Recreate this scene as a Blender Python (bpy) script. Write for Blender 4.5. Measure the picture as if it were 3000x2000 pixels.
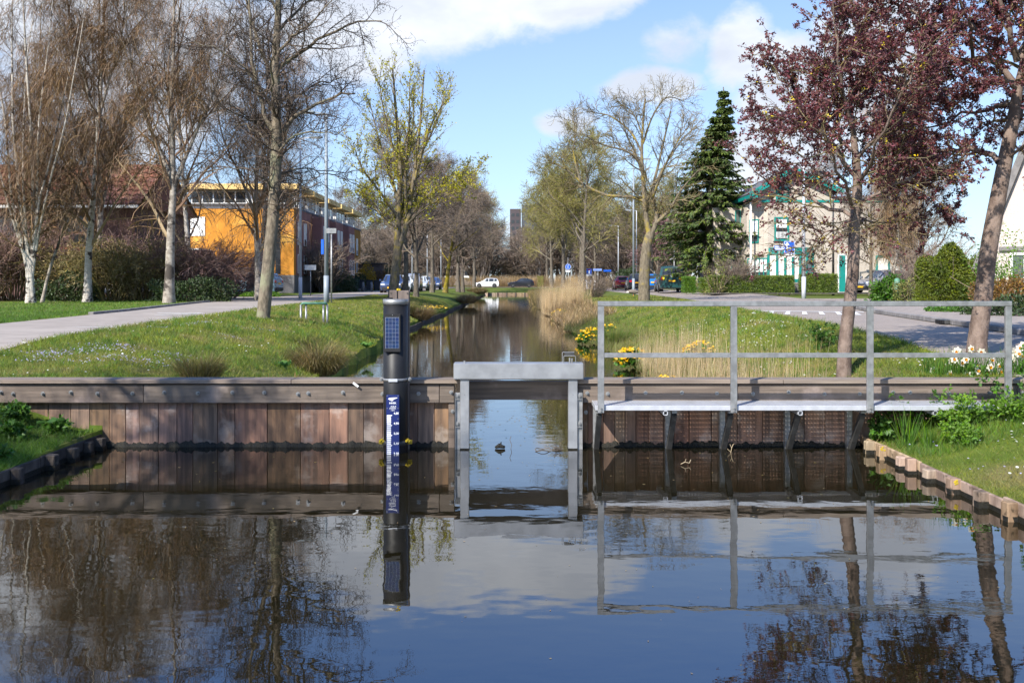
import bpy, bmesh, math, random
import numpy as np
from mathutils import Vector, Matrix

# ------------------------------------------------------------------ camera, sky, sun, exposure
scene = bpy.context.scene
for _o in list(bpy.data.objects):
    bpy.data.objects.remove(_o)
COL = scene.collection

FPX = 2750.0      # focal length in photograph pixels
EYE = 1.70        # eye height above the water
HOR = 828.0       # horizon row in the photograph
G = 0.88          # street level above the water

cam_d = bpy.data.cameras.new('camera')
cam = bpy.data.objects.new('camera', cam_d)
COL.objects.link(cam)
cam.location = (0, 0, EYE)
cam.rotation_euler = (math.radians(90), 0, 0)
cam_d.sensor_width = 36.0
cam_d.lens = 36.0 * FPX / 3000.0
cam_d.shift_y = -(1000.0 - HOR) / 3000.0
cam_d.clip_start = 0.05
cam_d.clip_end = 4000
scene.camera = cam

SUN_AZ, SUN_EL = math.radians(36), math.radians(39)     # sun behind the viewer, to the left
SUN = Vector((-math.sin(SUN_AZ) * math.cos(SUN_EL), -math.cos(SUN_AZ) * math.cos(SUN_EL), math.sin(SUN_EL)))
sl = bpy.data.lights.new('sun', 'SUN')
sl.energy = 5.0
sl.angle = math.radians(0.53)
sl.color = (1.0, 0.945, 0.86)
so = bpy.data.objects.new('sun', sl)
COL.objects.link(so)
so.rotation_euler = SUN.to_track_quat('Z', 'Y').to_euler()

scene.view_settings.view_transform = 'Standard'
scene.view_settings.look = 'None'
scene.view_settings.exposure = 0.95
scene.view_settings.gamma = 1.0
scene.view_settings.use_curve_mapping = False
scene.cycles.max_bounces = 6
scene.cycles.transparent_max_bounces = 8
scene.cycles.use_adaptive_sampling = True
scene.cycles.adaptive_threshold = 0.02


class NT:
    """small helper for node trees"""
    def __init__(self, tree):
        self.t = tree
        self.n = tree.nodes
        self.l = tree.links

    def node(self, typ, **kw):
        nd = self.n.new(typ)
        for k, v in kw.items():
            setattr(nd, k, v)
        return nd

    def set(self, sock, v):
        if isinstance(v, bpy.types.NodeSocket):
            self.l.new(v, sock)
        else:
            sock.default_value = v

    def math(self, op, a, b=0.0, c=0.0, clamp=False):
        nd = self.node('ShaderNodeMath', operation=op, use_clamp=clamp)
        self.set(nd.inputs[0], a)
        self.set(nd.inputs[1], b)
        if op in ('MULTIPLY_ADD', 'SMOOTH_MIN', 'SMOOTH_MAX'):
            self.set(nd.inputs[2], c)
        return nd.outputs[0]

    def mix(self, fac, a, b, blend='MIX'):
        nd = self.node('ShaderNodeMix', data_type='RGBA', blend_type=blend)
        self.set(nd.inputs[0], fac)
        self.set(nd.inputs[6], a if isinstance(a, bpy.types.NodeSocket) else (*a[:3], 1))
        self.set(nd.inputs[7], b if isinstance(b, bpy.types.NodeSocket) else (*b[:3], 1))
        return nd.outputs[2]

    def smooth(self, x, lo, hi, tlo=0.0, thi=1.0):
        nd = self.node('ShaderNodeMapRange', interpolation_type='SMOOTHSTEP')
        self.set(nd.inputs[0], x)
        self.set(nd.inputs[1], lo)
        self.set(nd.inputs[2], hi)
        self.set(nd.inputs[3], tlo)
        self.set(nd.inputs[4], thi)
        return nd.outputs[0]

    def noise(self, vec, scale, detail=4.0, rough=0.55, dist=0.0):
        nd = self.node('ShaderNodeTexNoise')
        if vec is not None:
            self.l.new(vec, nd.inputs['Vector'])
        nd.inputs['Scale'].default_value = scale
        nd.inputs['Detail'].default_value = detail
        nd.inputs['Roughness'].default_value = rough
        nd.inputs['Distortion'].default_value = dist
        return nd.outputs[0]

    def mapping(self, vec, scale=(1, 1, 1), rot=(0, 0, 0), loc=(0, 0, 0)):
        nd = self.node('ShaderNodeMapping')
        self.l.new(vec, nd.inputs[0])
        nd.inputs['Location'].default_value = loc
        nd.inputs['Rotation'].default_value = rot
        nd.inputs['Scale'].default_value = scale
        return nd.outputs[0]


def build_world():
    w = bpy.data.worlds.new('World')
    scene.world = w
    w.use_nodes = True
    t = NT(w.node_tree)
    t.n.clear()
    out = t.node('ShaderNodeOutputWorld')
    bg = t.node('ShaderNodeBackground')
    bg.inputs['Strength'].default_value = 0.100
    sky = t.node('ShaderNodeTexSky', sky_type='NISHITA')
    sky.sun_disc = False
    sky.sun_elevation = SUN_EL
    sky.sun_rotation = math.pi + SUN_AZ
    sky.air_density = 1.0
    sky.dust_density = 0.6
    sky.ozone_density = 1.6
    tc = t.node('ShaderNodeTexCoord')
    d = tc.outputs['Generated']
    sep = t.node('ShaderNodeSeparateXYZ')
    t.l.new(d, sep.inputs[0])
    x, y, z = sep.outputs
    # cloud deck: direction projected on a flat layer high above, so clouds flatten towards the horizon
    zc = t.math('MAXIMUM', t.math('ADD', z, 0.06), 0.02)
    comb = t.node('ShaderNodeCombineXYZ')
    t.l.new(t.math('DIVIDE', x, zc), comb.inputs[0])
    t.l.new(t.math('DIVIDE', y, zc), comb.inputs[1])
    n_big = t.noise(t.mapping(comb.outputs[0], (0.42, 0.30, 1), loc=(3.1, 1.7, 0)), 1.0, 3, 0.5)
    n_det = t.noise(t.mapping(d, (1, 1, 1.7)), 9.0, 7, 0.6, 0.35)
    n_fine = t.noise(t.mapping(d, (1, 1, 1.5), loc=(5, 2, 1)), 24.0, 6, 0.6, 0.3)
    # cumulus banks in view: azimuth, elevation (rad), half sizes, weight
    az = t.math('ARCTAN2', x, y)
    el = t.math('ARCSINE', z)
    blobs = [(-0.10, 0.285, 0.16, 0.065, 1.0), (0.03, 0.300, 0.12, 0.042, 1.0), (-0.18, 0.245, 0.10, 0.06, 0.9), (-0.42, 0.24, 0.22, 0.14, 1.0), (0.285, 0.195, 0.060, 0.070, 1.4), (0.24, 0.235, 0.045, 0.05, 1.1),
             (0.37, 0.22, 0.09, 0.10, 1.0), (0.145, 0.205, 0.065, 0.022, 0.95), (0.06, 0.170, 0.04, 0.018, 0.8), (0.185, 0.245, 0.045, 0.03, 0.45),
             (0.03, 0.055, 0.05, 0.022, 0.8), (0.27, 0.12, 0.09, 0.05, 0.9), (-0.38, 0.05, 0.3, 0.05, 0.6),
             (0.60, 0.18, 0.12, 0.07, 0.9), (-0.85, 0.35, 0.3, 0.14, 1.0), (0.95, 0.40, 0.25, 0.12, 1.0)]
    acc = None
    for a, e, ra, re, wgt in blobs:
        da = t.math('DIVIDE', t.math('SUBTRACT', az, a), ra)
        de = t.math('DIVIDE', t.math('SUBTRACT', el, e), re)
        r2 = t.math('ADD', t.math('MULTIPLY', da, da), t.math('MULTIPLY', de, de))
        v = t.math('MULTIPLY', t.math('SUBTRACT', 1.0, r2), wgt)
        v = t.math('MAXIMUM', v, -1.0)
        acc = v if acc is None else t.math('MAXIMUM', acc, v)
    field = t.math('ADD', acc, t.math('MULTIPLY', t.math('SUBTRACT', n_det, 0.5), 1.9))
    field = t.math('ADD', field, t.math('MULTIPLY', t.math('SUBTRACT', n_fine, 0.5), 0.8))
    m1 = t.smooth(field, 0.05, 0.75)
    away = t.smooth(t.math('ADD', t.math('MULTIPLY', y, -1.0), z), -0.40, 0.1)
    field2 = t.math('ADD', n_big, t.math('MULTIPLY', t.math('SUBTRACT', n_det, 0.5), 0.30))
    m2 = t.math('MULTIPLY', t.smooth(field2, 0.52, 0.68), away)
    m = t.math('MAXIMUM', m1, m2)
    m = t.math('MULTIPLY', m, t.smooth(z, 0.0, 0.05))
    # cloud body: sunlit white with soft grey undersides
    shade = t.smooth(t.math('ADD', t.math('MULTIPLY', t.noise(t.mapping(d, (1, 1, 2.2), loc=(2, 7, 3)), 5.0, 5, 0.55, 0.2), 1.0), t.math('MULTIPLY', field, 0.10)), 0.38, 0.70)
    cl = t.mix(shade, (5.7, 5.9, 6.3), (4.0, 4.3, 4.9))
    haze = t.smooth(z, -0.02, 0.30)
    tint = t.mix(haze, (0.74, 0.84, 1.04), (0.98, 0.97, 1.08))
    tint = t.mix(t.smooth(z, 0.24, 0.46), tint, (0.60, 1.04, 1.66))
    base = t.mix(1.0, sky.outputs[0], tint, 'MULTIPLY')
    veil = t.mix(t.smooth(z, 0.02, 0.4, 0.30, 0.06), base, (3.2, 4.5, 6.2))
    col = t.mix(t.math('MULTIPLY', m, 0.93), veil, cl)
    t.l.new(col, bg.inputs[0])
    t.l.new(bg.outputs[0], out.inputs[0])


build_world()

# ------------------------------------------------------------------ helpers
R = math.radians


def at(px, py, Y):
    """world point that the photograph shows at (px, py), at distance Y"""
    return ((px - 1500.0) / FPX * Y, Y, EYE - (py - HOR) / FPX * Y)


def axx(px, Y):
    return (px - 1500.0) / FPX * Y


def azz(py, Y):
    return EYE - (py - HOR) / FPX * Y


def tag(o, label=None, cat=None, group=None, kind=None):
    if label:
        o['label'] = label
    if cat:
        o['category'] = cat
    if group:
        o['group'] = group
    if kind:
        o['kind'] = kind
    return o


def thing(name, label, cat, loc=(0, 0, 0), rz=0.0, group=None, scale=1.0):
    o = bpy.data.objects.new(name, None)
    COL.objects.link(o)
    o.location = loc
    o.rotation_euler = (0, 0, rz)
    o.scale = (scale,) * 3
    o.empty_display_size = 0.1
    return tag(o, label, cat, group)


def link(name, mesh, parent=None, loc=None, rot=None, scale=None):
    o = bpy.data.objects.new(name, mesh)
    COL.objects.link(o)
    if parent is not None:
        o.parent = parent
    if loc is not None:
        o.location = loc
    if rot is not None:
        o.rotation_euler = rot
    if scale is not None:
        o.scale = scale
    return o


def np_mesh(name, V, quads=None, tris=None, mat=None, smooth=True, mat_idx=None):
    V = np.asarray(V, dtype=np.float32).reshape(-1, 3)
    me = bpy.data.meshes.new(name)
    nq = 0 if quads is None else len(quads)
    nt = 0 if tris is None else len(tris)
    loops = []
    if nq:
        loops.append(np.asarray(quads, dtype=np.int32).reshape(-1))
    if nt:
        loops.append(np.asarray(tris, dtype=np.int32).reshape(-1))
    L = np.concatenate(loops) if loops else np.zeros(0, np.int32)
    me.vertices.add(len(V))
    me.vertices.foreach_set('co', V.reshape(-1))
    me.loops.add(len(L))
    me.loops.foreach_set('vertex_index', L)
    me.polygons.add(nq + nt)
    tot = np.concatenate([np.full(nq, 4, np.int32), np.full(nt, 3, np.int32)])
    start = np.concatenate([[0], np.cumsum(tot)[:-1]]).astype(np.int32) if len(tot) else tot
    me.polygons.foreach_set('loop_start', start)
    if len(tot):
        me.polygons.foreach_set('use_smooth', np.full(nq + nt, bool(smooth)))
    mats = mat if isinstance(mat, (list, tuple)) else [mat]
    for m in mats:
        if m is not None:
            me.materials.append(m)
    if mat_idx is not None:
        me.polygons.foreach_set('material_index', np.asarray(mat_idx, np.int32))
    me.update(calc_edges=True)
    return me


class MB:
    """collects simple shapes; build() links them as one mesh object"""
    def __init__(self):
        self.v = []
        self.q = []
        self.t = []
        self.n = 0

    def add(self, V, quads=(), tris=()):
        V = np.asarray(V, float).reshape(-1, 3)
        self.v.append(V)
        if len(quads):
            self.q.append(np.asarray(quads, int) + self.n)
        if len(tris):
            self.t.append(np.asarray(tris, int) + self.n)
        self.n += len(V)
        return self

    def box(self, x0, x1, y0, y1, z0, z1, b=0.0):
        if b <= 0:
            V = [(x, y, z) for z in (z0, z1) for y in (y0, y1) for x in (x0, x1)]
            Q = [(0, 2, 3, 1), (4, 5, 7, 6), (0, 1, 5, 4), (2, 6, 7, 3), (0, 4, 6, 2), (1, 3, 7, 5)]
            return self.add(V, Q)
        # chamfered box: every corner becomes three vertices
        c = [(x0, x1), (y0, y1), (z0, z1)]
        V = []
        idx = {}
        for i in (0, 1):
            for j in (0, 1):
                for k in (0, 1):
                    p = [c[0][i], c[1][j], c[2][k]]
                    s = [1 if i == 0 else -1, 1 if j == 0 else -1, 1 if k == 0 else -1]
                    for a in range(3):
                        q = [p[m] + (0 if m == a else s[m] * b) for m in range(3)]
                        idx[(i, j, k, a)] = len(V)
                        V.append(q)
        Q = []
        T = []
        for a in range(3):
            o1, o2 = (a + 1) % 3, (a + 2) % 3
            for s in (0, 1):
                f = []
                for u, w in ((0, 0), (1, 0), (1, 1), (0, 1)):
                    k = [0, 0, 0]
                    k[a] = s
                    k[o1] = u
                    k[o2] = w
                    f.append(idx[(*k, a)])
                Q.append(f if s else f[::-1])
        for a in range(3):
            o1, o2 = (a + 1) % 3, (a + 2) % 3
            for u in (0, 1):
                for w in (0, 1):
                    k0 = [0, 0, 0]
                    k0[o1] = u
                    k0[o2] = w
                    k1 = list(k0)
                    k1[a] = 1
                    f = [idx[(*k0, o1)], idx[(*k1, o1)], idx[(*k1, o2)], idx[(*k0, o2)]]
                    Q.append(f if (u ^ w) else f[::-1])
        for i in (0, 1):
            for j in (0, 1):
                for k in (0, 1):
                    f = [idx[(i, j, k, 0)], idx[(i, j, k, 1)], idx[(i, j, k, 2)]]
                    T.append(f if (i + j + k) % 2 else f[::-1])
        return self.add(V, Q, T)

    def cyl(self, p0, p1, r0, r1=None, s=12, caps=True):
        r1 = r0 if r1 is None else r1
        V, Q = tubes(np.array([[p0, p1]], float), np.array([[r0, r1]], float), s)
        if caps:
            n = len(V)
            V = np.vstack([V, [p0], [p1]])
            T = [(n, (i + 1) % s, i) for i in range(s)] + [(n + 1, s + i, s + (i + 1) % s) for i in range(s)]
            return self.add(V, Q, T)
        return self.add(V, Q)

    def tube(self, pts, r, s=8, caps=True):
        pts = np.asarray(pts, float)
        rr = np.broadcast_to(np.asarray(r, float), (len(pts),))
        V, Q = tubes(pts[None], rr[None], s)
        if caps:
            n = len(V)
            k = len(pts)
            V = np.vstack([V, pts[:1], pts[-1:]])
            T = [(n, (i + 1) % s, i) for i in range(s)] + [(n + 1, (k - 1) * s + i, (k - 1) * s + (i + 1) % s) for i in range(s)]
            return self.add(V, Q, T)
        return self.add(V, Q)

    def bar(self, p0, p1, w, h, up=(0, 0, 1)):
        """box of section w x h between two points"""
        p0, p1 = Vector(p0), Vector(p1)
        d = (p1 - p0).normalized()
        u = Vector(up)
        s = d.cross(u)
        if s.length < 1e-5:
            s = d.cross(Vector((0, 1, 0)))
        s.normalize()
        u = s.cross(d).normalized()
        V = []
        for p in (p0, p1):
            for a, b in ((-1, -1), (1, -1), (1, 1), (-1, 1)):
                V.append(p + s * (a * w / 2) + u * (b * h / 2))
        Q = [(3, 2, 1, 0), (4, 5, 6, 7), (0, 1, 5, 4), (1, 2, 6, 5), (2, 3, 7, 6), (3, 0, 4, 7)]
        return self.add([tuple(v) for v in V], Q)

    def prism(self, poly, axis, a0, a1):
        """extrude a convex-ish polygon (list of 2D points) along an axis between a0 and a1"""
        n = len(poly)
        V = []
        for a in (a0, a1):
            for (u, w) in poly:
                V.append((a, u, w) if axis == 0 else (u, a, w) if axis == 1 else (u, w, a))
        Q = [(i, (i + 1) % n, n + (i + 1) % n, n + i) for i in range(n)]
        T = [(0, i + 1, i) for i in range(1, n - 1)] + [(n, n + i, n + i + 1) for i in range(1, n - 1)]
        return self.add(V, Q, T)

    def quad(self, a, b, c, d):
        return self.add([a, b, c, d], [(0, 1, 2, 3)])

    def ball(self, c, r, su=10, sv=6, sc=(1, 1, 1)):
        V = [(c[0], c[1], c[2] - r * sc[2])]
        for j in range(1, sv):
            ph = math.pi * j / sv - math.pi / 2
            for i in range(su):
                th = 2 * math.pi * i / su
                V.append((c[0] + r * sc[0] * math.cos(ph) * math.cos(th), c[1] + r * sc[1] * math.cos(ph) * math.sin(th), c[2] + r * sc[2] * math.sin(ph)))
        V.append((c[0], c[1], c[2] + r * sc[2]))
        T = [(0, 1 + (i + 1) % su, 1 + i) for i in range(su)]
        Q = []
        for j in range(sv - 2):
            b0 = 1 + j * su
            b1 = b0 + su
            for i in range(su):
                Q.append((b0 + i, b0 + (i + 1) % su, b1 + (i + 1) % su, b1 + i))
        b = 1 + (sv - 2) * su
        n = len(V) - 1
        T += [(n, b + i, b + (i + 1) % su) for i in range(su)]
        return self.add(V, Q, T)

    def mesh(self, name, mat=None, smooth=False):
        return np_mesh(name, np.vstack(self.v), np.vstack(self.q) if self.q else None, np.vstack(self.t) if self.t else None, mat, smooth)

    def build(self, name, mat, parent=None, smooth=False, **kw):
        return link(name, self.mesh(name, mat, smooth), parent, **kw)


def tubes(P, Rr, S):
    """P (N,K,3) polylines, Rr (N,K) radii -> vertices and quads of S-sided tubes"""
    N, K, _ = P.shape
    T = np.empty_like(P)
    T[:, 1:-1] = P[:, 2:] - P[:, :-2]
    T[:, 0] = P[:, 1] - P[:, 0]
    T[:, -1] = P[:, -1] - P[:, -2]
    T /= np.linalg.norm(T, axis=2, keepdims=True) + 1e-9
    mean = P[:, -1] - P[:, 0]
    mean /= np.linalg.norm(mean, axis=1, keepdims=True) + 1e-9
    ref = np.where(np.abs(mean[:, 2:3]) > 0.8, np.array([[1.0, 0.13, 0.0]]), np.array([[0.05, 0.1, 1.0]]))[:, None, :]
    U = np.cross(np.broadcast_to(ref, T.shape), T)
    U /= np.linalg.norm(U, axis=2, keepdims=True) + 1e-9
    W = np.cross(T, U)
    if S == 2:
        V = np.stack([P - U * Rr[..., None], P + U * Rr[..., None]], axis=2)
        base = (np.arange(N)[:, None] * K + np.arange(K - 1)[None]) * 2
        Q = np.stack([base, base + 1, base + 3, base + 2], axis=2).reshape(-1, 4)
        return V.reshape(-1, 3), Q
    a = np.arange(S) / S * 2 * np.pi
    V = P[:, :, None] + Rr[:, :, None, None] * (U[:, :, None] * np.cos(a)[None, None, :, None] + W[:, :, None] * np.sin(a)[None, None, :, None])
    ring = (np.arange(N)[:, None] * K + np.arange(K - 1)[None])[:, :, None] * S
    i = np.arange(S)[None, None]
    j = (np.arange(S)[None, None] + 1) % S
    Q = np.stack([ring + i, ring + j, ring + S + j, ring + S + i], axis=3).reshape(-1, 4)
    return V.reshape(-1, 3), Q


def merge(parts):
    """list of (V, Q) -> one (V, Q)"""
    vs, qs, n = [], [], 0
    for V, Q in parts:
        vs.append(V)
        qs.append(np.asarray(Q) + n)
        n += len(V)
    return np.vstack(vs), np.vstack(qs)


def unit(v):
    return v / (np.linalg.norm(v, axis=-1, keepdims=True) + 1e-9)


def copy_thing(root, loc, rz, label, group=None, scale=1.0):
    """copy a thing with its parts and sub-parts (shared mesh data)"""
    r = root.copy()
    COL.objects.link(r)
    r.location = loc
    r.rotation_euler = (0, 0, rz)
    r.scale = (scale,) * 3 if not isinstance(scale, tuple) else scale
    r['label'] = label
    if group:
        r['group'] = group

    def rec(src, dst):
        for ch in CH.get(src.name, []):
            c = ch.copy()
            COL.objects.link(c)
            c.parent = dst
            rec(ch, c)
    rec(root, r)
    return r


CH = {}


def index_children():
    CH.clear()
    for o in bpy.data.objects:
        if o.parent:
            CH.setdefault(o.parent.name, []).append(o)

# ------------------------------------------------------------------ materials
MATS = {}


def nmat(name, c1, c2=None, scale=4.0, rough=0.8, bump=0.0, bscale=None, stretch=(1, 1, 1), metallic=0.0,
         spec=0.4, rnd=0.0, island=0.0, leaf=0.0, detail=5.0, lo=0.35, hi=0.65, c3=None, c3scale=1.0, c3lo=0.55, c3hi=0.7, coat=0.0, bdist=0.02):
    """general procedural surface: two colours mixed by stretched noise, optional third in patches, bump, per object or per leaf variation"""
    m = bpy.data.materials.new(name)
    m.use_nodes = True
    t = NT(m.node_tree)
    bs = t.n['Principled BSDF']
    tc = t.node('ShaderNodeTexCoord')
    vec = tc.outputs['Object']
    if rnd:
        oi = t.node('ShaderNodeObjectInfo')
        vv = t.node('ShaderNodeVectorMath', operation='ADD')
        t.l.new(vec, vv.inputs[0])
        sc = t.node('ShaderNodeVectorMath', operation='SCALE')
        sc.inputs[0].default_value = (13.0, 7.0, 5.0)
        t.l.new(oi.outputs['Random'], sc.inputs['Scale'])
        t.l.new(sc.outputs[0], vv.inputs[1])
        vec = vv.outputs[0]
    mv = t.mapping(vec, stretch)
    col = None
    n1 = t.noise(mv, scale, detail)
    if c2 is None:
        c2 = tuple(c * 0.75 for c in c1)
    col = t.mix(t.smooth(n1, lo, hi), c1, c2)
    if c3 is not None:
        n3 = t.noise(t.mapping(vec, (1, 1, 1), loc=(4.2, 1.3, 7.7)), c3scale, 5, 0.6)
        col = t.mix(t.smooth(n3, c3lo, c3hi), col, c3)
    if rnd or island:
        hs = t.node('ShaderNodeHueSaturation')
        t.l.new(col, hs.inputs['Color'])
        if rnd:
            r = oi.outputs['Random']
            amp = rnd
        else:
            r = t.node('ShaderNodeNewGeometry').outputs['Random Per Island']
            amp = island
        t.l.new(t.math('MULTIPLY_ADD', r, 2 * amp, 1.0 - amp), hs.inputs['Value'])
        r2 = t.math('FRACT', t.math('MULTIPLY', r, 37.7))
        t.l.new(t.math('MULTIPLY_ADD', r2, amp * 0.08, 0.5 - amp * 0.04), hs.inputs['Hue'])
        r3 = t.math('FRACT', t.math('MULTIPLY', r, 91.3))
        t.l.new(t.math('MULTIPLY_ADD', r3, amp * 0.8, 1.0 - amp * 0.5), hs.inputs['Saturation'])
        col = hs.outputs[0]
    t.l.new(col, bs.inputs['Base Color'])
    bs.inputs['Roughness'].default_value = rough
    bs.inputs['Metallic'].default_value = metallic
    bs.inputs['Specular IOR Level'].default_value = spec
    if coat:
        bs.inputs['Coat Weight'].default_value = coat
        bs.inputs['Coat Roughness'].default_value = 0.05
    if bump:
        nb = t.noise(mv, bscale or scale * 3, 6, 0.65)
        b = t.node('ShaderNodeBump')
        b.inputs['Strength'].default_value = bump
        b.inputs['Distance'].default_value = bdist
        t.l.new(nb, b.inputs['Height'])
        t.l.new(b.outputs[0], bs.inputs['Normal'])
    if leaf:
        out = t.n['Material Output']
        tr = t.node('ShaderNodeBsdfTranslucent')
        t.l.new(col, tr.inputs[0])
        ms = t.node('ShaderNodeMixShader')
        ms.inputs[0].default_value = leaf
        t.l.new(bs.outputs[0], ms.inputs[1])
        t.l.new(tr.outputs[0], ms.inputs[2])
        t.l.new(ms.outputs[0], out.inputs[0])
    MATS[name] = m
    return m


def brick_mat(name, c1, c2, mortar, bw=0.21, bh=0.0625, ms=0.012, axis='xz', dirt=0.25):
    m = bpy.data.materials.new(name)
    m.use_nodes = True
    t = NT(m.node_tree)
    bs = t.n['Principled BSDF']
    tc = t.node('ShaderNodeTexCoord')
    sep = t.node('ShaderNodeSeparateXYZ')
    t.l.new(tc.outputs['Object'], sep.inputs[0])
    cb = t.node('ShaderNodeCombineXYZ')
    if axis == 'xz':
        t.l.new(t.math('ADD', sep.outputs[0], sep.outputs[1]), cb.inputs[0])
        t.l.new(sep.outputs[2], cb.inputs[1])
    else:
        t.l.new(sep.outputs[0], cb.inputs[0])
        t.l.new(sep.outputs[1], cb.inputs[1])
    br = t.node('ShaderNodeTexBrick')
    t.l.new(cb.outputs[0], br.inputs['Vector'])
    br.inputs['Color1'].default_value = (*c1, 1)
    br.inputs['Color2'].default_value = (*c2, 1)
    br.inputs['Mortar'].default_value = (*mortar, 1)
    br.inputs['Scale'].default_value = 1.0
    br.inputs['Mortar Size'].default_value = ms
    br.inputs['Brick Width'].default_value = bw
    br.inputs['Row Height'].default_value = bh
    n = t.noise(tc.outputs['Object'], 0.8, 6, 0.6)
    col = t.mix(t.smooth(n, 0.35, 0.75, 0.0, dirt), br.outputs[0], tuple(c * 0.5 for c in c1))
    t.l.new(col, bs.inputs['Base Color'])
    bs.inputs['Roughness'].default_value = 0.9
    b = t.node('ShaderNodeBump')
    b.inputs['Strength'].default_value = 0.4
    b.inputs['Distance'].default_value = 0.01
    t.l.new(br.outputs['Fac'], b.inputs['Height'])
    b.invert = True
    t.l.new(b.outputs[0], bs.inputs['Normal'])
    MATS[name] = m
    return m


def water_mat():
    m = bpy.data.materials.new('canal water')
    m.use_nodes = True
    t = NT(m.node_tree)
    bs = t.n['Principled BSDF']
    tc = t.node('ShaderNodeTexCoord')
    v = tc.outputs['Object']
    n = t.noise(v, 0.35, 4)
    t.l.new(t.mix(t.smooth(n, 0.3, 0.7), (0.0065, 0.0055, 0.0022), (0.010, 0.008, 0.0032)), bs.inputs['Base Color'])
    bs.inputs['Roughness'].default_value = 0.0
    bs.inputs['IOR'].default_value = 2.2
    bs.inputs['Specular IOR Level'].default_value = 0.5
    # low ripples: broad swell, wind wavelets in patches
    w1 = t.noise(t.mapping(v, (1.0, 1.5, 1)), 2.2, 2, 0.5)
    w2 = t.noise(t.mapping(v, (0.8, 1.8, 1), rot=(0, 0, 0.25)), 9.0, 3, 0.55)
    patch = t.smooth(t.noise(t.mapping(v, (0.35, 0.6, 1), loc=(2, 5, 0)), 0.9, 3), 0.42, 0.66, 0.15, 1.0)
    h = t.math('ADD', t.math('MULTIPLY', w1, 0.9), t.math('MULTIPLY', t.math('MULTIPLY', w2, patch), 0.25))
    b = t.node('ShaderNodeBump')
    b.inputs['Strength'].default_value = 1.0
    b.inputs['Distance'].default_value = 0.0021
    t.l.new(h, b.inputs['Height'])
    t.l.new(b.outputs[0], bs.inputs['Normal'])
    MATS['water'] = m
    return m


def bark_mat(name, c1, c2, c3=None, stretch=(1, 1, 0.35), scale=14.0, bump=0.8, c3lo=0.55, c3hi=0.68, c3scale=1.4):
    return nmat(name, c1, c2, scale=scale, rough=0.95, bump=bump, bscale=scale * 1.6, stretch=stretch, spec=0.15, c3=c3, c3scale=c3scale, c3lo=c3lo, c3hi=c3hi, bdist=0.03)


water_mat()
nmat('lawn', (0.098, 0.128, 0.020), (0.066, 0.098, 0.014), scale=1.3, rough=0.95, bump=0.5, bscale=40, spec=0.1, c3=(0.135, 0.115, 0.050), c3scale=0.8, c3lo=0.48, c3hi=0.70)
nmat('blade', (0.205, 0.232, 0.025), (0.130, 0.172, 0.019), scale=0.9, rough=0.7, spec=0.25, island=0.45, leaf=0.35, c3=(0.27, 0.225, 0.070), c3scale=0.9, c3lo=0.46, c3hi=0.68)
nmat('lush blade', (0.120, 0.220, 0.018), (0.075, 0.155, 0.015), scale=0.9, rough=0.6, spec=0.3, island=0.45, leaf=0.4)
nmat('dry blade', (0.36, 0.26, 0.13), (0.24, 0.155, 0.07), scale=3, rough=0.8, spec=0.2, island=0.4, leaf=0.25)
nmat('rush', (0.33, 0.225, 0.095), (0.20, 0.165, 0.055), scale=2.5, rough=0.8, spec=0.2, island=0.45, leaf=0.25)
nmat('rush green', (0.145, 0.180, 0.038), (0.21, 0.175, 0.065), scale=2.5, rough=0.8, spec=0.2, island=0.4, leaf=0.25)
nmat('reed', (0.55, 0.415, 0.235), (0.42, 0.30, 0.16), scale=3, rough=0.85, spec=0.15, island=0.35, leaf=0.2)
nmat('leaf green', (0.075, 0.17, 0.018), (0.05, 0.12, 0.015), scale=2, rough=0.5, spec=0.35, island=0.35, leaf=0.4)
nmat('leaf bright', (0.15, 0.27, 0.022), (0.10, 0.21, 0.02), scale=2, rough=0.55, spec=0.3, island=0.3, leaf=0.45)
nmat('leaf hedge', (0.140, 0.195, 0.018), (0.085, 0.135, 0.014), scale=2, rough=0.5, spec=0.35, island=0.5, leaf=0.3)
nmat('leaf dark', (0.028, 0.05, 0.014), (0.045, 0.07, 0.018), scale=2, rough=0.5, spec=0.4, island=0.5, leaf=0.2)
nmat('leaf thuja', (0.125, 0.150, 0.014), (0.07, 0.10, 0.012), scale=1.5, rough=0.7, spec=0.2, island=0.45, leaf=0.25)
nmat('bud olive', (0.270, 0.255, 0.034), (0.20, 0.20, 0.03), scale=1, rough=0.7, spec=0.2, island=0.4, leaf=0.35)
nmat('leaf yellowgreen', (0.46, 0.40, 0.025), (0.34, 0.33, 0.025), scale=2, rough=0.6, spec=0.2, island=0.35, leaf=0.45)
nmat('leaf purple', (0.160, 0.044, 0.046), (0.095, 0.028, 0.033), scale=2, rough=0.5, spec=0.4, island=0.5, leaf=0.30)
nmat('leaf conifer', (0.105, 0.140, 0.026), (0.055, 0.088, 0.022), scale=0.8, rough=0.7, spec=0.2, island=0.5, leaf=0.2)
nmat('leaf bronze', (0.22, 0.115, 0.03), (0.14, 0.09, 0.03), scale=2, rough=0.6, spec=0.2, island=0.4, leaf=0.35)
nmat('blossom pink', (0.42, 0.25, 0.25), (0.28, 0.15, 0.15), scale=2, rough=0.7, spec=0.2, island=0.4, leaf=0.4)
nmat('forsythia', (0.55, 0.36, 0.02), (0.40, 0.24, 0.02), scale=2, rough=0.6, spec=0.2, island=0.3, leaf=0.4)
nmat('petal yellow', (0.80, 0.50, 0.01), (0.70, 0.40, 0.01), scale=6, rough=0.5, spec=0.3, island=0.2, leaf=0.35)
nmat('petal white', (0.85, 0.82, 0.68), (0.78, 0.74, 0.58), scale=6, rough=0.5, spec=0.2, island=0.1, leaf=0.35)
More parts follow.
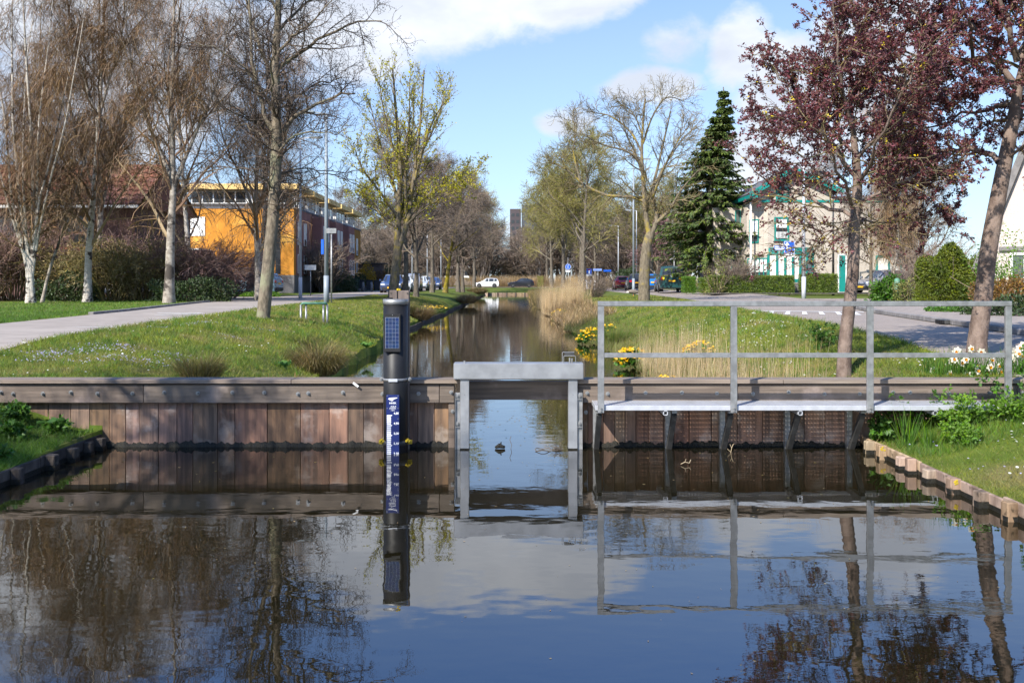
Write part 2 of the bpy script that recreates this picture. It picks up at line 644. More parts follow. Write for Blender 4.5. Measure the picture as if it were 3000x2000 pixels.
nmat('petal orange', (0.85, 0.42, 0.02), (0.75, 0.30, 0.01), scale=6, rough=0.5, spec=0.2, leaf=0.3)
nmat('petal violet', (0.30, 0.28, 0.46), (0.38, 0.36, 0.50), scale=6, rough=0.6, spec=0.2, island=0.3, leaf=0.3)
nmat('daisy', (0.62, 0.62, 0.56), (0.52, 0.52, 0.45), scale=6, rough=0.6, spec=0.2, leaf=0.3)

bark_mat('bark alder', (0.200, 0.165, 0.120), (0.110, 0.090, 0.066), c3=(0.20, 0.195, 0.125), c3scale=1.2, c3lo=0.52, c3hi=0.66)
bark_mat('bark plum', (0.20, 0.150, 0.122), (0.115, 0.082, 0.066), scale=9, stretch=(1, 1, 0.6), bump=1.0)
bark_mat('bark lichen', (0.175, 0.145, 0.100), (0.100, 0.082, 0.058), c3=(0.25, 0.190, 0.045), c3scale=1.8, c3lo=0.50, c3hi=0.66)
bark_mat('bark grey', (0.150, 0.128, 0.100), (0.085, 0.070, 0.055), c3=(0.17, 0.16, 0.10), c3scale=1.0)
bark_mat('bark lichen strong', (0.20, 0.155, 0.035), (0.13, 0.10, 0.045), c3=(0.26, 0.20, 0.02), c3scale=2.0, c3lo=0.42, c3hi=0.6)
nmat('bark birch', (0.50, 0.455, 0.39), (0.38, 0.335, 0.28), scale=5, rough=0.85, bump=0.5, stretch=(1, 1, 2.4), spec=0.2, c3=(0.055, 0.045, 0.038), c3scale=2.6, c3lo=0.54, c3hi=0.60)
nmat('bark birch grey', (0.34, 0.30, 0.25), (0.20, 0.17, 0.14), scale=5, rough=0.9, bump=0.6, stretch=(1, 1, 1.2), spec=0.2, c3=(0.06, 0.05, 0.042), c3scale=2.0, c3lo=0.50, c3hi=0.60)
nmat('twig brown', (0.185, 0.142, 0.108), (0.120, 0.092, 0.072), scale=1.2, rough=0.9, spec=0.15, island=0.35)
nmat('twig birch', (0.265, 0.170, 0.092), (0.175, 0.116, 0.072), scale=0.5, rough=0.9, spec=0.15, island=0.4)
nmat('twig alder', (0.115, 0.086, 0.066), (0.072, 0.055, 0.044), scale=1.2, rough=0.9, spec=0.15, island=0.35)
nmat('twig lichen', (0.190, 0.150, 0.070), (0.120, 0.092, 0.052), scale=1.2, rough=0.9, spec=0.15, island=0.35)
nmat('twig olive', (0.215, 0.180, 0.070), (0.155, 0.128, 0.058), scale=0.4, rough=0.9, spec=0.15, island=0.4)
nmat('twig grey', (0.135, 0.105, 0.082), (0.088, 0.068, 0.055), scale=0.4, rough=0.9, spec=0.15, island=0.4)
nmat('twig purple', (0.190, 0.115, 0.095), (0.135, 0.085, 0.072), scale=0.6, rough=0.9, spec=0.15, island=0.4)
nmat('twig straw', (0.32, 0.225, 0.135), (0.22, 0.15, 0.09), scale=0.6, rough=0.9, spec=0.15, island=0.4)
nmat('lichen yellow', (0.50, 0.36, 0.03), (0.38, 0.30, 0.04), scale=8, rough=0.95, spec=0.1, island=0.3)
nmat('cone dark', (0.045, 0.032, 0.026), (0.03, 0.022, 0.018), scale=8, rough=0.9, spec=0.1, island=0.3)

# timber of the weir wall: grain along the plank, warm red brown weathering to grey
nmat('plank', (0.225, 0.130, 0.084), (0.112, 0.070, 0.050), scale=3.0, rough=0.72, bump=0.35, bscale=22, stretch=(7, 1, 0.55), spec=0.3, rnd=0.34, c3=(0.31, 0.245, 0.20), c3scale=3.2, c3lo=0.52, c3hi=0.72, bdist=0.006)
nmat('waling', (0.155, 0.120, 0.094), (0.095, 0.073, 0.058), scale=3.0, rough=0.75, bump=0.35, bscale=22, stretch=(0.5, 1, 8), spec=0.3, rnd=0.14, c3=(0.23, 0.18, 0.155), c3scale=2.4, c3lo=0.52, c3hi=0.75, bdist=0.006)
nmat('cap timber', (0.205, 0.162, 0.128), (0.135, 0.106, 0.086), scale=3.0, rough=0.75, bump=0.3, bscale=22, stretch=(0.5, 4, 8), spec=0.3, rnd=0.12, bdist=0.005)
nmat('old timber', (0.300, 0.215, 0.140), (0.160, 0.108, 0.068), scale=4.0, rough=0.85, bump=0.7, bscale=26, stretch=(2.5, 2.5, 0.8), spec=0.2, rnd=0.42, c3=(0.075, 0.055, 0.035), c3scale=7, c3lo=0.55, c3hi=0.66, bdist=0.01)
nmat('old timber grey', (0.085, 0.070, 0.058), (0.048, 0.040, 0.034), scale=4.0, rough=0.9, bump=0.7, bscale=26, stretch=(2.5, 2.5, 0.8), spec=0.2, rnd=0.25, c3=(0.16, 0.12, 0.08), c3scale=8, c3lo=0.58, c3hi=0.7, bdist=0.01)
nmat('pile timber', (0.17, 0.135, 0.115), (0.10, 0.08, 0.07), scale=4.0, rough=0.85, bump=0.5, bscale=26, stretch=(5, 5, 0.5), spec=0.2, bdist=0.006)
nmat('algae', (0.008, 0.008, 0.006), (0.016, 0.014, 0.008), scale=30, rough=0.55, bump=0.8, bscale=60, spec=0.3)
nmat('moss yellow', (0.42, 0.30, 0.02), (0.28, 0.22, 0.04), scale=20, rough=0.95, bump=0.8, bscale=60, spec=0.1)

nmat('galvanised', (0.31, 0.31, 0.305), (0.205, 0.205, 0.20), scale=14, rough=0.42, bump=0.05, bscale=60, metallic=0.55, spec=0.5, lo=0.3, hi=0.7)
nmat('aluminium', (0.50, 0.51, 0.53), (0.42, 0.43, 0.45), scale=8, rough=0.42, metallic=0.35, spec=0.5)
nmat('stainless', (0.37, 0.37, 0.37), (0.27, 0.27, 0.27), scale=4, rough=0.38, metallic=0.6, spec=0.5, bump=0.03, bscale=30)
nmat('dark steel', (0.060, 0.060, 0.058), (0.035, 0.035, 0.034), scale=10, rough=0.6, metallic=0.3, spec=0.4)
nmat('pole paint', (0.23, 0.26, 0.285), (0.18, 0.21, 0.23), scale=3, rough=0.5, spec=0.4, stretch=(1, 1, 0.3))
nmat('pole white', (0.44, 0.46, 0.49), (0.36, 0.38, 0.41), scale=3, rough=0.5, spec=0.4, stretch=(1, 1, 0.3))
nmat('black plastic', (0.008, 0.008, 0.009), (0.013, 0.013, 0.014), scale=5, rough=0.5, spec=0.3)
nmat('plate blue', (0.006, 0.014, 0.095), (0.008, 0.018, 0.11), scale=3, rough=0.3, spec=0.5)
nmat('sign blue', (0.01, 0.10, 0.52), (0.01, 0.09, 0.46), scale=3, rough=0.35, spec=0.5)
nmat('sign pale blue', (0.16, 0.24, 0.50), (0.14, 0.20, 0.44), scale=3, rough=0.45, spec=0.4)
nmat('sign white', (0.80, 0.80, 0.80), (0.74, 0.74, 0.74), scale=4, rough=0.4, spec=0.4)
nmat('solar cell', (0.006, 0.018, 0.062), (0.008, 0.024, 0.085), scale=40, rough=0.4, spec=0.35, rnd=0.2)
nmat('solar grid', (0.30, 0.33, 0.40), (0.26, 0.30, 0.36), scale=20, rough=0.5, spec=0.3)

nmat('asphalt', (0.290, 0.252, 0.218), (0.245, 0.212, 0.184), scale=2.2, rough=0.9, bump=0.25, bscale=90, spec=0.2, c3=(0.330, 0.288, 0.250), c3scale=0.5, c3lo=0.5, c3hi=0.75, bdist=0.006)
brick_mat('road brick', (0.305, 0.250, 0.205), (0.240, 0.198, 0.165), (0.15, 0.126, 0.106), 0.21, 0.105, 0.008, 'xy', dirt=0.35)
brick_mat('pavement tile', (0.285, 0.238, 0.200), (0.235, 0.196, 0.166), (0.12, 0.108, 0.10), 0.30, 0.30, 0.008, 'xy', dirt=0.3)
nmat('kerb concrete', (0.215, 0.20, 0.19), (0.15, 0.14, 0.135), scale=5, rough=0.9, bump=0.3, bscale=40, spec=0.2, rnd=0.15)
nmat('road paint', (0.62, 0.61, 0.58), (0.42, 0.41, 0.39), scale=6, rough=0.8, spec=0.2, lo=0.45, hi=0.7)

brick_mat('brick cream', (0.52, 0.455, 0.375), (0.45, 0.39, 0.32), (0.29, 0.25, 0.21), 0.21, 0.0625, 0.011, dirt=0.12)
brick_mat('brick pale', (0.50, 0.425, 0.385), (0.465, 0.395, 0.36), (0.40, 0.335, 0.305), 0.21, 0.0625, 0.007, dirt=0.06)
brick_mat('brick red', (0.135, 0.060, 0.050), (0.105, 0.048, 0.042), (0.085, 0.055, 0.05), 0.22, 0.065, 0.012)
brick_mat('brick grey', (0.105, 0.100, 0.100), (0.075, 0.072, 0.074), (0.17, 0.16, 0.155), 0.22, 0.065, 0.014)
nmat('render orange', (0.50, 0.218, 0.034), (0.42, 0.176, 0.028), scale=1.6, rough=0.9, bump=0.2, bscale=40, spec=0.15, c3=(0.54, 0.29, 0.06), c3scale=0.7)
nmat('render mauve', (0.27, 0.135, 0.115), (0.235, 0.115, 0.10), scale=1.0, rough=0.9, spec=0.15)
nmat('render ochre', (0.33, 0.165, 0.035), (0.28, 0.14, 0.03), scale=1.0, rough=0.9, spec=0.15)
nmat('fascia yellow', (0.72, 0.50, 0.20), (0.66, 0.45, 0.17), scale=1.0, rough=0.7, spec=0.2)
nmat('roof felt', (0.12, 0.12, 0.13), (0.09, 0.09, 0.10), scale=2, rough=0.9)
nmat('roof tile', (0.22, 0.092, 0.058), (0.155, 0.066, 0.044), scale=3, rough=0.8, spec=0.25, rnd=0.22)
nmat('roof tile bright', (0.52, 0.16, 0.06), (0.45, 0.13, 0.05), scale=3, rough=0.75, spec=0.25, rnd=0.15)
nmat('teal paint', (0.006, 0.200, 0.170), (0.005, 0.175, 0.150), scale=2, rough=0.45, spec=0.45)
nmat('white paint', (0.78, 0.77, 0.74), (0.72, 0.71, 0.68), scale=2, rough=0.5, spec=0.3)
nmat('blind', (0.74, 0.71, 0.63), (0.69, 0.66, 0.585), scale=0.8, rough=0.8, spec=0.2, stretch=(4, 4, 0.3))
nmat('dark frame', (0.05, 0.045, 0.045), (0.035, 0.032, 0.032), scale=2, rough=0.5, spec=0.4)
nmat('glass dark', (0.022, 0.026, 0.030), (0.035, 0.038, 0.040), scale=0.6, rough=0.06, spec=0.6)
nmat('glass green', (0.05, 0.07, 0.065), (0.08, 0.10, 0.09), scale=0.6, rough=0.06, spec=0.6)
nmat('wood boards', (0.115, 0.085, 0.075), (0.085, 0.062, 0.055), scale=2, rough=0.85, stretch=(1, 1, 6), rnd=0.15)
nmat('tower dark', (0.070, 0.055, 0.060), (0.055, 0.045, 0.05), scale=0.08, rough=0.9)
nmat('tower slate', (0.075, 0.08, 0.09), (0.06, 0.064, 0.074), scale=0.08, rough=0.9)
nmat('block grey', (0.20, 0.17, 0.155), (0.17, 0.145, 0.13), scale=0.1, rough=0.9)

nmat('tyre', (0.014, 0.014, 0.015), (0.02, 0.02, 0.02), scale=8, rough=0.85, spec=0.2)
nmat('rim', (0.42, 0.43, 0.45), (0.30, 0.31, 0.33), scale=8, rough=0.35, metallic=0.8)
nmat('rim dark', (0.09, 0.09, 0.095), (0.06, 0.06, 0.065), scale=8, rough=0.4, metallic=0.6)
nmat('car trim', (0.018, 0.018, 0.02), (0.025, 0.025, 0.027), scale=8, rough=0.6)
nmat('tail lamp', (0.42, 0.008, 0.010), (0.32, 0.006, 0.008), scale=8, rough=0.25, coat=0.5)
nmat('head lamp', (0.62, 0.64, 0.66), (0.45, 0.47, 0.50), scale=8, rough=0.15, coat=0.5)
nmat('number plate', (0.80, 0.42, 0.01), (0.74, 0.38, 0.01), scale=8, rough=0.5)
nmat('sticker yellow', (0.72, 0.55, 0.02), (0.66, 0.50, 0.02), scale=8, rough=0.5)
for _n, _c in (('white', (0.78, 0.78, 0.78)), ('black', (0.008, 0.009, 0.016)), ('green', (0.012, 0.052, 0.052)), ('blue', (0.01, 0.15, 0.50)),
               ('red', (0.30, 0.006, 0.022)), ('grey', (0.20, 0.205, 0.225)), ('silver', (0.40, 0.43, 0.47)), ('navy', (0.025, 0.045, 0.115)),
               ('pale blue', (0.25, 0.40, 0.50)), ('anthracite', (0.05, 0.055, 0.065))):
    nmat('car ' + _n, _c, tuple(c * 0.93 for c in _c), scale=1.5, rough=0.28, spec=0.5, coat=0.8)
nmat('bin green', (0.02, 0.05, 0.035), (0.015, 0.04, 0.03), scale=4, rough=0.6)
nmat('bin black', (0.02, 0.022, 0.028), (0.015, 0.016, 0.02), scale=4, rough=0.6)
nmat('goose back', (0.20, 0.165, 0.135), (0.13, 0.105, 0.085), scale=30, rough=0.9, stretch=(1, 3, 1))
nmat('goose white', (0.75, 0.72, 0.68), (0.68, 0.65, 0.6), scale=20, rough=0.9)
nmat('goose bill', (0.70, 0.28, 0.06), (0.6, 0.22, 0.05), scale=20, rough=0.6)
nmat('bike green', (0.08, 0.22, 0.14), (0.12, 0.20, 0.15), scale=12, rough=0.6)
MT = MATS

# ------------------------------------------------------------------ ground, water, roads
def sstep(a, b, x):
    t = np.clip((x - a) / (b - a), 0, 1)
    return t * t * (3 - 2 * t)


CX0, CX1 = -3.6, 2.55       # upper canal
LX0, LX1 = -4.25, 3.62      # lower canal (viewer's side of the weir)
WY = 9.80                   # back of the weir wall
CYE = 131.0                 # far end of the canal


def canal_l(Y):
    Y = np.asarray(Y, float)
    return np.interp(Y, [9, 12, 17, 21, 34, 60, 130], [-3.0, -3.05, -3.15, -3.3, -3.75, -3.7, -3.75]) + 0.06 * np.sin(Y * 0.9) + 0.05 * np.sin(Y * 2.3)


def canal_r(Y):
    Y = np.asarray(Y, float)
    return CX1 - 0.35 * sstep(20, 34, Y) + 0.5 * sstep(60, 120, Y) + 0.10 * np.sin(Y * 0.7 + 1) + 0.06 * np.sin(Y * 1.9)


def gz(X, Y):
    """ground height"""
    X = np.asarray(X, float)
    Y = np.asarray(Y, float)
    base = np.full(np.broadcast(X, Y).shape, G) - 0.20 * (1 - sstep(9.8, 14.5, Y))
    base = base + 0.14 * sstep(12, 14.5, X) * sstep(45, 56, Y)
    # upper left bank
    dl = canal_l(Y) - X
    hl = 0.20 + 0.36 * sstep(0, 0.9, dl) + 0.33 * sstep(0.5, 2.9, dl)
    dr = X - canal_r(Y)
    hr = 0.10 + 0.30 * sstep(0, 1.0, dr) + 0.49 * sstep(0.6, 2.6, dr)
    up = np.where(X < -0.4, np.minimum(base, hl + 0.0), np.minimum(base, hr))
    up = np.minimum(base, up)
    far = np.minimum(base, 0.25 + 0.6 * sstep(CYE, CYE + 14, Y))
    up = np.where(Y > CYE, np.where(np.abs(X) < 30, np.maximum(far, np.minimum(up, far)), base), up)
    # lower banks near the viewer
    nl = LX0 - X
    nr = X - LX1
    lowl = 0.115 + 0.335 * sstep(0.1, 1.4, nl) + 0.2 * sstep(1.0, 4, nl) + 0.06 * sstep(7.5, 9.5, Y)
    lowr = 0.10 + 0.22 * sstep(0.1, 1.5, nr) + 0.10 * sstep(7.6, 9.6, Y) * sstep(0.2, 0.9, nr) + 0.3 * sstep(1.4, 5, nr)
    low = np.where(X < 0, lowl, lowr)
    z = np.where(Y < WY - 0.03, low, up)
    lawn = (np.abs(X) < 30)
    bump = 0.010 * np.sin(X * 1.3 + Y * 0.5 + 1.5 * np.sin(Y * 0.21)) + 0.006 * np.sin(X * 0.9 - Y * 1.1 + 2 + np.sin(X * 0.6))
    edge = np.clip(np.minimum(np.abs(dl), np.abs(dr)) / 0.6, 0, 1)
    flat = road_near(X, Y)
    z = z + np.where(lawn & (Y > WY), bump * edge * (1 - flat), 0) + np.where(Y < WY - 0.03, bump * 0.7, 0)
    return z


L_ROAD_R = [(-6.3, -30), (-6.4, 8), (-6.75, 12.4), (-7.3, 20), (-7.9, 31), (-8.3, 45), (-8.6, 60), (-8.8, 130), (-8.8, 150)]
L_ROAD_L = [(-9.6, -30), (-9.7, 8), (-9.8, 14), (-10.2, 19), (-11.0, 27), (-12.3, 36), (-13.4, 45), (-13.8, 60), (-13.9, 130), (-13.9, 150)]
R_ROAD_L = [(5.3, -30), (5.35, 8), (5.45, 11.5), (5.65, 14.5), (6.2, 19), (7.15, 32), (8.1, 45), (8.6, 60), (9.4, 100), (9.6, 150)]
R_ROAD_R = [(7.3, -30), (7.4, 8), (7.55, 12), (7.85, 14.5), (8.5, 18.6), (9.6, 25), (11.6, 33), (14.5, 38), (14.5, 60), (14.7, 100), (14.8, 150)]


def pl(poly, Y):
    a = np.array(poly)
    return np.interp(Y, a[:, 1], a[:, 0])


def road_near(X, Y):
    l = np.maximum(pl(L_ROAD_L, Y) - X, X - pl(L_ROAD_R, Y))
    r = np.maximum(pl(R_ROAD_L, Y) - X, X - 60)
    return 1 - sstep(0.0, 0.8, np.minimum(l, r))


def build_ground():
    xs = np.unique(np.round(np.concatenate([
        np.linspace(-700, -60, 18), np.linspace(-60, -22, 20), np.linspace(-22, -8, 36), np.linspace(-8, -3.9, 24),
        [LX0 - 0.001, LX0 + 0.012], np.linspace(-3.85, -1.4, 26), np.linspace(-1.35, 1.6, 8), np.linspace(1.6, 3.6, 22), [LX1 - 0.012, LX1 + 0.001],
        np.linspace(3.7, 8, 28), np.linspace(8, 22, 36), np.linspace(22, 60, 20), np.linspace(60, 700, 18)]), 4))
    ys = np.unique(np.round(np.concatenate([
        np.linspace(-60, 2, 20), np.linspace(2, 9.5, 26), [WY - 0.06, WY - 0.02, WY], np.linspace(9.9, 20, 46), np.linspace(20, 60, 80),
        np.linspace(60, 131, 50), [CYE - 0.02, CYE + 0.02], np.linspace(131.5, 180, 24), np.linspace(180, 1500, 24)]), 4))
    X, Y = np.meshgrid(xs, ys)
    Z = gz(X, Y)
    upper = (X > canal_l(Y)) & (X < canal_r(Y)) & (Y >= WY) & (Y < CYE)
    lower = (X > LX0) & (X < LX1) & (Y < WY - 0.001)
    Z = np.where(upper | lower, -0.8, Z)
    V = np.stack([X, Y, Z], -1).reshape(-1, 3)
    ny, nx = X.shape
    i = (np.arange(ny - 1)[:, None] * nx + np.arange(nx - 1)[None]).reshape(-1)
    Q = np.stack([i, i + 1, i + nx + 1, i + nx], 1)
    o = link('ground', np_mesh('ground', V, Q, mat=MT['lawn']))
    tag(o, 'mown spring grass ground on both canal banks', 'ground', kind='structure')
    wv = MB().quad((-14, -40, 0), (14, -40, 0), (14, CYE + 0.5, 0), (-14, CYE + 0.5, 0))
    o = wv.build('water', MT['water'])
    tag(o, 'still dark canal water reflecting sky and trees', 'water', kind='structure')


def strip(name, left, right, ys, dz, mat, label, kind='structure'):
    V = []
    for y in ys:
        xl, xr = pl(left, y), pl(right, y)
        for k in range(7):
            x = xl + (xr - xl) * k / 6
            V.append((x, y, base_z(x, y) + dz))
    n = len(ys)
    Q = [(j * 7 + k, j * 7 + k + 1, (j + 1) * 7 + k + 1, (j + 1) * 7 + k) for j in range(n - 1) for k in range(6)]
    o = link(name, np_mesh(name, V, Q, mat=mat, smooth=True))
    return tag(o, label, name.replace('_', ' ') if name in ('road', 'pavement') else 'road', kind=kind)


def base_z(x, y):
    return G - 0.20 * (1 - float(sstep(9.8, 14.5, y))) + 0.14 * float(sstep(12, 14.5, x)) * float(sstep(45, 56, y))


build_ground()
YS = [9.9, 10.4, 11, 11.5, 12, 12.5, 13, 13.7, 14.5, 16, 17.5, 19, 21, 23, 25, 27, 29, 31, 33, 35, 38, 41, 45, 50, 55, 60, 70, 80, 100, 130, 150]
strip('road', L_ROAD_L, L_ROAD_R, YS, 0.009, MT['asphalt'], 'pale asphalt street along the grass bank with the alder')
strip('road', R_ROAD_L, R_ROAD_R, YS, 0.009, MT['road brick'], 'grey brick street bending past the purple plum trees')
# side street to the left in front of the orange house, cross street at the canal end, right hand side street
o = MB().quad((-45, 46.5, G + 0.016), (-13.2, 46.5, G + 0.016), (-13.4, 53.5, G + 0.016), (-45, 53.5, G + 0.016)).build('road', MT['asphalt'])
tag(o, 'side street running past the orange house gable', 'road', kind='structure')
o = MB().quad((-60, 158, G + 0.016), (60, 158, G + 0.016), (60, 168, G + 0.016), (-60, 168, G + 0.016)).build('road', MT['asphalt'])
tag(o, 'cross street beyond the canal end under the two cars', 'road', kind='structure')
RIGHT_PAVE = [(9.4, -30), (9.6, 8), (10.2, 12), (10.7, 14.5), (11.6, 18.6), (12.9, 25), (15.2, 33), (40, 38.5), (60, 39)]
strip('pavement', [(x + 0.16, y) for x, y in R_ROAD_R], RIGHT_PAVE, [9.9, 10.4, 11, 11.5, 12, 12.5, 13, 13.7, 14.5, 16, 18.6, 21, 23, 25, 27, 29, 31, 33], 0.10, MT['pavement tile'], 'grey tiled pavement beside the bending brick street')
o = MB().quad((14.2, 39.5, G + 0.018), (60, 39.5, G + 0.018), (60, 47.5, G + 0.018), (14.2, 47.5, G + 0.018)).build('road', MT['road brick'])
tag(o, 'brick side street in front of the cream house lawn', 'road', kind='structure')
o = MB().quad((12.2, 57.6, 1.034), (40, 57.6, 1.034), (40, 59.6, 1.034), (12.2, 59.6, 1.034)).build('pavement', MT['pavement tile'])
tag(o, 'narrow pavement in front of the clipped hedges', 'pavement', kind='structure')


def kerb(poly, ys, label, off, h=0.11):
    root = thing('kerb', label, 'kerb')
    tag(root, kind='structure')
    dmax = 1.0
    pts = []
    y = ys[0]
    while y < ys[1]:
        pts.append((float(pl(poly, y)) + off, y))
        dx = float(pl(poly, y + 0.5)) - float(pl(poly, y))
        y += dmax / math.sqrt(1 + (dx / 0.5) ** 2)
    me = MB().box(-0.07, 0.07, 0.006, 0.994, -0.1, 0.0, 0.012).mesh('kerb_stone', MT['kerb concrete'])
    for a, b in zip(pts[:-1], pts[1:]):
        ln = math.hypot(b[0] - a[0], b[1] - a[1])
        link('kerb_stone', me, root, (a[0], a[1], base_z(a[0], a[1]) + h), (0, 0, -math.atan2(b[0] - a[0], b[1] - a[1])), (1, ln, 1))
    return root


kerb(R_ROAD_R, (9.95, 37), 'grey concrete kerb between the brick street and its pavement', 0.08)
kerb(L_ROAD_L, (24, 46), 'low concrete kerb on the far side of the asphalt street', -0.07, 0.07)
# gully under the kerb
gd = thing('street_drain', 'dark iron street drain set in the kerb', 'drain', at(2750, 948, 18.3))
gd.location = (8.42, 18.25, G + 0.02)
MB().box(-0.10, 0.14, -0.22, 0.22, 0.0, 0.085, 0.01).build('drain_box', MT['dark steel'], gd)
for k in range(4):
    MB().box(-0.115, -0.10, -0.18 + k * 0.095, -0.11 + k * 0.095, 0.015, 0.07).build('slot', MT['black plastic'], gd)

# painted teeth of the road hump, right street
hump = thing('hump_marking', 'white painted line with teeth across the brick street', 'marking', (0, 0, 0))
tag(hump, kind='structure')
za = G + 0.018
hp = [at(2195, 913.5, 0), at(2530, 917, 0)]
A = np.array([6.75, 26.6])
B = np.array([9.55, 25.5])
dirv = (B - A) / np.linalg.norm(B - A)
nrm = np.array([dirv[1], -dirv[0]])


def flatq(name, pts, parent, mat='road paint', z=za):
    MB().add([(p[0], p[1], z) for p in pts], [(0, 1, 2, 3)]).build(name, MT[mat], parent)


flatq('line', [A, B, B + nrm * -0.38, A + nrm * -0.38], hump)
nT = 7
for k in range(nT):
    p = A + (B - A) * (k + 0.3) / nT
    flatq('tooth', [p, p + dirv * 0.10, p + dirv * 0.30 + nrm * 2.3, p + dirv * 0.16 + nrm * 2.3], hump)
dm = thing('lane_marking', 'worn white dash painted on the asphalt street', 'marking')
tag(dm, kind='structure')
flatq('line', [(-8.35, 17.0), (-8.20, 17.0), (-7.2, 17.15), (-7.25, 17.02)], dm, z=G + 0.017)
cm = thing('lane_marking', 'worn white chevron painted near the alder trunk', 'marking')
tag(cm, kind='structure')
flatq('line', [(-8.9, 23.2), (-8.75, 23.2), (-8.05, 24.6), (-8.25, 24.6)], cm, z=G + 0.017)
flatq('line', [(-9.4, 25.0), (-9.4, 24.8), (-8.2, 24.72), (-8.2, 24.9)], cm, z=G + 0.017)

# ------------------------------------------------------------------ timber weir wall
rng = np.random.default_rng(11)
PY = 9.74        # plank face
WF = 9.66        # waling face
wall = thing('weir_wall', 'brown timber plank weir wall with bolted beam across the canal', 'weir wall', (0, PY, 0))


def wx(px, Y=PY):
    return (px - 1500.0) / FPX * Y


edges_l = [-1010, -930, -860, -780, -700, -630, -560, -480, -410, -330, -250, -180, -110, -45, 20, 82, 142, 207, 262, 320, 368, 408, 464, 518, 565, 637, 688, 783, 880, 965, 1020, 1065, 1121, 1180, 1224, 1273, 1315]
edges_r = [1707, 1722, 1745, 1768, 1800, 1831, 1863, 1902, 1944, 1975, 2019, 2085, 2160, 2233, 2301, 2357, 2417, 2491, 2560, 2640, 2710, 2790, 2860, 2940, 3010, 3090, 3160, 3230, 3310, 3390, 3460, 3540]
for E in (edges_l, edges_r):
    for a, b in zip(E[:-1], E[1:]):
        x0, x1 = wx(a) + 0.0022, wx(b) - 0.0022
        d = rng.uniform(-0.006, 0.006)
        MB().box(x0 - (x0 + x1) / 2, x1 - (x0 + x1) / 2, d, 0.055, -0.55, 0.66, 0.004).build('plank', MT['plank'], wall, loc=((x0 + x1) / 2, 0, 0))
# horizontal beams (front face at WF) and cap boards
for a, b in ((-1010, -300), (-299, 420), (420.8, 1287), (1288, 1331), (1693, 2162), (2163, 2980), (2981, 3540)):
    MB().box(wx(a, WF), wx(b, WF), WF - PY, -0.008, 0.462, 0.652, 0.006).build('beam', MT['waling'], wall)
for a, b in ((-1010, -80), (-79, 853), (854, 1352), (1690, 2295), (2296, 3100), (3101, 3540)):
    MB().box(wx(a, 9.63), wx(b, 9.63), 9.625 - PY, 0.13, 0.664, 0.708, 0.005).build('cap_board', MT['cap timber'], wall)
# end posts beside the sluice and inner frame
MB().box(wx(1315), wx(1333), -0.06, 0.06, -0.5, 0.455, 0.004).build('end_post', MT['waling'], wall)
MB().box(wx(1693), wx(1706), -0.06, 0.06, -0.5, 0.455, 0.004).build('end_post', MT['waling'], wall)
MB().box(-0.47, 0.61, 0.125, 0.185, 0.47, 0.668, 0.005).build('rear_beam', MT['waling'], wall)
# bolts with washers
bolt_me = None
bm_ = MB()
bm_.cyl((0, 0.0, 0), (0, -0.006, 0), 0.021, s=14)
bm_.cyl((0, -0.006, 0), (0, -0.020, 0), 0.014, s=6)
bm_.cyl((0, -0.020, 0), (0, -0.030, 0), 0.008, s=8)
bolt_me = bm_.mesh('bolt', MT['galvanised'])
for px in (3, 38, 127, 208, 286, 387, 482, 581, 680, 774, 872, 904, 1004, 1121, 1227, 1323, 1721, 1780, 1892, 1998, 2101, 2205, 2310, 2415, 2518, 2617, 2665, 2780, 2900, 2995):
    link('bolt', bolt_me, wall, (wx(px, WF) + rng.uniform(-.004, .004), WF - PY, 0.565 + rng.uniform(-.012, .012)), (0, rng.uniform(0, 1), 0))
for px, z in ((1327.5, 0.375), (1715, 0.365)):
    link('bolt', bolt_me, wall, (wx(px), -0.06, z))
# black algae fringe at the waterline
for x0, x1, off in ((wx(300), wx(1330), -0.012), (wx(1693), wx(2570), -0.012)):
    n = int((x1 - x0) / 0.012)
    xs = np.linspace(x0, x1, n)
    top = 0.046 + 0.008 * np.sin(xs * 7) + 0.008 * np.sin(xs * 37) + 0.007 * np.sin(xs * 83 + 1) + rng.uniform(-0.008, 0.008, n)
    V = np.concatenate([np.stack([xs, np.full(n, off - 0.012), np.full(n, -0.1)], 1), np.stack([xs, np.full(n, off - 0.014) + rng.uniform(-.004, .004, n), top * 0.6], 1), np.stack([xs, np.full(n, off + 0.004), top], 1)])
    i = np.arange(n - 1)
    Q = np.vstack([np.stack([i, i + 1, n + i + 1, n + i], 1), np.stack([n + i, n + i + 1, 2 * n + i + 1, 2 * n + i], 1)])
    link('algae_band', np_mesh('algae_band', V, Q, mat=MT['algae']), wall)
# white tag hanging from the beam near the gauge
tg = thing('metal_tag', 'small white metal tag hanging askew on the timber beam', 'tag', (wx(1043, 9.64), 9.622, 0.655))
MB().box(-0.035, 0.035, -0.004, 0.004, -0.011, 0.011, 0.002).build('plate', MT['white paint'], tg, rot=(0, R(38), 0))
MB().cyl((-0.026, -0.005, 0.019), (-0.026, 0.004, 0.019), 0.004, s=8).build('hole', MT['dark steel'], tg)

# ------------------------------------------------------------------ sluice frame
SY = 9.57
sl_ = thing('sluice_frame', 'galvanised steel sluice frame standing in the gap of the timber wall', 'sluice', (0, SY, 0))


def sx(px):
    return (px - 1500.0) / FPX * SY


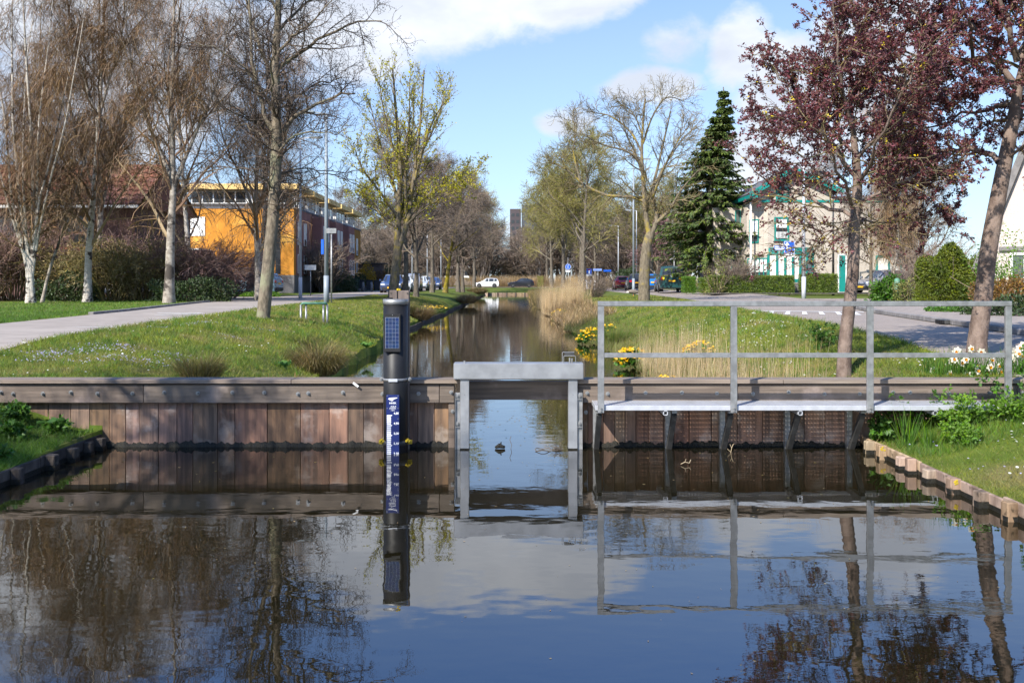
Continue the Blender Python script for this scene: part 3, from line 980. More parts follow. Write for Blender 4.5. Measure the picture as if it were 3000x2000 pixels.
zb0, zb1 = azz(1111, SY), azz(1063.5, SY)
MB().box(sx(1329), sx(1709), -0.03, 0.16, zb0, zb1, 0.006).build('top_beam', MT['stainless'], sl_)
MB().box(sx(1329) + 0.01, sx(1709) - 0.01, -0.034, -0.03, zb0 + 0.012, zb0 + 0.016).build('beam_seam', MT['galvanised'], sl_)
for a, b in ((1348, 1374.5), (1665, 1692)):
    p = MB().box(sx(a), sx(b), -0.005, 0.08, -0.5, zb0 - 0.002, 0.004).build('post', MT['stainless'], sl_)
    for zz in (0.56, 0.18):
        MB().cyl(((sx(a) + sx(b)) / 2, -0.005, zz), ((sx(a) + sx(b)) / 2, -0.008, zz), 0.006, s=10).build('rivet', MT['galvanised'], p)
for a, b in ((1348, 1374.5), (1665, 1692)):
    MB().box(sx(a) - .002, sx(b) + .002, -.007, .082, -.2, .014).build('wet_band', MT['algae'], sl_)
for a, b in ((1333.5, 1347.5), (1692.5, 1706)):
    c = MB()
    c.box(sx(a), sx(b), 0.025, 0.032, -0.5, 0.578)
    outer = sx(a) if a < 1500 else sx(b)
    c.box(outer - 0.002, outer + 0.002, -0.002, 0.025, -0.5, 0.578)
    g = c.build('guide_rail', MT['galvanised'], sl_)
    for zz in (0.545, 0.263):
        MB().box(sx(a) + 0.003, sx(b) - 0.002, 0.018, 0.0248, zz - 0.028, zz + 0.028).build('plate', MT['galvanised'], g)
        MB().box(sx(a) - 0.001, sx(b), 0.0, 0.0245, zz - 0.037, zz - 0.031).build('plate', MT['galvanised'], g)
        link('bolt', bolt_me, g, ((sx(a) + sx(b)) / 2, 0.018, zz))
# lifting handle and lock on the beam
hd = MB()
x0, x1 = sx(1652), sx(1687)
hd.tube([(x0, 0.03, zb1), (x0, 0.03, zb1 + 0.066), (x0 + 0.008, 0.03, zb1 + 0.072), (x1 - 0.008, 0.03, zb1 + 0.072), (x1, 0.03, zb1 + 0.066), (x1, 0.03, zb1)], 0.004, 8)
x0, x1 = sx(1649), sx(1684)
hd.tube([(x0, 0.10, zb1), (x0, 0.10, zb1 + 0.098), (x0 + 0.008, 0.10, zb1 + 0.106), (x1, 0.10, zb1 + 0.106)], 0.004, 8)
hd.build('lock_bracket', MT['galvanised'], sl_)
MB().box(sx(1655), sx(1684), 0.05, 0.09, zb1 + 0.078, zb1 + 0.100, 0.003).build('lock_bar', MT['dark steel'], sl_)
MB().cyl((sx(1670), 0.05, zb1), (sx(1670), 0.05, zb1 + 0.05), 0.009, s=10).build('spindle', MT['galvanised'], sl_)
MB().cyl((sx(1677), 0.06, zb1), (sx(1677), 0.06, zb1 + 0.045), 0.009, s=10).build('spindle', MT['galvanised'], sl_)
MB().cyl((sx(1360), 0.05, zb1), (sx(1360), 0.05, zb1 + 0.02), 0.009, s=10).build('spindle', MT['galvanised'], sl_)

# ------------------------------------------------------------------ platform and railing
RY = 9.22
pf = thing('platform', 'perforated pale aluminium walkway bracketed to the timber wall', 'platform', (0, RY, 0.49))
PX0, PX1 = 0.835, 4.80
y0, y1 = 0.03, WF - RY - 0.004
pitch, hole = 0.033, 0.0092
nx = int((PX1 - PX0) / pitch)
ny = int((y1 - y0) / 0.042)
qs = MB()
dx = (PX1 - PX0) / nx
dy = (y1 - y0) / ny
ix, iy = np.meshgrid(np.arange(nx), np.arange(ny))
cx = PX0 + (ix.reshape(-1) + 0.5) * dx
cy = y0 + (iy.reshape(-1) + 0.5) * dy
h2, a2, b2 = hole / 2, dx / 2, dy / 2
loc = np.array([(-a2, -b2), (a2, -b2), (a2, b2), (-a2, b2), (-h2, -h2), (h2, -h2), (h2, h2), (-h2, h2)])
V = np.zeros((len(cx), 8, 3))
V[:, :, 0] = cx[:, None] + loc[None, :, 0]
V[:, :, 1] = cy[:, None] + loc[None, :, 1]
fq = np.array([(0, 1, 5, 4), (1, 2, 6, 5), (2, 3, 7, 6), (3, 0, 4, 7)])
Q = (np.arange(len(cx))[:, None, None] * 8 + fq[None]).reshape(-1, 4)
link('deck', np_mesh('deck', V.reshape(-1, 3), Q, mat=MT['aluminium'], smooth=False), pf)
MB().box(PX0, PX1, 0.0, 0.028, -0.045, 0.003, 0.003).build('front_edge', MT['aluminium'], pf)
MB().box(PX0 - 0.014, PX0 - 0.002, 0.0, y1, -0.045, 0.003, 0.003).build('side_edge', MT['aluminium'], pf)
MB().box(PX0 + 0.01, PX1, y1 - 0.008, y1, -0.045, -0.004).build('rear_edge', MT['aluminium'], pf)
for px in (1747, 1962, 2124, 2318, 2503):
    xb = (px - 1500) / FPX * 9.5
    br = MB()
    br.bar((xb + 0.01, 0.05, -0.055), (xb + 0.01, y1, -0.055), 0.05, 0.05)
    br.bar((xb + 0.01, PY - RY - 0.05, -0.05), (xb + 0.01, PY - RY - 0.05, -0.56), 0.055, 0.06)
    br.build('bracket', MT['galvanised'], pf)
    MB().bar((xb + 0.012, 0.09, -0.09), (xb + 0.012, PY - RY - 0.09, -0.52), 0.05, 0.05).build('brace', MT['dark steel'], pf)
for px in (1950, 2345, 2741):
    xb = (px - 1500) / FPX * RY
    t2 = MB()
    w = 0.022
    for a, b, c, d in ((-w, w, -w, -w + .006), (-w, w, w - .006, w), (-w, -w + .006, -w, w), (w - .006, w, -w, w)):
        t2.box(xb + a, xb + b, -0.002, y1, -0.07 + c, -0.07 + d)
    t2.build('cross_tube', MT['aluminium'], pf)

rail = thing('railing', 'grey galvanised square tube railing along the walkway', 'railing', (0, RY, 0))


def rx(px):
    return (px - 1500.0) / FPX * RY


ztop = azz(882, RY)
for px in (1760, 2148.5, 2547, 2951):
    MB().box(rx(px) - 0.031, rx(px) + 0.031, -0.033, 0.0, 0.425, ztop - 0.051, 0.003).build('post', MT['galvanised'], rail)
    link('bolt', bolt_me, rail, (rx(px), -0.033, 0.47), None, (.6, .6, .6))
    link('bolt', bolt_me, rail, (rx(px), -0.033, 0.445), None, (.6, .6, .6))
MB().box(rx(1760) - 0.031, rx(2951) + 0.031, -0.034, 0.001, ztop - 0.0495, ztop, 0.004).build('top_rail', MT['galvanised'], rail)
zm = azz(1040, RY)
P4 = [1760, 2148.5, 2547, 2951]
for a, b in zip(P4[:-1], P4[1:]):
    MB().box(rx(a) + 0.0315, rx(b) - 0.0315, -0.031, -0.003, zm - 0.023, zm + 0.023, 0.003).build('mid_rail', MT['galvanised'], rail)

# ------------------------------------------------------------------ water level gauge post
GY = 9.455
gx = (1159 - 1500) / FPX * GY
gp = thing('gauge_post', 'black round water level gauge post with blue scale and solar panel', 'gauge post', (gx, GY, 0))
zt = azz(876, GY)
gm = MB()
gm.cyl((0, 0, -0.5), (0, 0, zt - 0.055), 0.1225, s=48)
gm.build('tube', MT['black plastic'], gp, smooth=True)
MB().cyl((0, 0, zt - 0.055), (0, 0, zt), 0.127, s=48).build('top_ring', MT['galvanised'], gp, smooth=True)
MB().cyl((-0.06, -0.03, zt), (-0.06, -0.03, zt + 0.014), 0.035, s=16).build('sensor_cap', MT['black plastic'], gp)
zc = azz(1110, GY)
cl = MB().cyl((0, 0, zc - 0.013), (0, 0, zc + 0.013), 0.1265, s=48).build('clamp', MT['galvanised'], gp, smooth=True)
MB().box(-0.055, 0.035, -0.133, -0.124, zc - 0.015, zc + 0.015, 0.001).build('plate', MT['aluminium'], cl)
for s in (-1, 1):
    MB().box(s * 0.138 - 0.014, s * 0.138 + 0.014, -0.01, 0.02, zc - 0.01, zc + 0.013).build('lug', MT['galvanised'], cl)
    link('bolt', bolt_me, cl, (s * 0.14, -0.01, zc))
zl = 0.045
lc = MB().cyl((0, 0, zl + 0.03), (0, 0, zl + 0.075), 0.125, s=48).build('clamp', MT['dark steel'], gp, smooth=True)
for s in (-1, 1):
    MB().box(s * 0.145 - 0.022, s * 0.145 + 0.022, -0.02, 0.02, zl + 0.035, zl + 0.072).build('lug', MT['moss yellow'], lc)
    mo = MB()
    for k in range(3):
        mo.ball((s * (0.115 + 0.016 * k), -0.055, zl + 0.07 + 0.012 * (k % 2)), 0.016, 8, 5)
    mo.build('moss_cushion', MT['moss yellow'], lc, smooth=True)
# solar panel
pz1, pz0 = azz(918, GY), azz(1028, GY)
sp = MB().box(-0.097, 0.066, -0.145, -0.075, pz0, pz1, 0.003).build('solar_panel', MT['black plastic'], gp)
cz1, cz0 = azz(929.5, GY - 0.1), azz(1019, GY - 0.1)
cx0, cx1 = -0.075, 0.055
cx0, cx1 = (1134.5 - 1159) / FPX * 9.3, (1174 - 1159) / FPX * 9.3
MB().box(cx0 - 0.001, cx1 + 0.001, -0.1465, -0.1445, cz0 - 0.001, cz1 + 0.001).build('cell_grid', MT['solar grid'], sp)
cw, chh = (cx1 - cx0) / 4, (cz1 - cz0) / 8
cme = MB().box(-cw / 2 + 0.0011, cw / 2 - 0.0011, -0.001, 0.0005, -chh / 2 + 0.0011, chh / 2 - 0.0011).mesh('solar_cell', MT['solar cell'])
for i in range(4):
    for j in range(8):
        link('solar_cell', cme, sp, (cx0 + cw * (i + .5), -0.1470, cz0 + chh * (j + .5)))
MB().cyl((-0.012, -0.144, pz1 - 0.012), (-0.012, -0.149, pz1 - 0.012), 0.004, s=8).build('screw', MT['galvanised'], sp)

# blue staff plate with scale and lettering
gpl = (1136.5 - 1159) / FPX * 9.3
gpr = (1174.5 - 1159) / FPX * 9.3
gp_y = -0.135
gtop = azz(1156.5, 9.32)
plate = MB().box(gpl, gpr, gp_y, gp_y + 0.03, -0.35, gtop, 0.001).build('gauge_plate', MT['plate blue'], gp)
plate['label'] = 'blue gauge plate with white scale and numbers'


def text_part(txt, x, z, size, parent, y, mat, align='CENTER', sx_=1.0, name='lettering', bold=0.0):
    cu = bpy.data.curves.new('txt', 'FONT')
    cu.body = txt
    cu.size = size
    cu.align_x = align
    cu.align_y = 'CENTER'
    cu.extrude = 0.0004
    cu.offset = bold
    to = bpy.data.objects.new('txt', cu)
    COL.objects.link(to)
    dg = bpy.context.evaluated_depsgraph_get()
    me = bpy.data.meshes.new_from_object(to.evaluated_get(dg))
    bpy.data.objects.remove(to)
    bpy.data.curves.remove(cu)
    me.name = name
    me.materials.clear()
    me.materials.append(mat)
    return link(name, me, parent, (x, y, z), (math.pi / 2, 0, 0), (sx_, 1, 1))


pcx = (gpl + gpr) / 2
WHT = MT['sign white']
yt = gp_y - 0.0008
text_part('HHSK', pcx, azz(1180.5, 9.32), 0.026, plate, yt, WHT, sx_=1.05, bold=0.0005)
text_part('-N.A.P.', pcx + 0.006, azz(1190.5, 9.32), 0.021, plate, yt, WHT, sx_=1.0, bold=0.0004)
text_part('STREEFPEIL', pcx, azz(1196.3, 9.32), 0.0135, plate, yt, WHT, bold=0.0003)
text_part('- 5,20 m', pcx, azz(1201.8, 9.32), 0.0125, plate, yt, WHT, bold=0.0003)
for k, s in enumerate(('4,80', '4,90', '5,00', '5,10', '5,20', '5,30')):
    text_part(s, gpr - 0.004, azz(1210.6 + 29.4 * k, 9.32), 0.030, plate, yt, WHT, align='RIGHT', sx_=0.98, bold=0.0006)
# emblem: white wing with dark bars
em = MB()
ez = azz(1169, 9.32)
wing = [(-0.046, 0.004), (-0.036, 0.011), (-0.012, 0.0155), (0.018, 0.0165), (0.050, 0.0165), (0.040, 0.010), (0.022, 0.003), (0.006, -0.006), (-0.004, -0.0185), (-0.016, -0.015), (-0.034, -0.006)]
em.prism([(pcx + u, ez + w) for u, w in wing], 1, yt, yt + 0.0006)
em.build('emblem', WHT, plate)
eb = MB()
for k, (u, w) in enumerate(((-0.016, -0.006), (-0.004, 0.0), (0.009, 0.005), (0.022, 0.009))):
    eb.bar((pcx + u - 0.004, yt - 0.0003, ez + w - 0.010 + k * 0.001), (pcx + u + 0.007, yt - 0.0003, ez + w + 0.004), 0.0004, 0.0022, up=(0, 1, 0))
eb.build('emblem_bars', MT['plate blue'], plate)
# scale blocks every 2 cm, long slanted ones every 10 cm
sc = MB()
k = 0
z = azz(1217.0, 9.32)
step = 29.35 / 5 / FPX * 9.32
while z > -0.3:
    if k % 5 == 0:
        sc.prism([(gpl + 0.006, z - 0.0052), (gpl + 0.048, z - 0.0052), (gpl + 0.062, z + 0.0058), (gpl + 0.006, z + 0.0058)], 1, yt, yt + 0.0006)
    else:
        sc.prism([(gpl + 0.006, z - 0.0058), (gpl + 0.048, z - 0.0058), (gpl + 0.046, z + 0.0058), (gpl + 0.006, z + 0.0058)], 1, yt, yt + 0.0006)
    z -= step
    k += 1
sc.build('scale', WHT, plate)
for px, py in ((1139.5, 1159), (1171, 1159), (1139.5, 1195.5), (1171, 1195.5), (1171, 1226)):
    MB().cyl(((px - 1159) / FPX * 9.32, gp_y - 0.004, azz(py, 9.32)), ((px - 1159) / FPX * 9.32, gp_y, azz(py, 9.32)), 0.0045, s=8).build('screw', MT['galvanised'], plate)

# twin timber pile that carries the gauge post
pile = thing('timber_pile', 'grey twin timber pile standing just behind the gauge post', 'pile', (gx + 0.018, 9.605, 0))
zp = azz(850, 9.58)
MB().box(-0.096, -0.016, -0.03, 0.05, -0.5, zp, 0.006).build('post', MT['pile timber'], pile)
MB().box(-0.008, 0.104, -0.025, 0.055, -0.5, zp - 0.004, 0.006).build('post', MT['pile timber'], pile)
for xx in (-0.08, 0.085):
    MB().cyl((xx, -0.035, zp - 0.03), (xx, -0.024, zp - 0.03), 0.006, s=8).build('bolt_hole', MT['dark steel'], pile)
mo = MB()
mo.ball((-0.012, -0.005, zp + 0.004), 0.016, 8, 5)
mo.ball((0.008, -0.008, zp + 0.002), 0.014, 8, 5)
mo.build('moss_cushion', MT['moss yellow'], pile, smooth=True)

# ------------------------------------------------------------------ timber revetments of the lower banks
def revetment(label, X, ys, side, mat, Yend, ztop, heights=None):
    root = thing('revetment', label, 'revetment', (X, 0, 0))
    r = np.random.default_rng(5 if side > 0 else 6)
    bounds = [Yend[0]]
    y = Yend[0]
    while y > Yend[1]:
        y -= r.uniform(1.0, 1.5)
        bounds.append(y)
    for a, b in zip(bounds[:-1], bounds[1:]):
        dz = r.uniform(-0.012, 0.012)
        MB().box(-.004 if side > 0 else .0005, -.0005 if side > 0 else .004, b + 0.006, a - 0.006, -.1, .035 + r.uniform(0, .015)).build('wet_band', MT['algae'], root)
        MB().box(side * 0.0 if side > 0 else -0.03, 0.03 if side > 0 else 0.0, b + 0.006, a - 0.006, -0.5, ztop + dz, 0.006).build('board', mat, root)
    for k, y in enumerate(ys):
        w = r.uniform(0.038, 0.046)
        dz = r.uniform(-0.015, 0.02)
        xo = -0.075 if side > 0 else 0.002
        MB().box(-w, w, -w, w, -0.5, 0.0, 0.008).build('post', mat, root, loc=(xo + w * (0.9 if side > 0 else 0.9), y, ztop + dz), rot=(R(r.uniform(-2, 2)), R(r.uniform(-2.5, 2.5)), R(r.uniform(-6, 6))))
        MB().box(xo + w * .9 - w - .003, xo + w * .9 + w + .003, y - w - .003, y + w + .003, -.1, .028 + r.uniform(0, .02)).build('wet_band', MT['algae'], root)
        if side > 0 and k in (1, 5):
            mm = MB()
            for q in range(5):
                mm.ball((r.uniform(-.02, .02), -w - 0.001, -r.uniform(0.01, 0.05)), 0.011, 7, 4, (1, .35, 1))
            mm.build('lichen', MT['moss yellow'], root, loc=(xo + w * 0.9, y, ztop + dz))
    return root


revetment('weathered brown timber revetment of low posts and boards under the walkway end', LX1 - 0.02, [9.36, 9.05, 8.58, 8.38, 8.02, 7.58, 7.13, 6.72, 6.3, 5.85, 5.4], 1, MT['old timber'], (9.70, 3.5), 0.122)
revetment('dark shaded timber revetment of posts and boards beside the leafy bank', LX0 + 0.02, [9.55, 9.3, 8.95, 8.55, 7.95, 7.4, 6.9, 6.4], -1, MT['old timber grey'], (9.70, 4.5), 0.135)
# revetment at the far end of the canal
fr = thing('far_revetment', 'low pale timber edge closing the far end of the canal', 'revetment', (0, CYE - 0.1, 0))
me = MB().box(-0.62, 0.62, -0.05, 0.05, -0.4, 0.30, 0.01).mesh('board', MT['old timber'])
me2 = MB().box(-0.09, 0.09, -0.12, 0.02, -0.4, 0.34, 0.01).mesh('post', MT['old timber grey'])
for k in range(7):
    link('board', me, fr, (-3.9 + 1.26 * k, 0, 0))
    link('post', me2, fr, (-3.27 + 1.26 * k, -0.02, 0))
# low plank edge of the upper left bank
ue = thing('bank_edging', 'dark low plank edging along the far grass bank waterline', 'edging', (0, 0, 0))
r_ = np.random.default_rng(3)
y = 26.0
while y < 128:
    ln = 2.4
    xa, xb = float(canal_l(y)) + 0.06, float(canal_l(y + ln)) + 0.06
    MB().bar((xa, y, -0.05 + r_.uniform(-.02, .02)), (xb, y + ln - 0.03, -0.05 + r_.uniform(-.02, .02)), 0.04, 0.36).build('board', MT['old timber grey'], ue)
    y += ln

# ------------------------------------------------------------------ trees
def grow(rg, P0, D0, L, R0, K, wander=0.15, trop=(0, 0, 0), taper=0.35, trop_end=None):
    """grow N polylines of K segments from P0 along D0"""
    N = len(P0)
    P = np.empty((N, K + 1, 3))
    P[:, 0] = P0
    D = unit(D0.copy())
    tr = np.asarray(trop, float)
    te = tr if trop_end is None else np.asarray(trop_end, float)
    for k in range(K):
        f = k / max(1, K - 1)
        D = unit(D + rg.normal(0, wander, (N, 3)) + tr * (1 - f) + te * f)
        P[:, k + 1] = P[:, k] + D * (L / K)[:, None]
    Rr = R0[:, None] * (1 - (1 - taper) * np.linspace(0, 1, K + 1)[None])
    return P, Rr


def spawn(rg, P, Rr, n, tr=(0.3, 1.0), ang=(45, 12), lr=(0.4, 0.65), fall=0.5, rr=0.5, flat=0.0, labs=None, tip=False, rmin=0.0):
    """children of polylines: n per parent, at parameters tr, leaving at angle ang"""
    N, K1, _ = P.shape
    K = K1 - 1
    idx = np.repeat(np.arange(N), n)
    M = len(idx)
    base = (np.tile(np.arange(n), N) + rg.uniform(0.1, 0.9, M)) / n
    t = tr[0] + (tr[1] - tr[0]) * base
    s = np.clip(t, 0, 0.9999) * K
    i = s.astype(int)
    f = (s - i)[:, None]
    p = P[idx, i] * (1 - f) + P[idx, i + 1] * f
    tan = unit(P[idx, i + 1] - P[idx, i])
    r = Rr[idx, i] * (1 - f[:, 0]) + Rr[idx, i + 1] * f[:, 0]
    rv = rg.normal(0, 1, (M, 3))
    if flat:
        rv[:, 2] *= (1 - flat)
    perp = unit(rv - (rv * tan).sum(1, keepdims=True) * tan)
    a = np.radians(rg.normal(ang[0], ang[1], M))[:, None]
    d = unit(tan * np.cos(a) + perp * np.sin(a))
    plen = np.linalg.norm(np.diff(P, axis=1), axis=2).sum(1)[idx]
    if labs is not None:
        L = rg.uniform(labs[0], labs[1], M) * (1 - fall * t)
    else:
        L = plen * rg.uniform(lr[0], lr[1], M) * (1 - fall * t)
    return p, d, L, np.maximum(r * rr, rmin)


def curve_pts(pts, n):
    """smooth polyline through points"""
    pts = np.asarray(pts, float)
    t = np.linspace(0, 1, len(pts))
    ts = np.linspace(0, 1, n)
    out = np.empty((n, pts.shape[1]))
    for c in range(pts.shape[1]):
        m = np.gradient(pts[:, c], t)
        i = np.clip(np.searchsorted(t, ts, side='right') - 1, 0, len(t) - 2)
        h = t[i + 1] - t[i]
        u = (ts - t[i]) / h
        out[:, c] = (2 * u**3 - 3 * u**2 + 1) * pts[i, c] + (u**3 - 2 * u**2 + u) * h * m[i] + (-2 * u**3 + 3 * u**2) * pts[i + 1, c] + (u**3 - u**2) * h * m[i + 1]
    return out


def jitter_tube(rg, V, amt):
    return V + rg.normal(0, amt, V.shape)


def along(rg, P, n, tr=(0.2, 1.0)):
    N, K1, _ = P.shape
    idx = np.repeat(np.arange(N), n)
    t = rg.uniform(tr[0], tr[1], len(idx)) * (K1 - 1) * 0.9999
    i = t.astype(int)
    f = (t - i)[:, None]
    return P[idx, i] * (1 - f) + P[idx, i + 1] * f, unit(P[idx, i + 1] - P[idx, i])


def leaves(rg, C, size, elong=1.6, axis=None, droop=0.0):
    """one rhombic leaf (bent quad of two triangles) at each centre"""
    N = len(C)
    a = unit(rg.normal(0, 1, (N, 3)) + (0 if axis is None else axis * 1.2) + np.array([0, 0, -droop]))
    b = unit(np.cross(a, rg.normal(0, 1, (N, 3))))
    s = (size[0] + (size[1] - size[0]) * rg.random(N))[:, None]
    up = np.cross(a, b) * s * 0.15
    V = np.stack([C - a * s * elong * 0.5 * 0.0, C + a * s * elong * 0.5 + b * s * 0.5 + up, C + a * s * elong, C + a * s * elong * 0.5 - b * s * 0.5 + up], 1)
    Q = np.arange(N * 4).reshape(-1, 4)
    return V.reshape(-1, 3), Q


def stars(rg, C, r, n=5, tilt=0.5, sun_up=True):
    """small flat flowers: n-gon fans (as tris)"""
    N = len(C)
    nz = unit(np.stack([rg.normal(0, tilt, N), rg.normal(-0.25, tilt, N), np.ones(N)], 1))
    u = unit(np.cross(nz, rg.normal(0, 1, (N, 3))))
    w = np.cross(nz, u)
    rr = (r[0] + (r[1] - r[0]) * rg.random(N))[:, None, None]
    a = np.arange(n) / n * 2 * np.pi
    ring = C[:, None] + rr * (u[:, None] * np.cos(a)[None, :, None] + w[:, None] * np.sin(a)[None, :, None]) + nz[:, None] * rr * 0.25
    V = np.concatenate([C[:, None], ring], 1)
    b = np.arange(N)[:, None] * (n + 1)
    i = np.arange(n)[None]
    T = np.stack([np.broadcast_to(b, (N, n)), b + 1 + i, b + 1 + (i + 1) % n], 2).reshape(-1, 3)
    return V.reshape(-1, 3), T


def tree_obj(name, label, cat, loc, trunk, crown, bark, twig, leafset=None, group=None, rz=0.0, scale=1.0, extra=None):
    root = thing(name, label, cat, loc, rz, group, scale)
    link('trunk', np_mesh('trunk', *merge(trunk), mat=bark), root)
    c = link('crown', np_mesh('crown', *merge(crown), mat=twig, smooth=False), root)
    if leafset is not None:
        V, Q, m = leafset
        link('leaves', np_mesh('leaves', V, Q, mat=m, smooth=False), c)
    if extra:
        for nm, V, Q, m in extra:
            link(nm, np_mesh(nm, V, Q, mat=m, smooth=False), c)
    return root


def flare(Rr, amt=0.5, n=2):
    Rr = Rr.copy()
    for k in range(n):
        Rr[:, k] *= 1 + amt * (1 - k / n) ** 2
    return Rr


def broadleaf(seed, H, r0, lean=(0, 0), fork=0.35, n1=9, up=0.35, spread=50, l1=(0.45, 0.6), n2=7, n3=6, n4=4, tw=0.010, K1=8, wander=0.10, trop1=(0, 0, 0.10), trop3=(0, 0, 0.03), twlen=(0.4, 0.9), first=0.25, n4K=2, trunk_wander=0.03):
    """generic bare deciduous tree; returns trunk parts, crown parts, finest polylines"""
    rg = np.random.default_rng(seed)
    P, Rr = grow(rg, np.array([[0, 0, -0.1]]), np.array([[lean[0], lean[1], 1.0]]), np.array([H * 0.95]), np.array([r0]), 12, trunk_wander, (0, 0, 0.03), 0.12)
    trunk = [tubes(P, flare(Rr, 0.45), 12)]
    p, d, L, r = spawn(rg, P, Rr, n1, (first, 0.97), (spread, 9), l1, 0.45, 0.62)
    P1, R1 = grow(rg, p, d, L, r, K1, wander, trop1, 0.25)
    trunk.append(tubes(P1, R1, 6))
    p, d, L, r = spawn(rg, P1, R1, n2, (0.2, 1.0), (42, 12), (0.4, 0.65), 0.5, 0.6, rmin=0.012)
    P2, R2 = grow(rg, p, d, L, r, 5, wander * 1.3, trop1, 0.3)
    crown = [tubes(P2, R2, 4)]
    p, d, L, r = spawn(rg, P2, R2, n3, (0.15, 1.0), (42, 14), (0.4, 0.7), 0.4, 0.6, rmin=tw)
    P3, R3 = grow(rg, p, d, L, r, 4, wander * 1.5, trop3, 0.5)
    crown.append(tubes(P3, R3, 3))
    p, d, L, r = spawn(rg, P3, R3, n4, (0.15, 1.0), (40, 14), labs=twlen, fall=0.3, rr=0.7, rmin=tw * 0.8)
    P4, R4 = grow(rg, p, d, L, r, n4K, wander * 1.5, trop3, 0.6)
    crown.append(tubes(P4, R4, 3))
    return rg, trunk, crown, P4, P3


def birch(seed, stems, H, r0, nstr=7, strand=(0.7, 1.8), tw=0.008, nb=14, bl=(0.20, 0.30), n2=9, first=0.28):
    """weeping birch: slim stems, ascending branches, hanging strands"""
    rg = np.random.default_rng(seed)
    trunk, crown = [], []
    Ps, Rs = [], []
    for (pts, rad) in stems:
        c = curve_pts(pts, 15)
        c += rg.normal(0, 0.03, c.shape) * np.linspace(0, 1, 15)[:, None]
        rr = rad * (1 - 0.88 * np.linspace(0, 1, 15) ** 1.1)
        Ps.append(c)
        Rs.append(rr)
    P = np.array(Ps)
    Rr = np.array(Rs)
    trunk.append(tubes(P, flare(Rr, 0.35), 10))
    p, d, L, r = spawn(rg, P, Rr, nb, (first, 0.98), (42, 10), bl, 0.45, 0.5)
    P1, R1 = grow(rg, p, d, L, r, 8, 0.10, (0, 0, 0.12), 0.25, (0, 0, -0.10))
    lim = tubes(P1, R1, 5)
    p, d, L, r = spawn(rg, P1, R1, n2, (0.15, 1.0), (48, 14), (0.3, 0.55), 0.35, 0.6, rmin=0.010)
    P2, R2 = grow(rg, p, d, L, r, 6, 0.14, (0, 0, 0.04), 0.4, (0, 0, -0.30))
    crown.append(tubes(P2, R2, 3))
    p, d, L, r = spawn(rg, P2, R2, nstr, (0.2, 1.0), (55, 20), labs=strand, fall=0.1, rr=0.6, rmin=tw)
    P3, R3 = grow(rg, p, d, L, r, 4, 0.14, (0, 0, -0.22), 0.5, (0, 0, -0.4))
    crown.append(tubes(P3, R3, 2))
    return rg, trunk, [lim] + crown, P3


# --- left bank: birches, aspen, leaning tree
def stem(base, pts):
    return [(base[0] + a, base[1] + b, c) for a, b, c in pts]


YA = 37.6
fan = []
rgA = np.random.default_rng(71)
for k, (dx, dz, r_s) in enumerate(((-0.55, 0, .12), (0.15, 0, .13), (0.5, 0, .09), (-1.0, 0, .09), (0.9, .0, .08), (-0.2, 0, .08), (1.35, 0, .07), (-1.5, 0, .07))):
    fan.append(([(0.10 * np.sign(dx) * (k % 3 != 0), 0.1 * ((k * 7) % 3 - 1), -0.1), (0.12 * dx, 0, 1.6), (0.55 * dx, rgA.uniform(-.4, .4), 4.2), (1.35 * dx, rgA.uniform(-.8, .8), 8.0), (2.0 * dx, rgA.uniform(-1.5, 1.5), 13.5)], r_s))
rg, tr_, cr_, P3 = birch(21, fan, 14, 0.15, nstr=14, tw=0.0064, nb=12, n2=8, bl=(0.15, 0.25), strand=(0.4, 1.4), first=0.30)
tree_obj('birch_tree', 'multi-stemmed white birch with fanning trunks among brown shrubs', 'tree', (axx(88, YA), YA, G), tr_, cr_, MT['bark birch'], MT['twig birch'])

YB = 40.3
rg, tr_, cr_, P3 = birch(22, [([(0, 0, -.1), (0.08, 0, 2.5), (0.40, 0, 6.0), (0.62, 0, 10.5), (0.80, 0.2, 16.5)], .17), ([(0.50, 0, 8.0), (0.95, 0, 9.5), (1.5, 0.1, 12.0), (1.7, 0.2, 15.5)], .07), ([(0.5, 0, 7.6), (-0.2, 0.2, 9.6), (-0.9, 0.3, 12.5), (-1.3, 0.3, 15)], .08)], 16, .17, nstr=20, tw=0.0064, nb=17, n2=10, bl=(0.26, 0.38), strand=(0.4, 1.5), first=0.22)
tree_obj('birch_tree', 'tall single-stemmed white birch with weeping brown twigs', 'tree', (axx(256, YB), YB, G), tr_, cr_, MT['bark birch'], MT['twig birch'])
YB2 = 38.6
rg, tr_, cr_, P3 = birch(27, [([(0, 0, -.1), (0.25, 0, 1.0), (0.75, 0, 2.6), (1.15, 0.1, 4.0), (2.0, 0.1, 6.8)], .075)], 7, .07, nstr=5, nb=9, n2=6, bl=(0.22, 0.34), strand=(0.4, 1.0), first=0.45)
tree_obj('birch_tree', 'thin leaning young birch between the two white birches', 'tree', (axx(122, YB2), YB2, G), tr_, cr_, MT['bark birch grey'], MT['twig birch'])
YC = 37.6
rg, tr_, cr_, P3 = birch(23, [([(0, 0, -.1), (0.06, 0, 2.5), (0.18, 0, 5.0), (0.10, 0, 9.0), (0.3, 0.2, 16.0)], .20), ([(0.16, 0, 4.6), (0.9, 0.1, 6.5), (1.9, 0.2, 9.0), (2.6, 0.3, 13)], .09), ([(0.16, 0, 4.9), (-0.7, 0.1, 6.8), (-1.6, 0.2, 9.6), (-2.0, 0.3, 13.5)], .09)], 16, .2, nstr=20, tw=0.0064, nb=17, n2=10, bl=(0.28, 0.40), strand=(0.4, 1.5), first=0.22)
tree_obj('birch_tree', 'grey-barked weeping birch beside the kerb of the asphalt street', 'tree', (axx(495, YC), YC, G), tr_, cr_, MT['bark birch grey'], MT['twig birch'])
index_children()
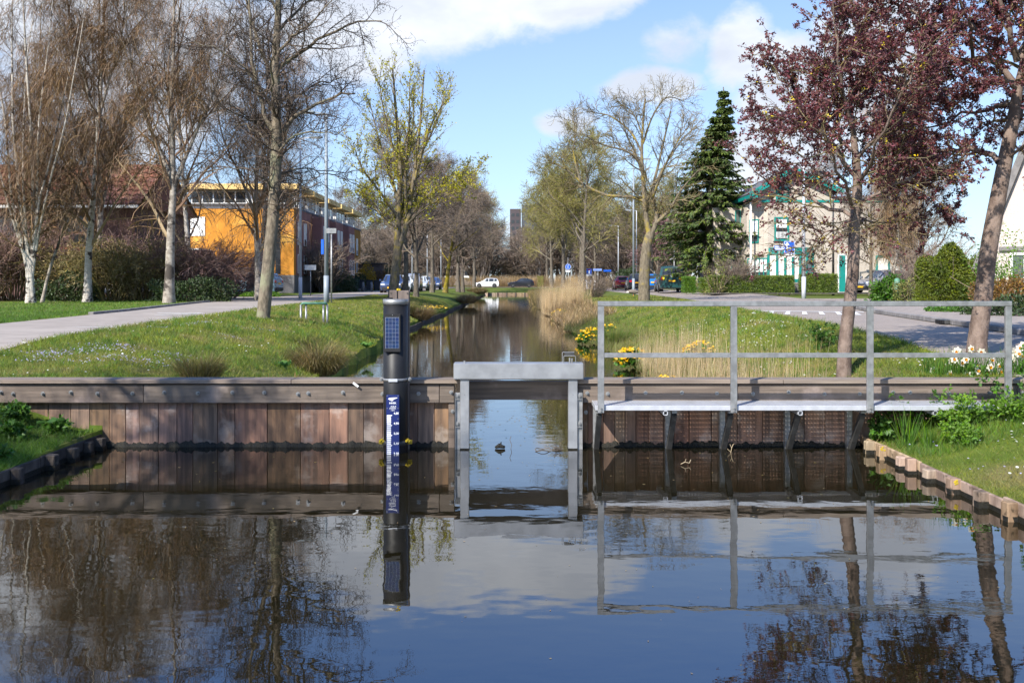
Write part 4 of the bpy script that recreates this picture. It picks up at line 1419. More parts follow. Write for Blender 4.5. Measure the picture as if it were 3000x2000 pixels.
bt = [o for o in bpy.data.objects if o.name.startswith('birch_tree') and 'tall single' in o['label']][0]
bt2 = [o for o in bpy.data.objects if o.name.startswith('birch_tree') and 'grey-barked' in o['label']][0]
bt3 = [o for o in bpy.data.objects if o.name.startswith('birch_tree') and 'multi-stemmed' in o['label']][0]
for src, x, y, rz, sc_, lab in ((bt, -30, 47, 2.1, 0.95, 'weeping birch standing at the picture edge beside the red brick house'), (bt2, -21.6, 49, 1.2, 1.0, 'weeping birch rising behind the tall white birch'),
                               (bt, -17.5, 51, 4.0, 1.02, 'weeping birch rising in front of the dark brick gable'), (bt2, -26.5, 60, 2.8, 1.1, 'weeping birch behind the red tiled roof'),
                               (bt, -14.8, 55, 0.7, 0.9, 'weeping birch whose twigs hang over the orange house'), (bt2, -11.6, 43, 3.4, 0.85, 'slim weeping birch behind the alder crown')):
    copy_thing(src, (x, y, G), rz, lab, 'weeping birches behind the asphalt street', sc_)

YE = 57.5
rg, tr_, cr_, P3 = birch(24, [([(0, 0, -.1), (0.35, 0, 1.8), (1.1, 0, 4.2), (1.5, 0.1, 6.0), (2.4, 0.3, 11.5)], .24), ([(1.1, 0, 4.0), (1.0, 0.1, 6.0), (0.9, 0.3, 8.0), (0.4, 0.5, 11)], .13)], 11, .2, nstr=6, nb=13, n2=8, bl=(0.28, 0.4), strand=(0.7, 1.8), first=0.42)
tree_obj('leaning_tree', 'bare tree with leaning trunk in front of the orange house', 'tree', (axx(728, YE), YE, G), tr_, cr_, MT['bark grey'], MT['twig birch'])

# --- alder with cones near the asphalt street
YD = 22.0
xD = axx(770, YD)
k_ = YD / FPX


def dpt(px, py, dy=0.0):
    return ((px - 770) * k_, dy, EYE - (py - HOR) * k_ - G)


rg = np.random.default_rng(31)
main = curve_pts([(0, 0, -0.15), dpt(772, 920), dpt(786, 780), dpt(803, 600), dpt(810, 400), dpt(807, 200), dpt(816, 0), dpt(812, -200), dpt(820, -420)], 26)
mr = np.interp(np.linspace(0, 1, 26), [0, 0.04, 0.10, 0.45, 0.6, 1], [0.27, 0.20, 0.160, 0.128, 0.10, 0.02])
limbs = [([dpt(806, 395), dpt(775, 330, -.1), dpt(757, 230, -.2), dpt(742, 100, -.2), dpt(735, -150, -.3)], 0.085),
         ([dpt(805, 420), dpt(835, 370, .1), dpt(890, 320, .2), dpt(980, 270, .3), dpt(1035, 265, .3)], 0.085),
         ([dpt(812, 205), dpt(850, 160, .2), dpt(930, 110, .2), dpt(1030, 60, .3), dpt(1110, 45, .3)], 0.07),
         ([dpt(812, 170), dpt(860, 120, -.3), dpt(905, 95, -.4), dpt(1000, 20, -.6)], 0.055),
         ([dpt(806, 260), dpt(770, 205, .3), dpt(735, 80, .5), dpt(690, -40, .7), dpt(640, -120, 1.0)], 0.075),
         ([dpt(808, 330), dpt(770, 260, -.5), dpt(700, 190, -.9), dpt(620, 160, -1.2)], 0.05),
         ([dpt(806, 470), dpt(850, 430, -.4), dpt(930, 400, -.8), dpt(1010, 420, -1.0)], 0.045),
         ([dpt(806, 450), dpt(760, 400, .5), dpt(690, 350, 1.0), dpt(640, 340, 1.2)], 0.045),
         ([dpt(806, 520), dpt(840, 490, .6), dpt(900, 480, 1.2), dpt(960, 500, 1.4)], 0.032),
         ([dpt(805, 560), dpt(770, 520, -.5), dpt(710, 505, -.9), dpt(660, 520, -1.0)], 0.030),
         ([dpt(812, 90), dpt(850, 30, .4), dpt(930, -60, .8), dpt(1050, -100, 1.2)], 0.055),
         ([dpt(814, 40), dpt(770, -40, .5), dpt(690, -140, .8), dpt(620, -160, 1)], 0.055),
         ([dpt(812, -60), dpt(860, -150, -.4), dpt(960, -220, -.6), dpt(1060, -220, -.8)], 0.05),
         ([dpt(812, -120), dpt(780, -220, -.3), dpt(720, -320, -.6)], 0.04),
         ([dpt(812, -150), dpt(850, -260, .3), dpt(900, -380, .5)], 0.04),
         ([dpt(810, 300), dpt(850, 250, .8), dpt(900, 200, 1.6), dpt(950, 170, 2.2)], 0.05),
         ([dpt(810, 350), dpt(820, 300, -.9), dpt(850, 240, -1.7), dpt(880, 200, -2.4)], 0.05)]
L1, R1 = [], []
for pts, rr in limbs:
    L1.append(curve_pts(pts, 11) + np.vstack([np.zeros(3), rg.normal(0, 0.03, (10, 3))]))
    R1.append(0.78 * rr * (1 - 0.75 * np.linspace(0, 1, 11)))
L1, R1 = np.array(L1), np.array(R1)
trunk = [tubes(main[None], mr[None], 18), tubes(L1, R1, 7)]
p, d, L, r = spawn(rg, L1, R1, 10, (0.15, 1.0), (45, 12), labs=(0.7, 1.5), fall=0.3, rr=0.55, rmin=0.012)
P2, R2 = grow(rg, p, d, L, r, 6, 0.17, (0, 0, 0.05), 0.35)
pm, dm_, Lm, rm = spawn(rg, main[None, 8:], mr[None, 8:], 46, (0.0, 0.98), (60, 15), labs=(0.6, 1.5), fall=0.2, rr=0.18, rmin=0.010)
Pm, Rm = grow(rg, pm, dm_, Lm, rm, 6, 0.18, (0, 0, 0.03), 0.35)
P2 = np.concatenate([P2, Pm])
R2 = np.concatenate([R2, Rm])
crown = [tubes(P2, R2, 4)]
p, d, L, r = spawn(rg, P2, R2, 10, (0.1, 1.0), (48, 16), labs=(0.30, 0.75), fall=0.3, rr=0.6, rmin=0.006)
P3, R3 = grow(rg, p, d, L, r, 4, 0.22, (0, 0, 0.0), 0.6)
crown.append(tubes(P3, R3, 3))
p, d, L, r = spawn(rg, P3, R3, 5, (0.2, 1.0), (50, 18), labs=(0.10, 0.34), fall=0.2, rr=0.8, rmin=0.0036)
P4, R4 = grow(rg, p, d, L, r, 3, 0.28, (0, 0, -0.03), 0.7)
crown.append(tubes(P4, R4, 2))
pick = rg.random(len(P4)) < 0.8
C = P4[pick][:, -1]
cone_v, cone_q = leaves(rg, np.repeat(C, 2, axis=0) + rg.normal(0, 0.012, (2 * len(C), 3)), (0.012, 0.022), 1.7, droop=0.6)
tree_obj('alder_tree', 'tall bare alder with dark cones on the grass beside the asphalt street', 'tree', (xD, YD, G), trunk, crown, MT['bark alder'], MT['twig alder'],
         extra=[('cones', cone_v, cone_q, MT['cone dark'])])
print('alder twigs', len(P3), len(P4))

# --- young maple with yellow-green leaf buds
YF = 51.0
kf = YF / FPX


def fpt(px, py, dy=0.0):
    return ((px - 1152) * kf, dy, EYE - (py - HOR) * kf - G)


rg = np.random.default_rng(41)
main = curve_pts([(0, 0, -.2), fpt(1152, 860), fpt(1158, 800), fpt(1165, 730)], 8)
limbs = [([fpt(1163, 735), fpt(1168, 620), fpt(1172, 480), fpt(1160, 330), fpt(1150, 200)], 0.20), ([fpt(1164, 740), fpt(1190, 660), fpt(1205, 560, .3), fpt(1225, 400, .4), fpt(1240, 200, .5)], 0.18),
         ([fpt(1168, 600), fpt(1140, 500, .3), fpt(1105, 400, .5), fpt(1080, 300, .6)], 0.10), ([fpt(1200, 580), fpt(1230, 480, -.3), fpt(1270, 360, -.5), fpt(1320, 290, -.8)], 0.10),
         ([fpt(1195, 640), fpt(1250, 570, .5), fpt(1320, 520, .9), fpt(1400, 490, 1.2)], 0.09), ([fpt(1168, 640), fpt(1120, 570, -.5), fpt(1070, 500, -1), fpt(1045, 430, -1.2)], 0.09),
         ([fpt(1168, 560), fpt(1185, 450, 1), fpt(1200, 330, 2.0), fpt(1195, 230, 2.6)], 0.09), ([fpt(1190, 620), fpt(1195, 500, -1), fpt(1210, 380, -2.0), fpt(1215, 260, -2.5)], 0.09),
         ([fpt(1190, 660), fpt(1240, 620, -.6), fpt(1310, 580, -1.2), fpt(1370, 560, -1.8)], 0.07), ([fpt(1165, 690), fpt(1120, 640, .6), fpt(1080, 590, 1.2), fpt(1050, 570, 1.5)], 0.07),
         ([fpt(1220, 470), fpt(1255, 400, .6), fpt(1290, 300, 1), fpt(1300, 230, 1.1)], 0.07), ([fpt(1165, 480), fpt(1145, 400, -.6), fpt(1125, 300, -1), fpt(1120, 240, -1.1)], 0.07)]
L1 = np.array([curve_pts(p_, 11) for p_, _ in limbs])
R1 = np.array([rr * (1 - 0.80 * np.linspace(0, 1, 11)) for _, rr in limbs])
trunk = [tubes(main[None], np.linspace(0.30, 0.235, 8)[None], 12), tubes(L1, R1, 8)]
p, d, L, r = spawn(rg, L1, R1, 16, (0.12, 1.0), (36, 10), labs=(0.9, 2.6), fall=0.45, rr=0.42, rmin=0.016)
P2, R2 = grow(rg, p, d, L, r, 6, 0.08, (0, 0, 0.10), 0.35)
crown = [tubes(P2, R2, 4)]
p, d, L, r = spawn(rg, P2, R2, 9, (0.15, 1.0), (40, 12), labs=(0.35, 1.0), fall=0.3, rr=0.6, rmin=0.010)
P3, R3 = grow(rg, p, d, L, r, 4, 0.10, (0, 0, 0.08), 0.5)
crown.append(tubes(P3, R3, 3))
C, ax = along(rg, P3, 9, (0.2, 1.0))
low = sstep(13, 3, C[:, 2])
keep = rg.random(len(C)) < 0.30 + 0.6 * low
lv = leaves(rg, C[keep] + rg.normal(0, 0.04, (keep.sum(), 3)), (0.055, 0.115), 1.2)
tree_obj('maple_tree', 'forked maple with yellow-green opening leaves on the grass bank', 'tree', (axx(1152, YF), YF, G), trunk, crown, MT['bark lichen'], MT['twig lichen'], (lv[0], lv[1], MT['leaf yellowgreen']))

# --- row trees on the left bank (bare, brown) and right bank (olive)
rgr, ta, ca, P4, P3 = broadleaf(51, 9.0, 0.15, n1=15, n2=9, n3=7, n4=5, first=0.24, spread=52, tw=0.0085, l1=(0.38, 0.52), wander=0.13, trop1=(0, 0, 0.05), trop3=(0, 0, -0.02))
LT = [((1189, 64), 1.25, 'bare brown tree with dark trunk just behind the forked maple', 0.4), ((1219, 57.5), 1.02, 'bare brown tree with straight dark trunk beside the yellow daffodils', 1.4),
      ((1266, 79), 1.2, 'bare brown tree with ridged dark trunk beyond the yellow daffodils', 2.6), ((1342, 97), 1.3, 'slender bare tree standing first of a close pair by the canal', 3.9),
      ((1356, 99), 1.2, 'slender bare tree standing second of a close pair by the canal', 5.0), ((1389, 128), 1.6, 'bare tree with pale leaning trunk at the white car', 0.9)]
base_tree = None
for (pxx, Y), s_, lab, rz in LT:
    if base_tree is None:
        base_tree = tree_obj('street_tree', lab, 'tree', (axx(pxx, Y), Y, G - 0.08), ta, ca, MT['bark grey'], MT['twig brown'], group='bare trees along the canal bank', rz=rz, scale=s_)
        index_children()
    else:
        copy_thing(base_tree, (axx(pxx, Y), Y, G - 0.08), rz, lab, None, s_)
rgr, tb, cb_, P4b, P3b = broadleaf(52, 9.0, 0.21, lean=(0.16, 0), n1=11, n2=8, n3=7, n4=4, first=0.30, spread=55, tw=0.012, l1=(0.40, 0.55), wander=0.13, trop1=(0, 0, 0.04), trop3=(0, 0, -0.02))
tree_obj('street_tree', 'bare tree with leaning yellow lichen-covered trunk by the canal', 'tree', (axx(1304, 83), 83, G - 0.08), tb, cb_, MT['bark lichen strong'], MT['twig brown'], rz=0.2)
# olive budding trees on the right
rgr, tc_, cc_, P4c, P3c = broadleaf(53, 11.0, 0.19, n1=16, n2=9, n3=7, n4=5, first=0.26, spread=48, tw=0.0105, l1=(0.40, 0.55), wander=0.12, trop1=(0, 0, 0.05), trop3=(0, 0, -0.03))
Cc, _a = along(rgr, P4c, 2)
lvv = leaves(rgr, Cc, (0.035, 0.08), 1.3)
RT = [(6.5, 86, 1.22, 'budding olive tree with pale trunk nearest the tall dry reeds', 0.3), (6.9, 95, 1.3, 'budding olive tree standing second in the row behind the reeds', 1.7), (6.6, 121, 1.45, 'budding olive tree with twin lichen trunks near the round blue sign', 2.9),
      (6.4, 150, 1.5, 'budding olive tree with pale grey trunk at the canal end', 4.1), (6.5, 172, 1.5, 'budding olive tree behind the black car', 5.2), (15.5, 160, 1.6, 'budding olive tree behind the blue street name signs', 0.8)]
ot = None
for X, Y, s_, lab, rz in RT:
    if ot is None:
        ot = tree_obj('budding_tree', lab, 'tree', (X, Y, G - .05), tc_, cc_, MT['bark grey'], MT['twig olive'], (lvv[0], lvv[1], MT['bud olive']), group='budding trees along the right bank', rz=rz, scale=s_)
        index_children()
    else:
        copy_thing(ot, (X, Y, G - .05), rz, lab, None, s_)

# --- big bare lichen tree by the right hand street
YG = 43.0
kg = YG / FPX


def gpt(px, py, dy=0.0):
    return ((px - 1887) * kg, dy, EYE - (py - HOR) * kg - G)


rg = np.random.default_rng(61)
main = curve_pts([(0, 0, -.2), gpt(1887, 865), gpt(1888, 800), gpt(1895, 720), gpt(1908, 680)], 9)
limbs = [([gpt(1905, 690), gpt(1893, 640), gpt(1885, 540), gpt(1880, 430), gpt(1890, 290)], 0.15), ([gpt(1908, 685), gpt(1925, 640), gpt(1915, 560, .3), gpt(1940, 450, .4), gpt(1970, 320, .5)], 0.12),
         ([gpt(1915, 660), gpt(1955, 620, -.3), gpt(1990, 560, -.5), gpt(2040, 500, -.8)], 0.09), ([gpt(1890, 590), gpt(1850, 575, .2), gpt(1780, 570, .4), gpt(1710, 535, .5), gpt(1660, 490, .6), gpt(1610, 470, .6)], 0.09),
         ([gpt(1883, 490), gpt(1840, 450, -.4), gpt(1760, 430, -.7), gpt(1700, 400, -.9)], 0.07), ([gpt(1882, 450), gpt(1850, 380, .5), gpt(1790, 330, .8), gpt(1740, 320, 1)], 0.06),
         ([gpt(1918, 540), gpt(1960, 470, .6), gpt(2010, 400, 1.0), gpt(2040, 370, 1.2)], 0.06), ([gpt(1884, 420), gpt(1905, 350, -.6), gpt(1940, 300, -1), gpt(1990, 310, -1.2)], 0.05),
         ([gpt(1912, 580), gpt(1935, 500, -1), gpt(1960, 440, -1.8), gpt(1985, 400, -2.2)], 0.06), ([gpt(1885, 520), gpt(1870, 440, 1), gpt(1850, 380, 1.8), gpt(1840, 330, 2.2)], 0.06),
         ([gpt(1883, 400), gpt(1862, 340, .2), gpt(1830, 300, .4)], 0.04), ([gpt(1700, 530), gpt(1680, 440, .2), gpt(1690, 380, .3), gpt(1670, 330, .3)], 0.05)]
L1 = np.array([curve_pts(p_, 11) for p_, _ in limbs])
R1 = np.array([rr * (1 - 0.75 * np.linspace(0, 1, 11)) for _, rr in limbs])
trunk = [tubes(main[None], np.linspace(0.30, 0.21, 9)[None], 12), tubes(L1, R1, 8)]
p, d, L, r = spawn(rg, L1, R1, 14, (0.2, 1.0), (42, 12), labs=(0.7, 2.0), fall=0.4, rr=0.45, rmin=0.014)
P2, R2 = grow(rg, p, d, L, r, 6, 0.17, (0, 0, 0.03), 0.35)
crown = [tubes(P2, R2, 4)]
p, d, L, r = spawn(rg, P2, R2, 8, (0.15, 1.0), (44, 14), labs=(0.3, 0.9), fall=0.3, rr=0.6, rmin=0.009)
P3, R3 = grow(rg, p, d, L, r, 4, 0.20, (0, 0, 0.02), 0.5)
crown.append(tubes(P3, R3, 3))
p, d, L, r = spawn(rg, P3, R3, 3, (0.2, 1.0), (42, 14), labs=(0.15, 0.45), fall=0.3, rr=0.8, rmin=0.007)
P4, R4 = grow(rg, p, d, L, r, 2, 0.2, (0, 0, 0.02), 0.6)
crown.append(tubes(P4, R4, 3))
tree_obj('bare_tree', 'spreading bare tree with yellow lichen on its bent trunk beside the railing corner', 'tree', (axx(1887, YG), YG, G), trunk, crown, MT['bark lichen'], MT['twig lichen'])

# --- purple leaved plums at the right
def plum(name, label, Y, px0, py0, mainpts, mr, limbs, seed, zb, nleaf=1.0, big=1.0, thin=(0, 0.1)):
    kk = Y / FPX

    def q(px, py, dy=0.0):
        return ((px - px0) * kk, dy, EYE - (py - HOR) * kk - zb)
    rg = np.random.default_rng(seed)
    main = curve_pts([(0, 0, -.15)] + [q(*m) for m in mainpts], 16)
    mrr = np.interp(np.linspace(0, 1, 16), np.linspace(0, 1, len(mr)), mr)
    trunk = [tubes(main[None], mrr[None], 16)]
    L1 = np.array([curve_pts([q(*m) for m in p_], 11) for p_, _ in limbs])
    L1[:, 1:] += rg.normal(0, 0.02, L1[:, 1:].shape)
    R1 = np.array([rr * (1 - 0.75 * np.linspace(0, 1, 11)) for _, rr in limbs])
    trunk.append(tubes(L1, R1, 7))
    p, d, L, r = spawn(rg, L1, R1, 12, (0.12, 1.0), (50, 14), labs=(0.45 * big, 1.05 * big), fall=0.3, rr=0.5, rmin=0.007)
    P2, R2 = grow(rg, p, d, L, r, 6, 0.18, (0, 0, 0.02), 0.35)
    crown = [tubes(P2, R2, 4)]
    p, d, L, r = spawn(rg, P2, R2, 8, (0.1, 1.0), (48, 16), labs=(0.15 * big, 0.5 * big), fall=0.3, rr=0.6, rmin=0.0035)
    P3, R3 = grow(rg, p, d, L, r, 4, 0.22, (0, 0, 0.0), 0.5)
    crown.append(tubes(P3, R3, 3))
    # leaf clusters: rosettes along the twigs
    C, ax = along(rg, P3, max(1, int(round(8 * nleaf))), (0.10, 1.0))
    keep = rg.random(len(C)) < 0.14 + 0.86 * sstep(thin[0], thin[1], C[:, 2])
    C, ax = C[keep], ax[keep]
    cl = np.repeat(C, 6, axis=0) + rg.normal(0, 0.014, (len(C) * 6, 3))
    lv = leaves(rg, cl, (0.011, 0.028), 1.9, axis=np.repeat(ax, 6, axis=0) * 0.4)
    Cl, _ = along(rg, P2, 2)
    sel = rg.random(len(Cl)) < 0.6
    ly = leaves(rg, np.repeat(Cl[sel], 5, axis=0) + rg.normal(0, 0.02, (sel.sum() * 5, 3)), (0.012, 0.026), 1.6)
    print(name, 'leaves', len(cl))
    return tree_obj(name, label, 'tree', ((px0 - 1500) * kk, Y, zb), trunk, crown, MT['bark plum'], MT['twig lichen'], (lv[0], lv[1], MT['leaf purple']), extra=[('lichen', ly[0], ly[1], MT['lichen yellow'])])


YH = 11.3
plum('plum_tree', 'slender purple-leaved plum standing on the lawn behind the railing', YH, 2472, 1050,
     [(2476, 1000), (2488, 900), (2500, 780), (2503, 660), (2512, 560), (2508, 470), (2500, 400)], [0.090, 0.078, 0.073, 0.069, 0.064, 0.057, 0.047, 0.035],
     [([(2505, 560), (2560, 470, .1), (2620, 400, .2), (2700, 360, .3)], .028), ([(2508, 520), (2440, 440, -.1), (2380, 380, -.2), (2300, 340, -.2)], .028), ([(2502, 400), (2480, 300, .1), (2470, 180, .2), (2490, 60, .3)], .026),
      ([(2504, 640), (2440, 600, .3), (2370, 560, .5), (2290, 520, .6), (2240, 470, .6)], .026), ([(2505, 600), (2570, 560, -.3), (2640, 520, -.4), (2720, 500, -.5)], .024), ([(2508, 470), (2560, 380, -.4), (2590, 270, -.6), (2640, 150, -.7)], .024),
      ([(2506, 450), (2430, 340, .3), (2360, 250, .4), (2300, 180, .5)], .024), ([(2500, 420), (2540, 320, .5), (2560, 210, .8), (2560, 90, 1)], .022), ([(2504, 610), (2450, 650, -.3), (2380, 690, -.4), (2310, 640, -.5)], .018),
      ([(2505, 620), (2420, 540, -.6), (2340, 440, -1), (2260, 400, -1.2)], .022), ([(2503, 660), (2560, 640, .2), (2620, 650, .3), (2680, 620, .4)], .018), ([(2500, 400), (2440, 260, -.4), (2400, 140, -.6), (2380, 40, -.7)], .022),
      ([(2506, 540), (2500, 440, -.8), (2520, 330, -1.2), (2540, 240, -1.4)], .02), ([(2505, 560), (2470, 480, .8), (2420, 400, 1.2), (2400, 330, 1.4)], .02), ([(2503, 690), (2450, 700, .3), (2400, 740, .4), (2360, 720, .4)], .012)],
     81, G - 0.17, nleaf=0.9, thin=(1.5, 3.1))
YI = 11.9
plum('plum_tree', 'stout purple-leaved plum with leaning trunk behind the daffodils', YI, 2862, 1030,
     [(2864, 990), (2880, 880), (2895, 740), (2920, 600), (2945, 470), (2970, 340), (2985, 240)], [0.140, 0.116, 0.108, 0.104, 0.098, 0.09, 0.075, 0.055],
     [([(2925, 475), (2890, 440, .1), (2830, 430, .2), (2760, 440, .3), (2680, 420, .4), (2620, 380, .4)], .042), ([(2975, 250), (2920, 170, .1), (2850, 170, .2), (2760, 190, .3), (2680, 230, .3)], .045), ([(2985, 240), (3010, 140, .1), (3060, 20, .2), (3100, -100, .2)], .05),
      ([(2980, 180), (2930, 80, -.2), (2880, -20, -.3), (2840, -140, -.4)], .042), ([(2960, 380), (3020, 320, .2), (3090, 260, .3), (3160, 220, .3)], .036), ([(2978, 260), (2900, 250, -.4), (2820, 270, -.6), (2740, 300, -.7)], .03),
      ([(2930, 120), (2850, 60, .2), (2760, 60, .3), (2660, 90, .3), (2580, 130, .3)], .032), ([(2880, -10), (2780, -60, .1), (2680, -40, .2), (2590, 10, .2)], .028), ([(2975, 300), (2930, 300, .8), (2870, 320, 1.3), (2800, 330, 1.6)], .026),
      ([(2985, 220), (3040, 180, -.6), (3100, 150, -1.0), (3150, 100, -1.2)], .026), ([(2940, 470), (2980, 430, -.5), (3020, 420, -.8), (3070, 400, -1)], .022), ([(2930, 90), (2960, -40, .3), (2990, -160, .4), (3030, -280, .5)], .03),
      ([(2840, 430), (2800, 490, .1), (2750, 540, .2), (2690, 560, .2)], .018), ([(2850, 170), (2790, 110, -.5), (2710, 40, -.8), (2640, -40, -1.0)], .024), ([(2760, 190), (2690, 150, .2), (2600, 160, .3), (2520, 190, .3)], .02), ([(2700, 60), (2640, -20, .3), (2560, -60, .4), (2500, -50, .4)], .02)],
     82, G - 0.02, nleaf=1.4)

# ------------------------------------------------------------------ buildings
def window(parent, x0, x1, z0, z1, y, frame, glass, name='window', fw=0.07, bars=(), hbars=(), proud=0.05, face='y', sill=None, blind=None, xpos=0.0):
    """window as frame (part) with pane sub-parts; face 'y': wall looks to -Y at y; face 'x': wall looks to +X at y, x range runs along Y"""
    f = MB()

    def bx(m, a0, a1, d0, d1, c0, c1):
        if face == 'y':
            m.box(a0, a1, y - d1, y - d0, c0, c1)
        else:
            m.box(y + d0, y + d1, a0, a1, c0, c1)
    bx(f, x0, x1, 0.0, proud, z1 - fw, z1)
    bx(f, x0, x1, 0.0, proud, z0, z0 + fw)
    bx(f, x0, x0 + fw, 0.0, proud, z0 + fw, z1 - fw)
    bx(f, x1 - fw, x1, 0.0, proud, z0 + fw, z1 - fw)
    for b in bars:
        bx(f, b - fw * 0.45, b + fw * 0.45, 0.002, proud - 0.003, z0 + fw, z1 - fw)
    for h in hbars:
        bx(f, x0 + fw, x1 - fw, 0.004, proud - 0.006, h - fw * 0.4, h + fw * 0.4)
    o = f.build(name, frame, parent)
    xs = [x0 + fw] + sorted(bars) + [x1 - fw]
    for a, b in zip(xs[:-1], xs[1:]):
        g = MB()
        bx(g, a, b, 0.004, 0.014, z0 + fw, z1 - fw)
        g.build('pane', glass, o)
        if blind:
            g = MB()
            bx(g, a + 0.02, b - 0.02, 0.0145, 0.018, z0 + fw + (z1 - z0) * blind[1], z1 - fw)
            g.build('blind', blind[0], o)
    if sill:
        g = MB()
        bx(g, x0 - 0.06, x1 + 0.06, 0.0, proud + 0.05, z0 - 0.06, z0 - 0.002)
        g.build('sill', sill, o)
    return o


# --- orange terrace on the left: gable house first, four more along the street
OX = -17.2
UY = [74.0, 80.4, 87.0, 93.6, 100.2, 106.6]
olabels = ['orange rendered gable house with yellow penthouse fascia and grey brick plinth', 'mauve terrace house with ochre strip next to the orange gable house',
           'mauve terrace house with yellow penthouse, third in the terrace', 'mauve terrace house with yellow penthouse, fourth in the terrace', 'ochre end house of the terrace with tall white stair window']
for i in range(5):
    ya, yb = UY[i], UY[i + 1]
    h = thing('terrace_house', olabels[i], 'house', (OX, ya, G), group='terrace houses with yellow penthouses')
    d = yb - ya
    zt = 6.66
    wmat = MT['render orange'] if i == 0 else MT['render mauve'] if i < 4 else MT['render ochre']
    MB().box(-10.2, 0, 0.005, d - 0.005, 1.42, zt, 0.0).build('wall', wmat, h)
    MB().box(-10.22, 0.03, 0.0, d - 0.006, 0, 1.42).build('plinth', MT['brick grey'], h)
    MB().box(-10.25, 0.06, -0.02, d + 0.02 if i == 4 else d - 0.01, zt, zt + 0.14).build('parapet', MT['roof felt'], h)
    if 0 < i < 4:
        MB().box(0.0, 0.9, d * 0.02, d * 0.55, 1.2, zt - 0.2, 0.05).build('bay', MT['render mauve'], h)
        MB().box(0.0, 0.04, d * 0.68, d * 0.98, 1.42, zt - 0.02).build('ochre_strip', MT['render ochre'], h)
        xf = 0.9
    else:
        xf = 0.0
        if i == 0:
            MB().box(0.0, 0.03, 0.7, d - 0.3, 1.44, zt - 0.02).build('street_face', MT['render mauve'], h)
            xf = 0.03
    # street windows
    for z0, z1 in ((3.85, 5.7), (1.55, 3.1)):
        for k in range(2):
            a = d * 0.10 + k * 1.55 if xf > 0.5 else 1.2 + k * 2.2
            window(h, a, a + 0.95, z0, z1, xf, MT['white paint'], MT['glass dark'], face='x', fw=0.07, proud=0.05, sill=MT['dark frame'], blind=(MT['blind'], 0.25) if z0 > 3 else None)
    # penthouse
    ph = MB()
    px0, px1 = (-8.6, -0.5) if i == 0 else (-8.0, -0.6)
    ph.box(px0, px1, 1.3, d - 0.3, zt + 0.14, zt + 1.55)
    p = ph.build('penthouse', MT['dark frame'] if i == 0 else MT['white paint'], h)
    sl2 = MB().box(px0 - 0.5, px1 + 0.75, 0.55, d + 0.1 if i == 4 else d - 0.12, zt + 1.57, zt + 2.02, 0.02).build('penthouse_roof', MT['fascia yellow'], h)
    nb = 9 if i == 0 else 6
    for k in range(nb):
        a = px0 + 0.1 + (px1 - px0 - 0.2) * k / nb
        b = px0 + 0.1 + (px1 - px0 - 0.2) * (k + 1) / nb
        window(h, a, b, zt + 0.5, zt + 1.5, 1.3, MT['white paint'], MT['glass dark'], fw=0.05, proud=0.04, blind=(MT['white paint'], 0.0) if (k * 3 + i) % 7 in (1, 4) else None)
    for k in range(3):
        a = 1.5 + k * 1.45
        if a + 1.3 < d - 0.3:
            window(h, a, a + 1.3, zt + 0.5, zt + 1.5, px1, MT['white paint'], MT['glass green'], face='x', fw=0.05, proud=0.04)
    # balcony rail
    rl = MB()
    for k in range(9):
        yy = 0.2 + (d - 0.4) * k / 8
        rl.bar((0.0, yy, zt + 0.14), (0.0, yy, zt + 0.85), 0.03, 0.03)
    rl.bar((0, 0.2, zt + 0.85), (0, d - 0.2, zt + 0.85), 0.04, 0.04)
    rl.build('balcony_rail', MT['white paint'], h)
    if i == 0:
        MB().box(-1.45, -1.05, -0.015, 0.02, 1.5, 5.6).build('slit_window', MT['glass dark'], h)
        for zz in (2.2, 3.3, 4.2, 5.0):
            MB().box(-1.44, -1.06, -0.03, -0.0155, zz, zz + 0.05).build('glazing_bar', MT['dark frame'], h)
        window(h, -9.6, -7.0, 4.5, 6.0, 0.0, MT['white paint'], MT['glass dark'], fw=0.08, bars=(-8.7, -7.9), blind=(MT['white paint'], 0.0))
        # dark brick shed in front of the gable
        MB().box(-10.0, -6.6, -3.0, -0.01, 0, 3.3).build('shed', MT['brick red'], h)
        MB().box(-10.1, -6.5, -3.08, -0.02, 3.3, 3.42).build('shed_roof', MT['white paint'], h)
    if i == 4:
        window(h, 1.0, 2.0, 1.5, 5.2, 0.0, MT['white paint'], MT['blind'], face='x', fw=0.06, hbars=(2.6, 3.8, 4.6))
        MB().box(0.0, 2.6, 5.4, 7.0, 0.8, 2.9).build('porch', MT['wood boards'], h)
        for k in range(8):
            MB().box(0.02, 2.6, 5.36, 5.398, 0.86 + k * 0.25, 1.08 + k * 0.25).build('slat', MT['wood boards'], h)
        MB().box(-0.1, 3.1, 5.2, 7.2, 2.92, 3.05).build('porch_roof', MT['dark frame'], h)
    # front steps
    if i > 0:
        st = MB()
        for k in range(4):
            st.box(1.0 + 0.35 * k, 1.0 + 0.35 * (k + 1), d * 0.6, d * 0.8, 0, 0.9 - 0.22 * k)
        st.build('front_steps', MT['brick grey'], h)

